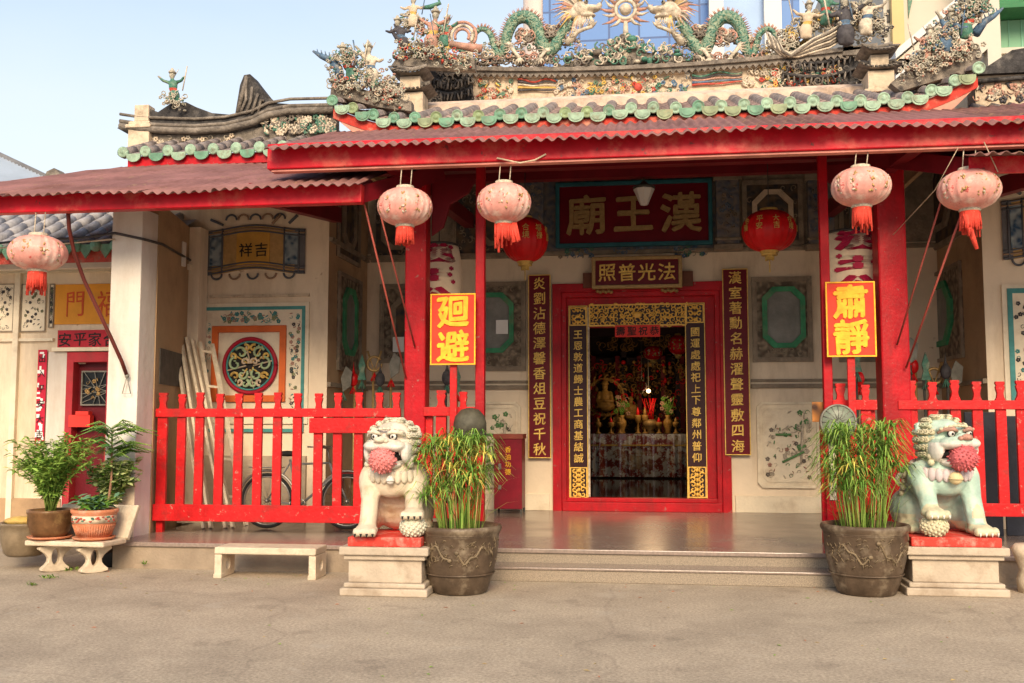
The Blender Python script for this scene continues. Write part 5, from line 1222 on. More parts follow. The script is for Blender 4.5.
# ceremonial weapons standing in racks at the side walls
def weapon_rack(pts, Y, label, seed):
    q = random.Random(seed); c = at(pts[0][0], 430, Y)
    t = thing('weapon_rack', label, 'weapon rack', (c.x, Y, FL))
    xs = []
    for i, (px, pyt, kind) in enumerate(pts):
        p = at(px, pyt, Y); xs.append(p.x); yy = Y + (i % 2) * .12
        MB().tube([(p.x, yy, FL + .05), (p.x + q.uniform(-.03, .03), yy, p.z)], .018, 7).build('shaft', 'goldo' if i % 2 else 'dark', t)
        m = MB()
        if kind == 0: m.prism([(p.x - .0, p.z), (p.x + .11, p.z + .08), (p.x + .13, p.z + .28), (p.x + .04, p.z + .36), (p.x - .03, p.z + .2)], yy - .012, yy + .012)
        elif kind == 1: m.ell((p.x, yy, p.z + .08), (.07, .06, .1), 10, 8); m.lathe([(.03, .17), (.012, .22), (0, .34)], (p.x, yy, p.z), 8)
        elif kind == 2: m.torus((p.x, yy, p.z + .12), .1, .022, 16, 6, 0, 'y', .6, 2 * PI - .6 + .6); m.tube([(p.x - .1, yy, p.z + .3), (p.x, yy, p.z + .02), (p.x + .1, yy, p.z + .3)], .018, 5)
        else: m.prism([(p.x - .06, p.z), (p.x + .06, p.z), (p.x + .03, p.z + .12), (p.x + .05, p.z + .2), (p.x, p.z + .36), (p.x - .05, p.z + .2), (p.x - .03, p.z + .12)], yy - .015, yy + .015)
        m.build('weapon_head', ['pewter', 'figdark', 'goldo', 'figgreen'][kind] if kind != 1 else ('redl' if i % 2 else 'figdark'), t)
        m = MB()
        for j in range(9): m.tube([(p.x, yy, p.z), (p.x + .05 * math.cos(j * .7), yy + .05 * math.sin(j * .7), p.z - .12)], .008, 4)
        m.build('weapon_tassel', 'redl' if i % 2 else 'figgreen', t)
    a, b = min(xs) - .08, max(xs) + .08
    MB().box(a, b, Y - .06, Y + .2, FL + .55, FL + .6).box(a, b, Y - .06, Y + .2, FL, FL + .08).box(a, a + .05, Y - .05, Y + .19, FL, FL + .6).box(b - .05, b, Y - .05, Y + .19, FL, FL + .6).build('rack_frame', 'dred', t)
weapon_rack([(343, 392, 0), (351, 385, 1), (362, 380, 3), (372, 372, 2), (380, 385, 1), (389, 378, 0)], 13.4, 'rack of ceremonial halberds and maces against the left porch wall', 1)
weapon_rack([(908, 365, 0), (916, 372, 1), (926, 380, 3), (937, 385, 2), (946, 378, 1), (956, 388, 0)], 13.4, 'rack of ceremonial halberds and maces against the right porch wall', 2)
weapon_rack([(447, 384, 1), (455, 392, 3)], 12.6, 'two short maces standing behind the left votive sign', 3)
weapon_rack([(857, 372, 3), (861, 385, 1)], 12.6, 'two short maces standing behind the right votive sign', 4)

# ================================================================== STRUT RODS AND CABLES
def rod(name, label, cat, pts, r, m):
    return tag(MB().tube(pts, r, 7).build(name, m), label, cat)
rodm = mat('faded_red_rod', (.36, .08, .06), .5, .2)
rod('strut_rod', 'outer thin red rod slanting down from the eave to the big left column', 'rod', [at(361, 190, 10.0), at(406, 378, 11.15)], .011, rodm)
rod('strut_rod', 'inner thin red rod slanting down just behind the outer one to the big left column', 'rod', [at(378, 205, 10.3), at(415, 347, 11.15)], .010, rodm)
rod('strut_rod', 'left thin red rod slanting down from the eave to the big right column', 'rod', [at(943, 195, 10.2), at(897, 345, 11.12)], .010, rodm)
rod('strut_rod', 'right thin red rod slanting down from the eave end past the big right column', 'rod', [at(961, 215, 10.0), at(906, 368, 11.12)], .011, rodm)
pts = [(68, 211), (69, 228), (74, 252), (84, 280), (98, 310), (112, 340), (122, 362), (127, 376)]
t = thing('hanging_conduit', 'curved dark red conduit hanging from the left eave to a hook on the white pillar', 'conduit', at(127, 376, 10.65))
MB().tube([at(x, y, 9.95 + .72 * i / 7) for i, (x, y) in enumerate(pts)], .022, 8).build('conduit_pipe', mat('red_brown_conduit', (.12, .025, .02), .4), t)
p = at(127, 376, 10.66); MB().tube([p, p + Vector((-.05, 0, -.2)), p + Vector((.05, 0, -.2)), p], .006, 5).ell(p, .025, 8, 6).build('hook', 'pewter', t)
rod('cable', 'slack grey cable from the side house eave to the white pillar', 'cable', [at(-20, 245, 10.9), at(30, 240, 10.8), at(80, 238, 10.7), at(115, 233, 10.66), at(143, 239, 10.66)], .016, M['figdark'])
rod('cable', 'pale thin cable hanging just below the grey cable left of the white pillar', 'cable', [at(-20, 249, 10.9), at(50, 245, 10.8), at(115, 239, 10.66)], .01, M['cream'])
def swp(t_, z): return Vector(sw(t_, z, .02))
rod('cable', 'dark cable running down across the tan side wall behind the white pillar', 'cable', [at(143, 239, 10.68), swp(.05, at(150, 243, 11.1).z), swp(.98, at(192, 262, 12.8).z)], .016, M['dark'])
rod('cable', 'cream cable loop tied under the main eave beam near the second lantern', 'cable', [at(497, 158, 9.8), at(520, 163, 9.79), at(535, 160, 9.8), at(546, 154, 9.8)], .009, M['cream'])
rod('guy_wire', 'thin pale wire crossing from the rightmost lantern down to the big right column', 'wire', [at(958, 148, 9.85), at(935, 190, 10.3), at(893, 235, 11.05)], .004, M['cream'])
rod('guy_wire', 'thin pale wire from the eave beam to the right lower eave', 'wire', [at(984, 142, 9.8), at(998, 172, 9.76)], .005, M['cream'])

# ================================================================== BICYCLE AND PLANKS IN THE LEFT BAY
Yc = 11.75
wr, wf = at(267, 504, Yc), at(347, 504, Yc); Rw = .335; zc = FL + Rw + .005
t = thing('bicycle', 'old grey bicycle parked sideways behind the left fence', 'bicycle', ((wr.x + wf.x) / 2, Yc, FL))
for x in (wr.x, wf.x):
    w_ = MB().torus((x, Yc, zc), Rw - .02, .02, 40, 8, 0, 'y').build('wheel', 'rubber', t)
    m = MB(); m.torus((x, Yc, zc), Rw - .045, .012, 40, 6, 0, 'y')
    for i in range(18): a = i * PI / 9; m.tube([(x, Yc + (.02 if i % 2 else -.02), zc), (x + (Rw - .045) * math.cos(a), Yc, zc + (Rw - .045) * math.sin(a))], .0022, 3)
    m.ell((x, Yc, zc), (.03, .04, .03), 8, 6); m.build('rim', 'chrome', w_)
    m = MB(); m.torus((x, Yc, zc), Rw + .03, .016, 24, 5, 0, 'y', .1, 2.9); m.build('mudguard', 'chrome', t)
bb = (wr.x + .42, Yc, zc - .05); st = (wr.x + .28, Yc, zc + .5); hd = (wf.x - .22, Yc, zc + .46); hd2 = (wf.x - .17, Yc, zc + .3)
m = MB(); m.tube([st, bb], .016, 7).tube([bb, hd2], .016, 7).tube([(st[0] + .02, Yc, st[2] - .06), hd], .014, 7).tube([hd, hd2], .018, 7).tube([bb, (wr.x, Yc, zc)], .011, 6).tube([(st[0], Yc, st[2] - .05), (wr.x, Yc, zc)], .01, 6).tube([hd2, (wf.x - .06, Yc, zc + .14), (wf.x, Yc, zc)], .012, 6)
m.build('frame', mat('grey_bike_paint', (.2, .2, .2), .4), t)
m = MB(); m.ell((st[0] - .03, Yc, st[2] + .07), (.14, .07, .035), 12, 7); m.build('saddle', 'rubber', t)
m = MB(); m.tube([(hd[0], Yc, hd[2]), (hd[0] - .03, Yc, hd[2] + .17)], .012, 6).tube([(hd[0] - .2, Yc - .26, hd[2] + .2), (hd[0] - .03, Yc - .2, hd[2] + .19), (hd[0] - .01, Yc, hd[2] + .17), (hd[0] - .03, Yc + .2, hd[2] + .19), (hd[0] - .2, Yc + .26, hd[2] + .2)], .012, 6); m.build('handlebar', 'chrome', t)
m = MB(); m.torus((bb[0], Yc - .04, bb[2]), .08, .01, 20, 5, 0, 'y').tube([(bb[0], Yc - .05, bb[2]), (bb[0] + .12, Yc - .06, bb[2] - .1)], .01, 5).box(bb[0] + .07, bb[0] + .17, Yc - .15, Yc - .06, bb[2] - .12, bb[2] - .1); m.build('crank', 'chrome', t)
MB().box(wr.x - .22, wr.x + .2, Yc - .06, Yc + .06, zc + Rw + .06, zc + Rw + .075).build('luggage_rack', 'chrome', t)
t = None
spots = [(175, 337, 204, 533, 11.95, 'leftmost pale plank leaning on the side wall behind the left fence'), (181, 338, 211, 533, 12.0, 'pale plank leaning second from the left behind the left fence'), (187, 338, 226, 533, 12.05, 'pale plank with a narrow gap from its neighbours, leaning third from the left'), (193, 340, 233, 533, 12.1, 'pale plank leaning nearest the round window behind the left fence')]
for i, (xa_, ya_, xb_, yb_, Y, lab) in enumerate(spots):
    b = at(xb_, yb_, Y - .3); b.z = FL; a = at(xa_, ya_, Y + .45)
    MBo = MB().bar(b, a, .085, .035, up=(1, 0, 0.0)); o = MBo.build('leaning_plank', 'wood', None, bevel=.004); tag(o, lab, 'plank', 'pale planks leaning in the left bay')
t = thing('folded_trestle', 'folded wooden trestle with cross bars leaning behind the pale planks', 'trestle', (at(235, 533, 12).x, 12, FL))
a1_, a2_ = at(200, 342, 12.6), at(212, 344, 12.6); b1_, b2_ = at(228, 532, 12.1), at(246, 532, 12.1); b1_.z = b2_.z = FL
MB().bar(b1_, a1_, .05, .035).build('leg', 'wood', t); MB().bar(b2_, a2_, .05, .035).build('leg', 'wood', t)
for k in (.15, .35, .55, .75, .95): MB().bar(b1_.lerp(a1_, k), b2_.lerp(a2_, k), .03, .03).build('cross_bar', 'wood', t)
# low wooden crate at the back of the bay
x0, x1, z0, z1 = rect(187, 520, 214, 532, 12.6)
tag(MB().box(x0, x1, 12.3, 12.6, FL, FL + .05).box(x0, x0 + .03, 12.3, 12.6, FL + .05, FL + .12).box(x1 - .03, x1, 12.3, 12.6, FL + .05, FL + .12).build('wooden_offcuts', 'wood'), 'low pale wooden tray on the floor behind the left fence', 'tray')

# ================================================================== STONE STOOL, BENCH
def stool():
    a, b = at(213, 574, 9.75), at(322, 580, 9.75); x0, x1 = a.x + .02, b.x - .06
    t = thing('stone_stool', 'low oblong stone stool with square ends in front of the left step', 'stool', ((x0 + x1) / 2, 9.9, 0))
    H_ = .31
    MB().box(x0, x1, 9.72, 10.08, H_ - .07, H_).build('seat', 'benchst', t, bevel=.012)
    for s, x in ((0, x0), (1, x1 - .075)):
        m = MB(); c = (9.9, .14)      # slab leg with a round opening
        O = [(9.73, 0), (10.07, 0), (10.07, H_ - .071), (9.73, H_ - .071)]
        Oo = []; I = []
        for i in range(16):
            an = 2 * PI * i / 16 + PI / 16; dx, dz = math.cos(an), math.sin(an); k = min(.17 / abs(dx), (.119) / abs(dz)); Oo.append((9.9 + dx * k, .1195 + dz * k)); I.append((9.9 + .055 * dx, .125 + .055 * dz))
        n = 16; vs = [(x, a_, b_) for a_, b_ in Oo] + [(x, a_, b_) for a_, b_ in I] + [(x + .075, a_, b_) for a_, b_ in Oo] + [(x + .075, a_, b_) for a_, b_ in I]; fs = []
        for i in range(n):
            j = (i + 1) % n; fs += [(i, j, n + j, n + i), (i, 2 * n + i, 2 * n + j, j), (n + i, n + j, 3 * n + j, 3 * n + i), (2 * n + i, 3 * n + i, 3 * n + j, 2 * n + j)]
        m.add(vs, fs); m.box(x - .005, x + .08, 9.72, 9.8, 0, .045); m.build('leg', 'benchst', t, bevel=.006)
stool()
def bench():
    fl, fr_ = at(27, 541, 9.75), at(103, 546, 9.62); H_ = .34
    c = at(70, 575, 9.9); c.z = 0
    t = thing('stone_bench', 'cream cast stone bench with backrest carrying flower pots at the far left', 'bench', (0, 0, 0))
    o = Vector((0, 0, 0))
    # local frame: length 0.95 along x, depth 0.42 along y, turned a little
    T = None
    MB().box(-.48, .44, -.2, .22, H_ - .055, H_).build('seat', 'benchst', t, bevel=.015)
    m = MB(); m.add([(-.46, .24, H_ - .03), (.46, .24, H_ - .03), (.5, .38, H_ + .33), (-.42, .38, H_ + .33), (-.46, .19, H_ - .0), (.46, .19, H_ - .0), (.5, .32, H_ + .34), (-.42, .32, H_ + .34)], [(0, 3, 2, 1), (4, 5, 6, 7), (0, 1, 5, 4), (1, 2, 6, 5), (2, 3, 7, 6), (3, 0, 4, 7)]); m.build('backrest', 'benchst', t, bevel=.012)
    for x in (-.26, .2):
        # hourglass slab with an oval hole, set at an angle under the seat
        Oo, I = [], []; H2 = H_ - .056
        prof = lambda v: .17 * (1 - .38 * math.sin(PI * v)) if v < 1 else .17
        n = 24
        for i in range(n):
            an = 2 * PI * i / n; dx, dz = math.cos(an), math.sin(an); z = H2 / 2 + dz * H2 / 2 * min(1, 1.3 / max(abs(dx), abs(dz)) * .77)
            z = min(max(z, 0), H2); v = z / H2; wd_ = (.2 - .13 * math.sin(PI * min(1, v * 1.1)) * 1.0 + (.0))
            if abs(dz) > .8: xx = dx / .6 * wd_
            else: xx = wd_ * (1 if dx > 0 else -1)
            Oo.append((xx, z)); I.append((.04 * dx, H2 * .55 + .085 * dz))
        Tm = Matrix.Translation((x, .0, 0)) @ Matrix.Rotation(R(52), 4, 'Z')
        m = MB(); vs = []
        for yy_ in (-.045, .045):
            for L_ in (Oo, I): vs += [tuple(Tm @ Vector((a, yy_, b))) for a, b in L_]
        fs = []
        for i in range(n):
            j = (i + 1) % n; fs += [(i, j, n + j, n + i), (i, 2 * n + i, 2 * n + j, j), (n + i, n + j, 3 * n + j, 3 * n + i), (2 * n + i, 3 * n + i, 3 * n + j, 2 * n + j)]
        m.add(vs, fs); m.build('leg', 'benchst', t, bevel=.01)
    t.location = (c.x + .05, 9.93, 0); t.rotation_euler = (0, 0, R(-4))
    return t, c.x + .05, 9.93
bench_t, BX, BY = bench()

# ================================================================== POTS AND PLANTS
def pot(prof, x, y, z, label, m, name='flower_pot', saucer=None, group=None, soil=.86, extra=None):
    t = thing(name, label, 'pot', (x, y, z), group)
    h = prof[-1][1]; rt = prof[-1][0]
    inner = [(rt - .02, h), (rt - .035, h - .01), (rt - .04, h * soil)]
    MB().lathe(prof + inner, (x, y, z + (.02 if saucer else 0)), 36).build('pot_body', m, t)
    MB().lathe([(0.001, h * soil - .01), (rt - .04, h * soil - .015), (rt - .04, h * soil), (rt * .6, h * soil + .015), (0, h * soil + .02)], (x, y, z + (.02 if saucer else 0)), 24).build('soil', 'soil', t)
    if saucer: MB().lathe([(prof[0][0] * .95, 0), (saucer, .015), (saucer + .015, .035), (saucer - .005, .035), (saucer - .03, .02)], (x, y, z), 32).build('saucer', 'terra', t)
    if extra: extra(t)
    return t
def bush(x, y, z, n, h, spread, mats, label, leaf=.03, seed=1, name='potted_shrub', droop=.3, cat='plant', stemm='stemg', per=16, lean=(0, 0), thin=.45):
    q = random.Random(seed); t = thing(name, label, cat, (x, y, z)); st = MB(); lf = MB()
    for i in range(n):
        a = q.uniform(0, 2 * PI); s = q.uniform(.2, 1) ** .7 * spread; hh = h * q.uniform(.55, 1)
        p0 = Vector((x + q.uniform(-.04, .04), y + q.uniform(-.04, .04), z)); p2 = p0 + Vector((s * math.cos(a) + lean[0], s * math.sin(a) + lean[1], hh)); p1 = p0.lerp(p2, .5) + Vector((-s * .15 * math.cos(a), -s * .15 * math.sin(a), hh * .12))
        pts = [p0, p0.lerp(p1, .5), p1, p1.lerp(p2, .5), p2]; st.tube(pts, [.007, .006, .005, .004, .002], 4)
        for j in range(per):
            u = q.uniform(.25, 1.0); k = min(3, int(u * 4)); p = pts[k].lerp(pts[k + 1], u * 4 - k)
            b = q.uniform(0, 2 * PI); L = leaf * q.uniform(.6, 1.5); d = Vector((math.cos(b), math.sin(b), q.uniform(-droop, .6)))
            lf.blade([p, p + d * L * .5, p + d * L - Vector((0, 0, L * droop * .5))], [L * .15, L * thin, L * .05], q.choice(range(len(mats))), (q.uniform(-.6, .6), q.uniform(-.6, .6), 1))
    st.build('stem', stemm, t); lf.build('foliage', mats, t); return t
Hs = .341
def on_bench(px): return at(px, 535, BY).x
xA = on_bench(51)
pot([(.15, 0), (.19, .05), (.225, .15), (.225, .24), (.235, .26), (.235, .29)], xA, BY - .02, Hs, 'round brown glazed pot on a terracotta saucer at the left of the stone bench', 'brownpot', saucer=.21)
bush(xA, BY - .02, Hs + .27, 85, .84, .46, ['leafl', 'leafl', 'leaf', 'leafl'], 'tall feathery green herb shrub growing in the brown glazed pot', .07, 3, per=60, thin=.26, name='herb_shrub')
xB = on_bench(95.5)
def bandrel(t):
    o = ORG[t.name]; m = MB(); q = random.Random(3)
    m.lathe([(.219, 0), (.221, .075)], (o.x, o.y, o.z + .185), 36, 0); m.build('cream_band', 'cream', t)
    m = MB()
    for i in range(44): a = q.uniform(PI, 2 * PI); m.ell((o.x + .223 * math.cos(a), o.y + .223 * math.sin(a), o.z + q.uniform(.2, .25)), (.016, .006, .009), 6, 4, q.choice((0, 0, 1)), Matrix.Rotation(a + PI / 2, 3, 'Z'))
    m.build('painted_pattern', ['figred', 'figgreen'], t)
    m = MB()
    for i in range(50): a = 2 * PI * i / 50; m.tube([(o.x + .168 * math.cos(a), o.y + .168 * math.sin(a), o.z + .05), (o.x + .21 * math.cos(a), o.y + .21 * math.sin(a), o.z + .165)], .007, 4)
    m.build('fluting', 'terra', t)
pot([(.155, 0), (.165, .04), (.2, .12), (.217, .18), (.218, .25), (.235, .27), (.235, .3)], xB, BY - .03, Hs, 'patterned terracotta pot with a cream flowered band at the right of the stone bench', 'terra', saucer=.2, extra=bandrel)
bush(xB, BY - .03, Hs + .28, 44, .18, .22, [mat('succulent_green', (.12, .24, .14), .5), 'leaf'], 'low grey green succulents filling the patterned terracotta pot', .09, 5, per=8, name='succulent', thin=.35)
# orange pot behind on an upturned pot
xC = on_bench(91) - .12; yC = BY + .62
MBp = thing('upturned_pot', 'plain brown upturned pot used as a stand behind the stone bench', 'pot', (xC, yC, 0)); MB().lathe([(.2, 0), (.2, .04), (.15, .34), (.14, .36), (0, .36)], (xC, yC, 0), 24).build('pot_body', 'brownpot', MBp)
pot([(.11, 0), (.14, .1), (.165, .2), (.175, .21), (.175, .25)], xC, yC, .361, 'plain orange terracotta pot standing behind the two pots of the bench', 'terrao')
bush(xC, yC, .361 + .22, 70, .6, .34, ['leafv', 'leafv', 'leaf'], 'variegated cream and green shrub in the plain orange pot', .07, 8, per=30, name='variegated_shrub', thin=.55)
# small umbrella shaped sapling with a reddish stem
xD = at(108, 505, 10.35).x; yD = 10.35
t = thing('sapling', 'sapling with reddish bare stem and flat feathery crown beside the white pillar', 'tree', (xD, yD, .0))
topz = at(110, 432, yD).z
MB().tube([(xD, yD, 0.02), (xD - .02, yD, .5), (xD + .03, yD, .95), (xD + .02, yD, topz)], [.018, .015, .013, .008], 7).build('trunk', mat('reddish_bark', (.3, .16, .1), .7, .3), t)
lf = MB(); q = random.Random(11)
for i in range(48):
    a = q.uniform(0, 2 * PI); L = q.uniform(.16, .44); p0 = Vector((xD + .02, yD, topz - q.uniform(-.04, .3))); p1 = p0 + Vector((math.cos(a) * L + .06, math.sin(a) * L, q.uniform(.0, .12))); pm = p0.lerp(p1, .5) + Vector((0, 0, .05)); p1.z -= .04
    lf.tube([p0, pm, p1], .004, 4, 2)
    for j in range(26):
        u = .15 + .85 * j / 25; p = p0.lerp(pm, u * 2) if u < .5 else pm.lerp(p1, u * 2 - 1); sd_ = 1 if j % 2 else -1
        dr = Vector((-math.sin(a) * sd_, math.cos(a) * sd_, -.25)) * .085 * math.sin(PI * min(1, u * .9 + .12)) + Vector((math.cos(a), math.sin(a), 0)) * .02
        lf.blade([p, p + dr * .5, p + dr], [.012, .022, .004], j % 2)
lf.build('crown', ['leaf', mat('fresh_green', (.1, .3, .07), .5), 'stemg'], t)
MB().lathe([(.09, 0), (.12, .12), (.13, .16), (.12, .16), (.1, .13), (0, .13)], (xD, yD, 0), 20).build('nursery_pot', 'rubber', t)
# large glazed jar with a yellow thing at far left on the raised pavement
xE = at(10, 527, 9.6).x - .16
def yel(t):
    o = ORG[t.name]; m = MB(); m.ell((o.x - .02, o.y - .02, o.z + .37), (.2, .16, .05), 12, 6); m.build('yellow_cloth', 'figyel', t)
pot([(.17, 0), (.2, .03), (.235, .14), (.25, .26), (.245, .31), (.265, .33), (.265, .355)], xE, 10.1, .14, 'olive brown glazed jar holding a yellow cloth on the raised pavement, leftmost pot', mat('olive_glaze', (.2, .15, .095), .35, .25, 7, .2, 22, dirt=(.1, .07, .04), dscale=4), extra=yel)
# weeds
q = random.Random(5)
for i, (px, py, lab) in enumerate(((67, 570, 'largest tuft of green weeds by the bench legs'), (50, 578, 'small weed tuft in front of the bench'), (33, 585, 'flat dark weed on the concrete left of the bench'), (145, 561, 'tiny weed growing from the left riser'))):
    p = at(px, py, 9.8); d = ray(px, py); k = -CAM_H / d.z; p = Vector((0, 0, CAM_H)) + d * k
    if i == 3: p = Vector((at(px, py, 10.24).x, 10.235, .05))
    m = MB()
    for j in range((60, 26, 18, 9)[i]):
        a = q.uniform(0, 6.28); r = (.16, .1, .1, .03)[i] * q.random(); b = p + Vector((r * math.cos(a), r * math.sin(a) * .6, 0)); dd = Vector((q.uniform(-1, 1), q.uniform(-1, .3), q.uniform(.3, 1))) * .035
        m.blade([b, b + dd, b + dd * 1.8 - Vector((0, 0, .015))], [.006, .018, .003], q.choice((0, 1)))
    tag(m.build('weed_tuft', ['leaf', 'leafl']), lab, 'weed')
# fallen leaves and litter
m = MB()
for i in range(150):
    x, y = q.uniform(-6, 5), 10 - 4 * q.random() ** 1.6; s = q.uniform(.009, .028); a = q.uniform(0, 6)
    m.add([(x - s * math.cos(a), y - s * math.sin(a), .004), (x + s * .4 * math.sin(a), y - s * .4 * math.cos(a), .009), (x + s * math.cos(a), y + s * math.sin(a), .004), (x - s * .4 * math.sin(a), y + s * .4 * math.cos(a), .007)], [(0, 1, 2, 3)], q.choice((0, 1, 2)))
tag(m.build('fallen_leaves', ['stem', 'terra', 'leafl']), 'tiny fallen leaves and litter scattered over the concrete yard', 'litter', kind='stuff')

# big glazed dragon pots with umbrella papyrus
def bigpot(px, pyb, label, seed, wpx):
    d = ray(px, pyb); k = -CAM_H / d.z; p = Vector((0, 0, CAM_H)) + d * k; p.y += .27
    kk = (at(px + 50, pyb, p.y) - at(px - 50, pyb, p.y)).x / 100; rt = wpx * kk / 2; h = rt * 1.66; p.x = at(px, pyb - 30, p.y).x
    q = random.Random(seed)
    def ex(t):
        o = ORG[t.name]; m = MB()
        def onp(a, z, e=.004):
            v = z / h; rr = rt * (.70 + .27 * math.sin(min(1, v * 1.15) * PI / 2)) + e; return (o.x + rr * math.cos(a), o.y + rr * math.sin(a), z)
        for dd, k_ in ((1, 0), (-1, 1.8)):
            pts = []
            for i in range(34):
                u = i / 33; a = PI * 1.5 + dd * (.06 + 1.15 * u); z = h * (.62 + .13 * math.sin(u * 7 + seed + k_) * (1 - u * .5) + .03 * math.sin(u * 23)); pts.append(onp(a, z))
            m.tube(pts, [.003 + .008 * math.sin(PI * (i / 33) ** .6) for i in range(34)], 6)
            for i in range(2, 32, 2):
                for sg_ in (-1, 1): m.tube([pts[i], Vector(pts[i]) + Vector((q.uniform(-.02, .02), -.004, sg_ * q.uniform(.02, .045)))], [.007, .002], 4)
            m.ell(Vector(pts[1]) + Vector((0, -.01, .01)), (.022, .01, .018), 8, 6)
        for i in range(60):
            a = q.uniform(PI, 2 * PI); z = h * q.uniform(.38, .82); pp_ = [onp(a, z), onp(a + .05, z + .02), onp(a + .1, z + q.uniform(-.02, .03))]; m.tube(pp_, .005, 4)
        m.build('dragon_pattern', 'potrelief', t)
        m = MB(); m.torus((o.x, o.y, h * .3), rt * .86, .008, 40, 5); m.torus((o.x, o.y, h * .88), rt * .97, .007, 40, 5); m.torus((o.x, o.y, h * .86), rt * .97, .005, 40, 5); m.build('incised_band', 'bigpot', t)
    prof = [(rt * .62, 0), (rt * .68, .015), (rt * .76, h * .15), (rt * .84, h * .3), (rt * .92, h * .5), (rt * .965, h * .7), (rt * .975, h * .88), (rt * 1.03, h * .92), (rt * 1.05, h * .96), (rt * 1.02, h)]
    pot(prof, p.x, p.y, 0, label, 'bigpot', name='glazed_pot', extra=ex, soil=.9)
    return p, rt, h
def papyrus(p, rt, h, H_, label, seed, n=62, bend=0):
    q = random.Random(seed); t = thing('papyrus_plant', label, 'plant', (p.x, p.y, h * .9)); st = MB(); lf = MB(); o = Vector((p.x, p.y, h * .9))
    for i in range(n):
        a = q.uniform(0, 2 * PI); r0 = rt * .55 * math.sqrt(q.random()); hh = H_ * q.uniform(.38, 1.0); s = q.uniform(.1, 1) * rt * .6
        b = o + Vector((r0 * math.cos(a), r0 * math.sin(a), 0)); e = b + Vector((s * math.cos(a) * .8 + bend, s * math.sin(a) * .8, hh)); md = b.lerp(e, .55) + Vector((-s * .12 * math.cos(a), -s * .12 * math.sin(a), .03))
        dead = q.random() < .05
        st.tube([b, b.lerp(md, .5), md, md.lerp(e, .5) + Vector((0, 0, .01)), e], [.0045, .004, .0035, .003, .003], 5, 1 if dead or q.random() < .2 else 0)
        k = q.randint(15, 21); L0 = q.uniform(.18, .3)
        for j in range(k):
            an = 2 * PI * j / k + q.uniform(-.2, .2); L = L0 * q.uniform(.7, 1.1); up = q.uniform(-.1, .6); d = Vector((math.cos(an), math.sin(an), 0))
            mi = 2 if dead else (0 if q.random() < .5 else 1)
            lf.blade([e, e + d * L * .35 + Vector((0, 0, up * L * .6)), e + d * L * .7 + Vector((0, 0, up * L * .85 - .015)), e + d * L * 1.05 + Vector((0, 0, up * L * .75 - .09))], [.007, .014, .011, .003], mi)
    for i in range(70):          # grassy blades and dry stalks from the soil
        a = q.uniform(0, 2 * PI); r0 = rt * .7 * q.random(); b = o + Vector((r0 * math.cos(a), r0 * math.sin(a), 0)); L = q.uniform(.2, .75); out = q.uniform(.05, .3)
        lf.blade([b, b + Vector((out * .3 * math.cos(a), out * .3 * math.sin(a), L * .5)), b + Vector((out * math.cos(a), out * math.sin(a), L * .85)), b + Vector((out * 1.6 * math.cos(a), out * 1.6 * math.sin(a), L * .9))], [.01, .009, .007, .002], q.choice((1, 1, 0, 0)), (math.cos(a), math.sin(a), .3))
    st.build('stem', ['stemg', 'stem'], t); lf.build('foliage', ['leaf', 'leafl', 'leafy'], t)
pL, rL, hL = bigpot(460, 597, 'large weathered brown glazed pot with dragon relief beside the white lion', 3, 79)
papyrus(pL, rL, hL, .86, 'dense umbrella papyrus clump growing in the left large pot', 4, 66, -.03)
pR, rR, hR = bigpot(866, 598, 'large dark brown glazed pot with pale dragon relief beside the green lion', 8, 86)
papyrus(pR, rR, hR, .98, 'taller umbrella papyrus clump with dry tips growing in the right large pot', 9, 78, .0)
# ================================================================== PEDESTALS AND LIONS
def pedestal(px, pyb, wpx, label, gid):
    d = ray(px, pyb); k = -CAM_H / d.z; p = Vector((0, 0, CAM_H)) + d * k; y0_ = p.y
    kk = (at(px + 50, pyb, y0_) - at(px - 50, pyb, y0_)).x / 100; w_ = wpx * kk; x = at(px, pyb - 20, y0_).x; c = Vector((x, y0_ + w_ * .46, 0)); 
    t = thing('lion_pedestal', label, 'pedestal', c); D = w_ * .92
    def b(sx, z0, z1, e=0): return MB().box(x - w_ / 2 * sx, x + w_ / 2 * sx, y0_ + D / 2 - D / 2 * sx, y0_ + D / 2 + D / 2 * sx, z0, z1)
    m = mat('pale_pedestal_stone', (.46, .38, .29), .8, .15, 3, .3, 40, dirt=(.26, .19, .13), damt=.75, dscale=3)
    b(1, 0, .07).build('plinth', m, t, bevel=.012); b(.93, .071, .115).build('plinth', m, t, bevel=.012); b(.84, .116, .32).build('die', m, t, bevel=.008); b(.93, .321, .365).build('cornice', m, t, bevel=.01); b(1.02, .366, .44).build('top_slab', m, t, bevel=.012)
    return c, w_, D
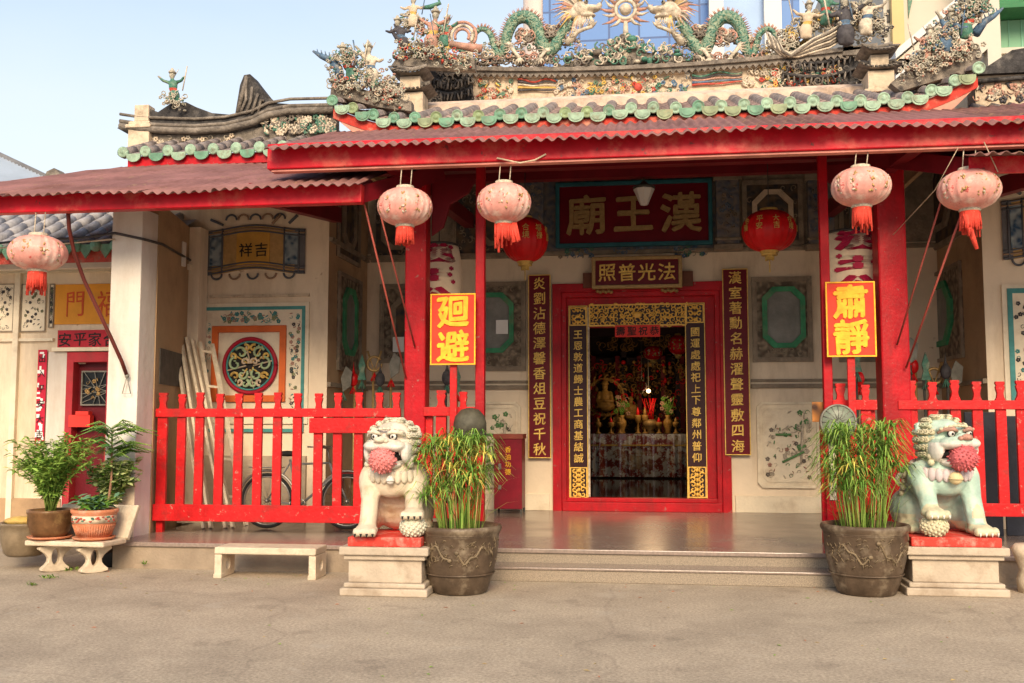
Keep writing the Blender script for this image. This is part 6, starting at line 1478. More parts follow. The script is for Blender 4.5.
def lion(c, z0, H_, face_rot, head_yaw, label, green, flip):
    t = thing('guardian_lion', label, 'lion statue', (0, 0, 0))
    b = MB(); s = flip
    b.ell((0, .2, .27), (.25, .24, .26), 16, 12)
    for k in (0, .35, .7, 1): b.ell(Vector((0, .12, .35)).lerp(Vector((0, -.07, .56)), k), (.235 - .02 * k, .215 - .03 * k, .22 - .02 * k), 16, 12)
    b.ell((0, -.17, .5), (.2, .12, .18), 14, 10)
    for u in (-1, 1):
        b.ell((u * .21, .16, .19), (.12, .23, .18), 14, 10); b.ell((u * .25, .02, .06), (.085, .17, .06), 12, 8)          # haunch and hind foot
        for j in range(3): b.ell((u * .25 + (j - 1) * .05, -.13, .04), (.035, .05, .04), 8, 6)
        b.ell((u * .2, -.1, .48), (.11, .13, .15), 12, 9)
        raised = (u == s)
        knee = (u * .19, -.21, .3); foot = (u * .2, -.27, .22 if raised else .09)
        cap(b, (u * .2, -.13, .46), knee, .105, .08); cap(b, knee, foot, .08, .078)
        fz = .2 if raised else .055
        b.ell((u * .2, -.32, fz), (.1, .12, .055), 12, 8)
        for j in range(4): b.ell((u * .2 + (j - 1.5) * .05, -.42, fz - .01), (.03, .05, .042), 8, 6)
    body = remeshed(b, .012, 4); 
    for p in range(len(body.v)):
        x, y, z = body.v[p]; n = noise.noise(Vector((x, y, z)) * 14) * .004; body.v[p] = (x + n, y + n, z)
    HM = Matrix.Translation((0, -.1, .62)) @ Matrix.Rotation(head_yaw, 4, 'Z') @ Matrix.Translation((0, .1, -.62))
    h = MB()
    h.ell((0, -.12, .8), (.215, .2, .185), 16, 12)
    h.ell((0, -.1, .92), (.15, .15, .08), 14, 8)
    h.ell((0, -.31, .795), (.17, .11, .06), 14, 9)              # upper muzzle
    for u in (-1, 1): h.ell((u * .1, -.33, .785), (.09, .085, .05), 12, 8); h.ell((u * .17, -.24, .73), (.045, .1, .1), 10, 8); h.ell((u * .1, -.27, .9), (.075, .05, .03), 10, 7); h.ell((u * .2, -.08, .9), (.045, .03, .07), 8, 6)
    h.ell((0, -.37, .835), (.06, .05, .04), 10, 7); h.ell((0, -.3, .87), (.04, .06, .03), 8, 6)
    h.ell((0, -.26, .62), (.13, .12, .045), 14, 8)               # lower jaw
    h.ell((0, -.1, .66), (.18, .16, .14), 14, 9)
    head = remeshed(h, .0105, 3)
    head.v = [tuple(HM @ Vector(p)) for p in head.v]
    if green: bm1 = mat('pale_jade_body', (.38, .52, .44), .5, .25, 4, .25, 30, dirt=(.58, .54, .42), damt=.85, dscale=4); mane = mat('cream_mane', (.56, .5, .34), .6, .2, 12, .2, dirt=(.3, .45, .3), dscale=8); headm = mat('pale_green_face', (.42, .54, .45), .5, .25, 7, .25, dirt=(.58, .54, .46), damt=.8, dscale=6)
    else: bm1 = mat('cream_body', (.62, .52, .39), .6, .1, 5, .3, 30, dirt=(.42, .26, .13), damt=.7, dscale=4); mane = mat('ivory_mane', (.6, .54, .42), .6, .15, 12, .2, dirt=(.3, .42, .3), damt=.6, dscale=7); headm = mat('ivory_face', (.64, .56, .46), .55, .1, 8, .2, dirt=(.45, .3, .2), damt=.6, dscale=7)
    lip = mat('white_lip', (.68, .64, .58), .5, .1, 12, dirt=(.4, .3, .24), dscale=9)
    if green: paint(body, lambda p: 1 if (p.z < .1 and p.y < .05) or (abs(p.x) > .22 and p.z < .16) or (.15 < p.z < .27 and p.y < -.3) else 0)
    body.build('body', [bm1, mane], t)
    inv = HM.inverted()
    hd = paint(head, lambda p: 1 if (inv @ p).y < -.2 and (inv @ p).z < .79 else 0).build('head', [headm, lip], t)
    def hv(x, y, z): return HM @ Vector((x, y, z))
    m = MB()
    for u in (-1, 1): m.ell(hv(u * .085, -.335, .868), .029, 12, 8, 0); m.ell(hv(u * .087, -.358, .866), (.013, .01, .013), 8, 6, 1); m.torus(hv(u * .085, -.34, .868), .03, .007, 14, 5, 1, 'y'); m.tube([hv(u * .03, -.345, .89), hv(u * .08, -.36, .91), hv(u * .14, -.31, .9), hv(u * .17, -.27, .87)], [.014, .02, .018, .01], 7, 2)
    m.build('eye', [lip, M['ink'], mane if not green else M['figpink']], hd)
    m = MB(); m.ell(hv(0, -.425, .84), (.05, .028, .028), 10, 7)
    for u in (-1, 1): m.ell(hv(u * .045, -.405, .83), (.025, .025, .02), 8, 6)
    m.build('nose', 'figpink' if green else mane, hd)
    m = MB(); m.ell(hv(0, -.2, .7), (.155, .13, .07), 12, 8); m.build('mouth_cavity', 'ink', hd)
    m = MB()
    for u in (-1, 1):
        m.lathe([(.016, 0), (.009, -.025), (0, -.05)], hv(u * .13, -.3, .75), 8)
        for j in range(3): m.ell(hv(u * (.04 + .035 * j), -.36 + .02 * j, .747), (.014, .01, .014), 6, 5)
    m.build('teeth', lip, hd)
    # pompom held in the mouth
    m = MB(); pc = hv(0, -.37, .66); m.ell(pc, (.115, .105, .105), 16, 12); q = random.Random(4)
    for i in range(150):
        th = math.acos(1 - 2 * (i + .5) / 150); ph = i * 2.39996; n = Vector((math.sin(th) * math.cos(ph), math.sin(th) * math.sin(ph), math.cos(th)))
        m.tube([pc + n * .09, pc + n * .122 + Vector((q.uniform(-.01, .01), 0, q.uniform(-.01, .01)))], [.014, .006], 5)
    m.build('pompom', mat('rose_pompom', (.52, .12, .13) if green else (.62, .2, .19), .65, .25, 20, .2), t)
    # curled mane: rows of snail curls round the back of the head
    m = MB()
    for row in range(8):
        for i in range(23):
            a = PI * (-.2 + 1.4 * i / 22); th = PI * (.1 + .095 * row); rr = .225 + .018 * math.sin(row)
            x = rr * math.sin(th) * math.cos(a) * 1.05; y = -.1 + rr * math.sin(th) * math.sin(a) * .95; z = .8 + .215 * math.cos(th) * 1.05
            if y < -.15 and (abs(x) < .175 or row < 2): continue
            pnt = hv(0, -.1, .8).lerp(hv(x, y, z), .94); n_ = (pnt - hv(0, -.1, .8)).normalized(); m.ell(pnt, (.026, .026, .024), 7, 5)
            t1 = n_.orthogonal().normalized(); t2 = n_.cross(t1); cp_ = []
            for g_ in range(11):          # snail curl
                an = g_ / 10 * 2 * PI * 1.5 + i; rr_ = .027 * (1 - .8 * g_ / 10); cp_.append(pnt + n_ * (.016 + .014 * g_ / 10) + (t1 * math.cos(an) + t2 * math.sin(an)) * rr_)
            m.tube(cp_, [.009 - .003 * g_ / 10 for g_ in range(11)], 5)
    for u in (-1, 1):
        for i in range(7): a = i / 6; m.ell(hv(u * (.2 - .01 * i), -.22 + .02 * i, .62 + .05 * i), (.032, .03, .03), 8, 6)
    for i in range(9): m.ell(hv(-.15 + .0375 * i, -.3 - .03 * math.sin(PI * i / 8), .935 - .0006 * (i - 4) ** 2 * 3), (.022, .022, .014), 8, 6)
    m.build('mane', mane, t)
    # collar, bib and bell
    m = MB()
    for i in range(25):
        pass
    pts = []
    for i in range(33):
        a = 2 * PI * i / 32; pts.append((.235 * math.cos(a), -.07 + .215 * math.sin(a), .585 + .045 * math.sin(a)))
    m.tube(pts, .022, 8); m.build('collar', mat('pale_collar', (.55, .5, .44), .5, .15, dirt=(.5, .3, .3), dscale=12), t)
    m = MB()
    for i in range(13):
        a = PI * (1.04 + .92 * i / 12); m.ell((.245 * math.cos(a), -.075 + .225 * math.sin(a), .54 + .03 * math.sin(a)), (.035, .02, .06), 8, 7, 0, Matrix.Rotation(a + PI / 2, 3, 'Z'))
    m.build('ruffle', mat('lilac_ruffle', (.56, .48, .48) if green else (.6, .52, .4), .6, .15, 10), t)
    m = MB(); m.ell((0, -.335, .49), (.058, .05, .055) if green else (.035, .03, .04), 14, 10); m.torus((0, -.335, .485), .057 if green else .034, .006, 18, 5); m.build('bell', mat('tan_bell', (.62, .5, .28), .5) if green else lip, t)
    # carved ball under the raised paw, claws, tail
    m = MB(); bc = Vector((s * .2, -.34, .088)); m.ell(bc, (.11, .1, .088), 16, 12)
    for i in range(110):
        th = math.acos(1 - 2 * (i + .5) / 110); ph = i * 2.39996; m.ell(bc + Vector((.108 * math.sin(th) * math.cos(ph), .098 * math.sin(th) * math.sin(ph), .086 * math.cos(th))), .014, 6, 4)
    m.build('carved_ball', mane, t)
    m = MB()
    for u in (-1, 1):
        fz = .19 if u == s else .04
        for j in range(4): m.lathe([(.011, 0), (.008, -.018), (0, -.035)], (u * .2 + (j - 1.5) * .05, -.465, fz), 7)
    m.build('claw', 'ink' if not green else lip, t)
    m = MB()
    for i in range(5): spiral(m, (i - 2) * .06, .42, .42 + .05 * (i % 2), .09, .9, .03, 0, i, 1, 10, 6)
    m.tube([(0, .4, .12), (0, .46, .25), (0, .42, .5)], [.06, .07, .03], 8); m.build('tail', mane, t)
    m = MB()
    for u in (-1, 1):
        for i in range(5): m.ell((u * .28, .0 + .03 * i, .5 - .055 * i), (.025, .03, .028), 8, 6)
    m.build('elbow_curl', mane, t)
    t.location = (c.x, c.y, z0); t.rotation_euler = (0, 0, face_rot); t.scale = (H_ * 1.0, H_ * 1.0, H_ * .98)
    return t
c, w_, D = pedestal(383, 597, 88, 'pale stepped stone pedestal under the white lion', 0)
def plinth(c, w_, z, label, rot):
    m = MB(); m.box(-w_ / 2, w_ / 2, -w_ * .52, w_ * .52, 0, .085); o = m.build('red_slab', 'redst', None, bevel=.01, origin=(0, 0, 0)); o.location = (c.x, c.y, z); o.rotation_euler = (0, 0, rot); tag(o, label, 'plinth'); return o
plinth(c, .68, .441, 'red painted slab carrying the white lion', 0)
lion(c + Vector((.0, .06, 0)), .526, 1.07, R(6), R(-14), 'cream white guardian lion with pink pompom facing forward on the left pedestal', False, 1)
c, w_, D = pedestal(958, 597, 104, 'pale stepped stone pedestal under the green lion', 1)
plinth(c, .78, .441, 'red painted slab carrying the green lion', 0)
lion(c + Vector((-.02, .06, 0)), .526, 1.1, R(10), R(12), 'pale green guardian lion with cream mane and tan bell on the right pedestal', True, -1)

# dark boards behind the long right fence
t = thing('dark_boards', 'black boards standing upright behind the fence in the right bay', 'board', (at(985, 500, 12.2).x, 12.2, FL))
for k, (a, b, tp) in enumerate(((943, 962, 425), (966, 1001, 412), (1004, 1045, 416))):
    x0, x1, z0, z1 = rect(a, tp, b, 505, 12.0 + .06 * k); MB().box(x0, x1, 12.0 + .06 * k, 12.03 + .06 * k, FL, z1).build('board', mat('black_board', (.018, .02, .03), .5, .3, 4), t, bevel=.006)
# stone drum piece at the right edge
t = thing('stone_drum', 'rounded pale stone drum on the ground beside the green lion pedestal', 'stone', (at(1026, 575, 9.9).x + .05, 9.9, 0)); o = ORG[t.name]
MB().lathe([(.12, 0), (.13, .12), (.1, .2), (.14, .32), (.17, .4), (.13, .44), (0, .44)], o, 24).build('stone_body', 'benchst', t)

# ================================================================== RIDGE SCULPTURES
SC = ['figw', 'figpink', 'figgreen', 'figblue', 'figyel', 'figred', 'figdark', 'cream', 'bulk']
def dragon(cx, sg, label, Y):
    # pixel heights measured on the ridge; sg -1 = left dragon facing right
    def P(dx, y): return at(625 + sg * dx, y, Y)
    t = thing('ridge_dragon', label, 'dragon sculpture', P(60, 60))
    path = [(34, 44), (42, 52), (55, 47), (62, 36), (58, 26), (50, 20), (48, 12)] if 0 else [(54, 22), (64, 34), (70, 46), (78, 52), (84, 40), (90, 24), (99, 17), (110, 20), (117, 33), (121, 50), (127, 55), (131, 46), (135, 34), (143, 29), (150, 35), (153, 50), (160, 52), (172, 47)]
    pts = [P(*p) for p in path]; K = 4; fine = []
    for i in range(len(pts) - 1):
        p0, p1, p2, p3 = pts[max(0, i - 1)], pts[i], pts[i + 1], pts[min(len(pts) - 1, i + 2)]
        for k in range(K):
            u = k / K; fine.append(.5 * ((2 * p1) + (p2 - p0) * u + (2 * p0 - 5 * p1 + 4 * p2 - p3) * u * u + (3 * p1 - p0 - 3 * p2 + p3) * u ** 3))
    fine.append(pts[-1]); n = len(fine)
    rad = [.075 + .03 * math.sin(PI * min(1, i / n * 1.6)) - .065 * (i / n) ** 2 for i in range(n)]
    rad = [max(.03, r) for r in rad]
    MB().tube(fine, rad, 12, 0).build('body', carved('dragon_scales', (.035, .15, .115), (.26, .32, .22), 34, .5, .8), t)
    m = MB(); q = random.Random(3)
    ctr = Vector((sum(p.x for p in fine) / n, Y, sum(p.z for p in fine) / n))
    for i in range(1, n - 2):
        d = (fine[i + 1] - fine[i - 1]).normalized(); nr = Vector((-d.z, 0, d.x)) * (-sg)
        if sg > 0: nr = Vector((-d.z, 0, d.x))
        else: nr = Vector((d.z, 0, -d.x))
        for k in range(2):
            b = fine[i].lerp(fine[i + 1], k * .5); m.tube([b + nr * rad[i] * .9, b + nr * (rad[i] + .055) + d * .03 * 0], [.014, .003], 4)
    m.build('spines', 'figpink', t)
    m = MB()
    for i in range(0, n - 2, 1):      # belly ridge
        m.ell(fine[i] + Vector((0, -rad[i] * .93, -.01)), (.02, .012, .02), 6, 4)
    pass
    # head
    hc = P(44, 10); b = MB()
    b.ell(hc, (.15, .13, .12), 12, 9); b.ell(hc + Vector((-sg * .15, -.02, .0)), (.14, .1, .055), 12, 8); b.ell(hc + Vector((-sg * .1, -.02, -.1)), (.12, .09, .035), 12, 8); b.ell(hc + Vector((-sg * .27, -.02, .045)), (.045, .06, .04), 8, 6); b.ell(hc + Vector((sg * .1, 0, -.06)), (.12, .1, .1), 10, 8)
    remeshed(b, .013, 2).build('head', 'figw', t)
    m = MB()
    for k in range(70):
        a = q.uniform(-1.7, 1.7) + (0 if sg > 0 else PI); L = q.uniform(.12, .36); d = Vector((math.cos(a), -.2, math.sin(a)))
        s0 = hc + Vector((d.x * .08, -.04, d.z * .08)); m.tube([s0, s0 + d * L * .6 + Vector((0, 0, .03)), s0 + d * L + Vector((0, 0, -.02))], [.018, .014, .004], 5, k % 4)
    for k in range(14):
        s0 = hc + Vector((-sg * q.uniform(-.05, .2), -.05, -.13)); m.tube([s0, s0 + Vector((-sg * .02, -.03, -.07)), s0 + Vector((sg * .04, -.03, -.15))], [.015, .012, .003], 5, 0)
    for u in (.02, .1): m.tube([hc + Vector((0, -.05 + u, .1)), hc + Vector((sg * .1, -.05 + u, .24)), hc + Vector((sg * .2, -.05 + u, .26))], [.02, .015, .005], 5, 1)
    m.tube([hc + Vector((-sg * .28, -.05, .05)), hc + Vector((-sg * .36, -.08, .16)), hc + Vector((-sg * .44, -.08, .12))], [.01, .008, .003], 5, 0)
    m.build('mane', ['figw', 'figpink', 'figyel', 'ridge'], t)
    m = MB()
    for u in (-.05, .07): m.ell(hc + Vector((-sg * .08, -.09, .08)), .032, 8, 6, 0); m.ell(hc + Vector((-sg * .09, -.12, .085)), .013, 6, 5, 1)
    m.build('eye', ['figw', 'ink'], t)
    for (bx, by, ex, ey) in ((58, 44, 32, 30), (70, 50, 84, 62), (118, 44, 104, 62), (150, 46, 152, 64)):
        m = MB(); a, e = P(bx, by), P(ex, ey); md = a.lerp(e, .5) + Vector((sg * .03, -.08, .05)); e = e + Vector((0, -.14, 0)); m.tube([a, a.lerp(md, .5), md, md.lerp(e, .5), e], [.06, .055, .035, .026, .03], 7)
        for j in range(4): m.tube([md, md + Vector((sg * .05, -.02, .05 - .04 * j)), md + Vector((sg * .11, -.02, .07 - .05 * j))], [.016, .012, .003], 5)
        for j in range(4):
            an = (-.9 + .6 * j) + (PI / 2 if ey < 40 else -PI / 2); m.tube([e, e + Vector((.05 * math.cos(an), -.02, .05 * math.sin(an))), e + Vector((.085 * math.cos(an) , -.03, .1 * math.sin(an)))], [.022, .017, .004], 5)
        m.build('claw', 'figw', t)
    m = MB(); e = P(172, 47)
    for j in range(8): a = (-.5 + j * .17) ; d = Vector((sg * math.cos(a), -.05, math.sin(a))); m.tube([e, e + d * .16 + Vector((0, 0, .02)), e + d * .28], [.02, .016, .003], 5)
    m.build('tail_fins', 'figyel', t)
    m = MB()
    for (x_, y_, w__) in ((62, 60, .34), (92, 60, .34), (122, 60, .32), (150, 62, .28), (74, 34, .1), (100, 38, .1)):
        c = P(x_, y_)
        for k in range(44): spiral(m, c.x + q.uniform(-w__, w__), Y - .05 + q.uniform(-.03, .08), c.z + q.uniform(-.06, .07), q.uniform(.04, .08), 1, .015, q.choice((0, 0, 1, 2)), q.uniform(0, 6), q.choice((1, -1)), 8, 5)
    m.build('cloud_scrolls', ['ridge', 'figw', 'figpink'], t)
dragon(0, -1, 'green scaled dragon on the ridge left of the flaming pearl', YR + .12)
dragon(0, 1, 'green scaled dragon on the ridge right of the flaming pearl', YR + .12)
Yp = YR + .12; pc = at(625.5, 9.5, Yp)
t = thing('flaming_pearl', 'white pearl in a ring of cream flames on a stem above the ridge centre', 'ornament', at(625, 62, Yp))
MB().ell(pc, .088, 18, 12).build('pearl', 'figw', t)
m = MB(); m.torus(pc, .14, .03, 28, 7, 0, 'y', 0, 2 * PI); m.torus(pc, .185, .018, 28, 6, 1, 'y')
for i in range(17):
    a = -PI * .35 + PI * 1.7 * i / 16 - .0; d = Vector((math.cos(a), 0, math.sin(a))); nn_ = Vector((-d.z, 0, d.x)) * (1 if math.cos(a) > 0 else -1); s0 = pc + d * .17
    L = .16 + .06 * (i % 2); m.tube([s0, s0 + d * L * .5 + nn_ * .02, s0 + d * L + nn_ * .09], [.03, .022, .004], 6, i % 2)
m.build('flames', ['figw', 'figpink'], t)
m = MB(); b_ = at(625, 64, Yp); m.tube([pc - Vector((0, 0, .18)), pc - Vector((0, 0, .34)), Vector((b_.x, Yp, b_.z))], [.03, .04, .1], 8); m.build('stem', 'figw', t)
m = MB(); q = random.Random(12)
for k in range(170):
    u = q.gauss(0, .55); hgt = max(.02, .36 * (1 - (abs(u) / 1.1)) + .05); z = b_.z - .02 + q.random() * hgt; 
    if abs(u) > 1.05: continue
    if q.random() < .5: m.ell((b_.x + u, Yp + q.uniform(-.12, .1), z), (q.uniform(.03, .08), .05, q.uniform(.02, .06)), 7, 5, q.choice((0, 0, 1, 2)))
    else: spiral(m, b_.x + u, Yp - .12, z, q.uniform(.03, .08), 1, .014, q.choice((0, 1, 2)), q.uniform(0, 6), 1, 8, 5)
m.prism([(b_.x - 1.0, b_.z - .02), (b_.x + 1.0, b_.z - .02), (b_.x + .3, b_.z + .14), (b_.x + .06, b_.z + .4), (b_.x - .06, b_.z + .4), (b_.x - .3, b_.z + .14)], Yp - .06, Yp + .1, 0)
m.build('rock_base', ['ridge', 'figw', 'figgreen'], t)

# little ceramic opera figures (builders)
def figure(p, h, mi, seed, lean=0, name='opera_figure', label=None, group=None, mount=False):
    q = random.Random(seed); x, y, z = p; t = thing(name, label, 'figurine', p, group)
    b = MB(); lx = lean * h
    b.ell((x, y, z + h * .18), (h * .17, h * .13, h * .22), 10, 8); b.ell((x + lx * .5, y, z + h * .48), (h * .13, h * .1, h * .2), 10, 8); b.ell((x + lx, y, z + h * .8), (h * .085, h * .085, h * .1), 10, 8); cap(b, (x + lx * .8, y, z + h * .62), (x + lx, y, z + h * .76), h * .05, h * .05)
    a1, a2 = q.uniform(-.6, 1.2), q.uniform(-.9, .9)
    for u, a in ((-1, a1), (1, a2)):
        sh = (x + lx * .7 + u * h * .12, y, z + h * .6); el = (sh[0] + u * h * .16 * math.cos(a), y - h * .05, sh[2] + h * .16 * math.sin(a)); ha = (el[0] + u * h * .1, y - h * .1, el[2] + h * .12 * math.sin(a + .8))
        cap(b, sh, el, h * .055, h * .045, n=7); cap(b, el, ha, h * .045, h * .035, n=7)
    for u in (-1, 1): cap(b, (x + u * h * .08, y, z + h * .15), (x + u * h * .1, y - .02 * h, z + h * .02), h * .06, h * .05, n=7)
    bd = remeshed(b, h * .028, 2)
    paint(bd, lambda c: 1 if c.z > z + h * .7 else (2 if abs(c.z - (z + h * .38)) < h * .04 else 0)); bd.build('figure_body', [SC[mi], 'bulk', SC[(mi + 3) % 6]], t)
    m = MB(); m.lathe([(h * .09, 0), (h * .11, h * .03), (h * .06, h * .08), (h * .03, h * .15), (0, h * .16)], (x + lx, y, z + h * .86), 10, 0)
    for k in range(4): m.tube([(x + lx, y + .02, z + h * .7), (x + lx + h * (.1 * (k - 1.5)), y + .04, z + h * 1.0)], [.008, .004], 4, 1)
    m.build('headdress', ['bulk', 'figw'], t)
    m = MB(); s_ = q.choice((-1, 1)); m.tube([(x + s_ * h * .3, y - h * .12, z + h * .3), (x + s_ * h * .42, y - h * .12, z + h * 1.0)], h * .018, 5)
    m.build('staff', 'figw' if seed % 2 else 'figblue', t); return t
def rocks(pts, Y, label, seed, mats=(0, 0, 1, 2), n=60, s=.05, name='rock_scroll_base', solid=None):
    n = int(n * 2.2); mats = tuple(mats) + (8,) * len(mats) * 2; k_s = s; s = s * .72; q = random.Random(seed); m = MB(); P_ = [at(x, y, Y) for x, y in pts]
    if solid: m.prism([(at(x, y, Y).x, at(x, y, Y).z) for x, y in solid][::-1], Y - .03, Y + .12, 0)
    for k in range(n):
        i = q.randrange(len(P_) - 1); p = P_[i].lerp(P_[i + 1], q.random()); p = p + Vector((q.gauss(0, k_s * 1.3), q.uniform(-.1, .05), q.gauss(0, k_s * 1.3)))
        r = q.random()
        if r < .4: spiral(m, p.x, p.y - .04, p.z, s * q.uniform(.8, 1.6), 1, s * .28, q.choice(mats), q.uniform(0, 6), q.choice((1, -1)), 8, 5)
        elif r < .7: m.ell(p, (s * q.uniform(.5, 1), s * .7, s * q.uniform(.4, .8)), 7, 5, q.choice(mats))
        else: 
            for j in range(5): an = j * 1.257; m.ell(p + Vector((s * .55 * math.cos(an), -.05, s * .55 * math.sin(an))), s * .38, 6, 4, q.choice(mats))
    return tag(m.build(name, SC if not solid else ['ridge'] + SC[1:]), label, 'ornament')
# upturned corner ornament, left
Yc_ = 12.0
rocks([(336, 82), (350, 88), (372, 92), (392, 98), (405, 100)], Yc_, 'curling rock and cloud base along the left upturned roof corner', 1, (0, 1, 5, 6, 7), 90, .05, solid=[(331, 96), (333, 76), (338, 82), (355, 88), (380, 94), (412, 102), (412, 112), (380, 108), (350, 100)])
rocks([(333, 70), (345, 56), (358, 60), (368, 78), (380, 88)], Yc_, 'dense jade and bone coral ornament above the left roof corner', 2, (0, 1, 2, 2, 7), 90, .042)
figure(at(352, 82, Yc_), .52, 2, 21, -.25, label='jade robed ceramic figure leaning out over the left roof corner, the outer one')
figure(at(372, 84, Yc_), .56, 0, 22, -.1, label='bone coloured ceramic figure on the left roof corner, standing inside the jade one')
m = MB(); m.tube([at(313, 51, Yc_), at(321, 56, Yc_), at(331, 60, Yc_)], [.015, .035, .05], 7).tube([at(331, 60, Yc_), at(338, 68, Yc_), at(340, 78, Yc_)], [.05, .06, .06], 7)
for k in range(5): m.tube([at(318 + k * 4, 54 + k, Yc_), at(317 + k * 4, 49 + k, Yc_)], [.014, .004], 4)
tag(m.build('dragon_snout', 'figblue'), 'blue grey pointed dragon snout jutting out left from the left roof corner', 'ornament')
rocks([(384, 82), (388, 90), (394, 98)], Yc_, 'pink curled wave ornament between the left corner figures and the pavilion', 3, (1, 1, 0), 26, .05)
rocks([(385, 76), (396, 86), (400, 100)], Yc_ + .1, 'bone scroll tuft beside the small left pavilion', 33, (1, 0, 7), 20, .04)
# figure group above the left pavilion
Yg = 13.3
rocks([(396, 55), (415, 52), (435, 54), (452, 62), (470, 62)], Yg, 'mixed flower and rock base above the small left pavilion', 4, (0, 0, 4, 6, 5, 7, 2), 110, .05, solid=[(392, 66), (400, 54), (440, 52), (475, 60), (475, 70)])
rocks([(402, 30), (412, 20), (424, 30), (436, 38), (446, 30)], Yg + .1, 'open coral branches rising among the left opera figures', 5, (0, 1, 2, 7), 70, .05)
figure(at(404, 50, Yg), .5, 6, 31, -.2, label='dark ceramic warrior at the outer end of the left ridge group')
figure(at(413, 26, Yg), .46, 7, 32, 0, label='highest bone ceramic figure at the top of the left ridge group')
figure(at(431, 50, Yg), .62, 1, 33, .1, label='tall pink ceramic figure with jade skirt in the left ridge group')
figure(at(444, 46, Yg), .45, 2, 34, .1, label='jade ceramic figure nearest the dragon tail in the left ridge group')
m = MB(); m.tube([at(420, 8, Yg), at(430, 7, Yg), at(440, 3, Yg), at(437, -4, Yg)], [.02, .035, .03, .015], 6); tag(m.build('flying_banner', 'figgreen'), 'jade ribbon streaming right from the top of the left ridge group', 'ornament')
m = MB(); m.tube([at(391, 30, Yg), at(397, 38, Yg), at(405, 46, Yg)], [.02, .04, .05], 6); m.tube([at(394, 24, Yg), at(399, 34, Yg)], [.01, .03], 5); tag(m.build('dragon_snout', 'figdark'), 'dark pointed snout jutting left from the left ridge group', 'ornament')
m = MB()
for k in range(3): m.torus(at(462, 36, Yg), .2 - .05 * k, .022, 20, 6, k % 2, 'y', -.6, 3.6)
m.tube([at(450, 44, Yg), at(462, 46, Yg), at(474, 48, Yg), at(482, 48, Yg)], [.05, .05, .06, .05], 7); tag(m.build('tail_scroll', ['figpink', 'figw']), 'pink and bone curled tail scroll between the left group and the left dragon', 'ornament')
# right group
rocks([(772, 58), (790, 40), (812, 24), (838, 18), (860, 30)], YR + .05, 'layered bone rock and coral mass right of the right dragon', 6, (0, 0, 1, 7, 4, 7), 190, .06)
m = MB()
for k in range(6):
    for j in range(2):
        pts = [(766 + k * 2.5, 30 + k * 2), (770 + k * 2.5, 42 + k * 1.6), (781 + k * 2, 53 + k * .3), (798 + k, 55 - k * 1.8), (815, 50 - k * 2.4), (830, 46 - k * 3), (846, 36 - k * 3)]
        m.tube([at(x, y + j * 1.6, YR - .12 - .012 * k - .01 * j) for x, y in pts], [.006, .02, .024, .022, .018, .014, .005], 6, (k + j) % 2)
tag(m.build('fish_tail_wave', ['ridge', 'figw']), 'swept layered wave scroll at the right end of the main ridge', 'ornament')
figure(at(806, 38, YR - .1), .55, 7, 41, .1, label='bone ceramic figure leaning by the right dragon tail')
figure(at(826, 24, YR - .1), .55, 2, 42, .0, label='jade sashed ceramic figure high in the right ridge group')
figure(at(846, 44, YR - .2), .75, 6, 43, .0, label='tall dark ceramic warrior in the right ridge group')
figure(at(866, 34, YR - .2), .6, 0, 44, .1, label='bone ceramic figure at the outer end of the right ridge group')
rocks([(846, 30), (856, 8), (872, 20), (882, 38)], YR - .1, 'upright dark and bone coral at the outer end of the right ridge group', 7, (0, 6, 6, 7), 100, .05, solid=[(843, 48), (848, 30), (853, 48), (880, 46), (884, 54), (842, 56)])
# right corner
rocks([(905, 74), (925, 66), (948, 58), (972, 48)], 11.95, 'pale rock base along the right upturned roof corner', 8, (0, 1, 7), 110, .05, solid=[(890, 84), (902, 74), (940, 66), (978, 46), (982, 58), (974, 72), (940, 80), (900, 92)])
rocks([(918, 58), (935, 44), (950, 26), (966, 10), (980, 6)], 11.95, 'dense blue, pink and bone coral ornament above the right roof corner', 9, (0, 1, 2, 3, 3, 7), 190, .05)
figure(at(925, 62, 11.9), .45, 1, 51, .15, label='pink ceramic figure lowest on the right roof corner')
figure(at(945, 52, 11.9), .55, 3, 52, .15, label='blue ceramic figure in the middle of the right roof corner')
figure(at(966, 38, 11.9), .5, 2, 53, .2, label='jade ceramic figure outermost on the right roof corner')
m = MB(); m.tube([at(1003, 8, 11.95), at(994, 16, 11.95), at(984, 22, 11.95), at(975, 34, 11.95)], [.012, .03, .045, .06], 7)
for k in range(4): m.tube([at(998 - k * 4, 13 + k * 2, 11.95), at(996 - k * 4, 8 + k * 2, 11.95)], [.012, .004], 4)
tag(m.build('dragon_snout', 'figblue'), 'blue pointed dragon snout jutting out right from the right roof corner', 'ornament')
rocks([(482, 56), (500, 44), (520, 50), (545, 40), (566, 44), (588, 56)], YR + .2, 'airy grey filigree of clouds and flames behind the dragon nearer the white pillar', 14, (0, 7, 2, 1), 90, .045)
rocks([(662, 56), (684, 42), (705, 44), (730, 38), (750, 44), (768, 50)], YR + .2, 'airy grey filigree of clouds and flames behind the dragon nearer the cream apartment building', 15, (0, 7, 2, 1), 90, .045)
# figure on the left wing ridge
rocks([(166, 103), (176, 101), (186, 103)], 12.95, 'low cream rock foot under the lone figure on the wing ridge', 10, (0, 7, 2), 22, .045)
figure(at(174, 103, 12.95), .5, 2, 61, -.08, label='lone green and bone ceramic figure standing on the black wing ridge')

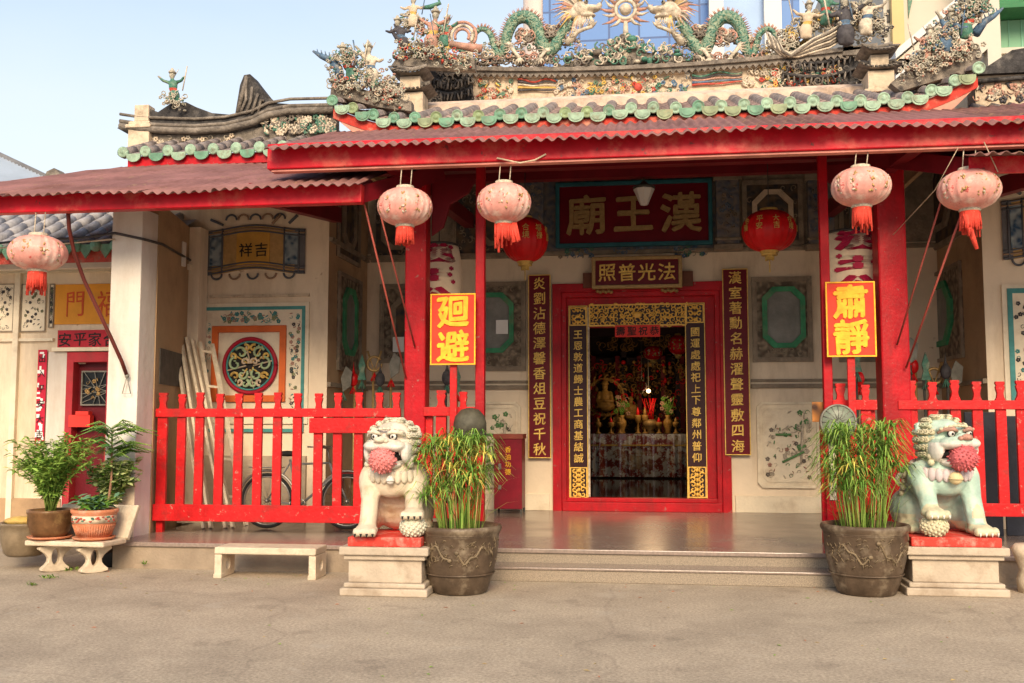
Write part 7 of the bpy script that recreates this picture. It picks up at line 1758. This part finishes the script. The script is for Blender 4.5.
# ================================================================== SIDE HOUSE AT THE LEFT
YH = 12.6
house = thing('side_house', 'low cream side house with red door and green eave tiles left of the temple', 'house', (-8.5, YH, 0))
dx0, dx1, dz0, dz1 = rect(66, 352, 112, 520, YH); dz0 = .14
mb = MB(); mb.box(-13, dx0, YH, YH + .25, 0, 4.2).box(dx1, -5.9, YH, YH + .25, 0, 4.2).box(dx0, dx1, YH, YH + .25, dz1, 4.2).box(dx0, dx1, YH + .0, YH + .25, 0, .14)
mb.build('front_wall', 'wall', house)
mb = MB(); mb.frame(rc(dx0, dx1, dz0, dz1), rc(dx0 + .1, dx1 - .08, dz0, dz1 - .14), YH - .05, YH + .2)
dm = mat('pinkish_red_paint', (.4, .03, .04), .55, .2, 3, .15, dirt=(.25, .06, .05), dscale=3)
door_ = mb.build('door', dm, house, bevel=.006)
MB().box(dx0 + .1, dx1 - .08, YH + .1, YH + .14, dz0, dz1 - .14).build('door_leaf', mat('door_leaf_red', (.12, .008, .014), .45, .2), door_)
zz1, zz0 = at(88, 372, YH).z, at(88, 404, YH).z
MB().box(dx0 + .18, dx1 - .1, YH + .075, YH + .098, zz0 - .0, zz1).build('dark_glass', 'mosaic', door_)
m = MB(); m.frame(rc(dx0 + .16, dx1 - .08, zz0 - .02, zz1 + .02), rc(dx0 + .18, dx1 - .1, zz0, zz1), YH + .05, YH + .099)
for i in range(5): m.bar((dx0 + .18, YH + .06, zz0 + .02 + i * .06), (dx1 - .1, YH + .06, zz0 + .16 + (i % 2) * .1 + .01), .008, .008)
for i in range(3): m.bar((dx0 + .2 + i * .15, YH + .055, zz1), (dx1 - .12 - i * .1, YH + .055, zz0), .008, .008)
m.build('grille', 'pewter', door_)
m = MB(); q = random.Random(5); floral(m, dx0 + .24, dx0 + .42, YH + .05, zz0 + .06, zz1 - .1, 16, [0], .03, 3); m.build('brass_flower', 'goldo', door_)
note(79, 357, 86, 364, YH + .05, 'cream', 'small tan paper tag high on the red side house door')
x0, x1, z0, z1 = rect(72, 415, 93, 427, YH + .02)
tag(MB().box(x0, x1, YH - .06, YH + .04, z0, z1).box(x0 + .1, x1 - .02, YH - .07, YH + .03, z1, z1 + .05).build('red_mailbox', 'redpaper'), 'bright red letter box hung on the side house door', 'box')
# door lintel ledge, red sign, orange panel, painted panels
lz = at(80, 350, YH).z
MB().box(dx0 - .2, dx1, YH - .09, YH - .001, lz - .02, lz + .03).build('lintel', 'panel', house)
x0, x1, z0, z1 = rect(58, 330, 118, 349, YH - .02)
t = thing('door_sign', 'crimson sign above the side house door with dark characters 安平家', 'sign', (x0, YH, z0)); MB().box(x0, x1, YH - .03, YH - .002, z0, z1).build('board', mat('crimson_board', (.46, .025, .04), .6), t)
m = MB()
for i, ch in enumerate('安平家合'): m.text(ch, x0 + (x1 - x0) * (i + .5) / 4, YH - .031, (z0 + z1) / 2, .2, 0, .004, .008)
m.build('lettering', 'ink', t)
x0, x1, z0, z1 = rect(55, 284, 118, 324, YH - .02)
t = thing('door_sign', 'orange painted panel high over the side house door with thin red characters 門福', 'sign', (x0, YH, z0)); MB().box(x0, x1, YH - .02, YH - .001, z0, z1).build('board', 'orange', t)
m = MB(); m.text('門', x0 + (x1 - x0) * .32, YH - .021, (z0 + z1) / 2, .38, 0, .004, 0, sx=.8); m.text('福', x0 + (x1 - x0) * .84, YH - .021, (z0 + z1) / 2, .38, 0, .004, 0, sx=.9); m.build('lettering', mat('thin_red_ink', (.55, .08, .02), .6), t)
for (a, b, c_, d, sd_) in ((22, 284, 47, 332, 1), (-6, 284, 15, 332, 2), (50, 284, 55, 328, 3)):
    x0, x1, z0, z1 = rect(a, b, c_, d, YH)
    p = MB().box(x0, x1, YH - .02, YH - .001, z0, z1).build('painted_panel', 'panel', house); m = MB(); floral(m, x0 + .04, x1 - .04, YH - .025, z0 + .05, z1 - .05, 46, [0, 1, 0], .022, sd_); m.frame(rc(x0, x1, z0, z1), rc(x0 + .015, x1 - .015, z0 + .015, z1 - .015), YH - .028, YH - .0205, 2); m.build('flower_painting', ['figdark', mat('olive_ink', (.16, .17, .09), .6), 'stone2'], p)
m = MB()
for px_ in (18, -20): x = at(px_, 350, YH).x; m.box(x - .05, x + .03, YH - .06, YH - .001, .14, 4.0)
zc = at(30, 340, YH).z; m.box(-13, dx0 - .22, YH - .045, YH - .001, zc - .02, zc + .02); zc = at(60, 272, YH).z; m.box(-13, -6.0, YH - .08, YH - .001, zc - .015, zc + .06)
m.build('wall_moulding', 'panel', house)
MB().box(dx0 - .28, dx0 - .01, YH - .03, YH - .001, .14, lz - .025).build('door_jamb', 'white', house)
m = MB(); MB().box(-13, dx0 - .02, YH - .05, YH - .001, .14, .55).build('wall_plinth', 'wall2', house)
x0, x1, z0, z1 = rect(38, 350, 47, 445, YH)
t = thing('paper_couplet', 'peeling red and white paper strip with black characters left of the side house door', 'couplet', (x0, YH, z0)); 
m = MB(); m.box(x0, x1, YH - .035, YH - .031, z0, z1, 0); q = random.Random(9)
for i in range(26): a = q.uniform(x0, x1 - .03); b = q.uniform(z0, z1 - .05); m.box(a, a + q.uniform(.02, .06), YH - .0375 - .0001 * i, YH - .0352, b, b + q.uniform(.02, .07), 1)
m.build('paper', [mat('red_couplet_paper', (.5, .02, .05), .7), M['paper']], t)
m = MB()
for i, ch in enumerate('出入平安大吉'): m.text(ch, (x0 + x1) / 2, YH - .042, z1 - .12 - i * (z1 - z0) / 6.3, .11, 0, .002, .005)
m.build('lettering', 'ink', t)
# eave frieze with round motifs and tiles
z1_ = at(60, 268, YH).z; zf = at(60, 243, 12.2).z
MB().box(-13, -5.95, 12.2, 12.3, zf - .34, zf - .02).build('eave_frieze', 'white', house)
m = MB()
for i in range(9):
    x = -6.5 - i * .38; m.torus((x, 12.19, zf - .2), .06, .012, 14, 5, 0, 'y') if i % 2 == 0 else m.prism([(x - .07, zf - .06), (x + .07, zf - .06), (x, zf - .2)][::-1], 12.18, 12.199)
m.build('frieze_pattern', mat('grey_green_motif', (.18, .2, .14), .6), house)
Y3 = 11.75; ze = at(60, 247, Y3).z; tl = MB(); cp = MB(); n3 = 14
for i in range(n3):
    x = -6.35 - i * .27
    for k in range(6): tl.tube([(x, Y3 + k * .3, ze + k * .155), (x, Y3 + k * .3 + .3, ze + (k + 1) * .155)], [.075, .066], 8)
    cp.lathe([(.07, -.03), (.075, .0), (.075, .02), (.03, .02), (0, .03)], n=14, m=0, T=Matrix.Translation((x, Y3 - .02, ze)) @ Matrix.Rotation(PI / 2, 4, 'X'))
    xm = x - .135; cp.prism([(xm - .12, ze + .02), (xm, ze - .16), (xm + .12, ze + .02)], Y3 - .03, Y3 - .01, 0)
tl.add([(-11, Y3, ze - .03), (-6.1, Y3, ze - .03), (-6.1, Y3 + 2.2, ze + 1.1), (-11, Y3 + 2.2, ze + 1.1)], [(0, 1, 2, 3)])
tl.add([(-11, Y3 + .05, ze - .2), (-6.1, Y3 + .05, ze - .2), (-6.1, Y3 + .05, ze - .03), (-11, Y3 + .05, ze - .03)], [(0, 1, 2, 3)], 1)
rf = tl.build('tiled_roof', [mat('silver_grey_tile', (.32, .31, .32), .7, .3, 6, .3, dirt=(.16, .15, .15), dscale=5), M['figred']], house); cp.build('eave_tiles', 'green', rf)

# ================================================================== BACKGROUND BUILDINGS
def farbox(px0, py0, px1, Y, depth, zb=0):
    x0, x1, _, z1 = rect(px0, py0, px1, py0 + 10, Y); return x0, x1, z1
Yg_ = 62
glass = mat('blue_curtain_glass', (.06, .16, .5), .5, .15, .15, 0, spec=.3)
tnt = glass.node_tree; bk = tnt.nodes.new('ShaderNodeTexBrick'); tc = tnt.nodes.new('ShaderNodeTexCoord'); mp = tnt.nodes.new('ShaderNodeMapping'); mp.inputs['Rotation'].default_value = (R(90), 0, 0)
bk.inputs['Scale'].default_value = 1; bk.offset = 0; bk.inputs['Brick Width'].default_value = 1.9; bk.inputs['Row Height'].default_value = 2.0; bk.inputs['Mortar Size'].default_value = .07; bk.inputs['Color1'].default_value = (.07, .17, .42, 1); bk.inputs['Color2'].default_value = (.12, .24, .5, 1); bk.inputs['Mortar'].default_value = (.05, .1, .24, 1)
tnt.links.new(tc.outputs['Object'], mp.inputs[0]); tnt.links.new(mp.outputs[0], bk.inputs['Vector']); tnt.links.new(bk.outputs[0], tnt.nodes['Principled BSDF'].inputs['Base Color'])
xg0, xg1 = at(543, 30, Yg_).x, at(800, 30, Yg_).x
tw = thing('glass_tower', 'tall blue glass office tower with white ribs behind the temple ridge', 'office tower', ((xg0 + xg1) / 2, Yg_, 0))
MB().box(xg0, xg1, Yg_, Yg_ + 20, 0, 46).build('glass_wall', glass, tw)
wm = mat('white_cladding', (.6, .58, .56), .6, .04, .2, 0)
for (a, b, yo) in ((708, 722, -1.2), (762, 779, -1.2)):
    x0, x1 = at(a, 20, Yg_).x, at(b, 20, Yg_).x; MB().box(x0, x1, Yg_ + yo, Yg_ - .02, 0, 47).build('white_rib', wm, tw)
x0, x1 = at(722, 20, Yg_).x, at(762, 20, Yg_).x; MB().box(x0, x1, Yg_ - .5, Yg_ - .03, 0, 46).build('pale_glass_bay', mat('pale_blue_glass', (.3, .42, .62), .5, .1, .2, 0), tw)
xc_ = at(536, 20, Yg_).x; rr = at(548, 20, Yg_).x - xc_
MB().lathe([(rr * 1.3, 0), (rr * 1.3, 46)], (xc_, Yg_ + 1.5, 0), 32).build('round_corner', mat('pale_pink_cladding', (.56, .47, .42), .5, .05, .3, 0), tw)
x0, x1 = at(520, 20, Yg_ + 3).x, at(566, 20, Yg_ + 3).x
# yellow-cream building at the right
Ya = 27
ap = thing('apartment_building', 'cream and yellow apartment building with green shutters behind the right roof corner', 'building', (15, Ya, 0))
ycream = mat('yellow_cream_render', (.6, .45, .22), .8, .08, .5, .05); wcream = mat('off_white_render', (.55, .5, .42), .8, .06, .5, .05)
x0 = at(884, 30, Ya).x; x1 = 34
MB().box(x0, x1, Ya, Ya + 12, 0, 17).build('wall', wcream, ap)
xa1, xb1 = at(893, 30, Ya - .3).x, at(905, 30, Ya - .3).x; MB().box(xa1, xb1, Ya - .25, Ya - .01, 0, 17).build('yellow_pier', ycream, ap)
x0, x1_, z0, z1 = rect(985, -60, 1120, 56, Ya - 1.6)
MB().box(x0, x1_, Ya - 1.5, Ya - .01, z0 - .6, 17.2).build('bay', ycream, ap)
MB().box(x0 - .3, x1_, Ya - 1.9, Ya - 1.51, z0 - .6, z0).box(x0 - .4, x1_, Ya - 2.0, Ya - 1.51, z0 - .02, z0 + .12).build('balcony_slab', wcream, ap)
s0, s1, sz0, sz1 = rect(995, 20, 1060, 55, Ya - 1.55)
sh = MB().box(s0, s1, Ya - 1.58, Ya - 1.51, sz0, sz1).build('shutter', mat('mint_shutter', (.2, .4, .26), .6, .06, .5, 0), ap)
m = MB()
for i in range(8): m.box(s0 + i * .3, s0 + i * .3 + .03, Ya - 1.6, Ya - 1.585, sz0, sz1)
m.build('shutter_ribs', mat('mint_rib', (.2, .42, .3), .6), sh)
MB().prism([(Ya - 2.4, sz1), (Ya - 1.52, sz1 + .62), (Ya - 1.52, sz1 + .02)], s0 - .2, s1, ax='x').build('awning', mat('dark_green_awning', (.035, .16, .07), .7), ap)
x0, x1_, z0, z1 = rect(979, 2, 992, 56, Ya - 1.55); MB().box(x0, x1_, Ya - 1.6, Ya - 1.51, z0, z1 + 4).build('white_pier', wcream, ap)
# slanting stair parapet
p0, p1 = at(897, 62, Ya - 3), at(982, -14, Ya - 3)
MB().prism([(p0.x, p0.z - 1.6), (p1.x, p1.z - 1.6), (p1.x, p1.z), (p0.x, p0.z)], Ya - 3.2, Ya - 2.9).build('stair_parapet', wcream, ap)
MB().prism([(p0.x - .1, p0.z - .02), (p1.x, p1.z - .02), (p1.x, p1.z + .18), (p0.x - .1, p0.z + .18)], Ya - 3.3, Ya - 2.85).prism([(p0.x - .1, p0.z - .5), (p1.x, p1.z - .5), (p1.x, p1.z - .42), (p0.x - .1, p0.z - .42)], Ya - 3.24, Ya - 3.201).build('parapet_coping', wm, ap)
MB().box(p1.x + .0, p1.x + .3, Ya - 3.2, Ya - .1, 0, p1.z).box(p0.x, p0.x + .3, Ya - 3.2, Ya - .1, 0, p0.z).build('stair_wall', wcream, ap)
x0, x1_, z0, z1 = rect(908, 0, 925, 18, Ya - .02); MB().prism([(x0, z0), (x1_ - .3, z1 + .1), (x1_, z1 + .6), (x0, z1 + .6)], Ya - .05, Ya - .005).build('window', 'figgreen', ap)
x0, x1_, z0, z1 = rect(887, 10, 893, 22, Ya - .02); MB().box(x0, x1_, Ya - .05, Ya - .005, z0, z1).build('window', 'dark', ap)
# silvery metal roof at the far left
mr = thing('metal_roof_shed', 'shed with silvery corrugated metal roof behind the side house', 'shed', (-14, 19, 0))
m = MB(); e0, e1 = at(-60, 128, 19), at(46, 178, 19); n = 30
zlo = at(0, 195, 17).z
for i in range(n):
    t0 = i / n; a = e0.lerp(e1, t0); b = e0.lerp(e1, (i + 1) / n); md = a.lerp(b, .5) + Vector((0, 0, .04))
    for (u, v) in ((a, md), (md, b)): m.add([(u.x - .6, 15.5, zlo + (u.z - e1.z) * .1 - .3), (v.x - .6, 15.5, zlo + (v.z - e1.z) * .1 - .3), (v.x, 19, v.z), (u.x, 19, u.z)], [(0, 1, 2, 3)])
m.build('metal_roof', mat('silver_roof_iron', (.42, .48, .55), .45, .12, .8, .05, metal=.2), mr)
MB().bar(e0 + Vector((0, .05, .03)), e1 + Vector((0, .05, .03)), .2, .1).build('ridge_cap', mat('dark_ridge_cap', (.15, .15, .16), .6), mr)
MB().prism([(e0.x - 2, 0), (e1.x - .2, 0), (e1.x - .2, e1.z - .3), (e0.x - 2, e0.z - .3)], 19.1, 19.4).build('wall', 'wall2', mr)
x0, x1_, z0, z1 = rect(44, 168, 62, 184, 14)
m = MB(); m.prism([(x0, z0 - .6), (x1_ + .1, z0 - .6), (x1_ + .1, z0 + .05), (x0 + .16, z1), (x0 + .04, z1 - .05), (x0, z0 + .1)], 14, 14.25); tag(m.build('gable_stub', 'ridge'), 'weathered stone gable tip poking up beyond the low left roof', 'wall')
# street side behind the photographer is open yard and sky
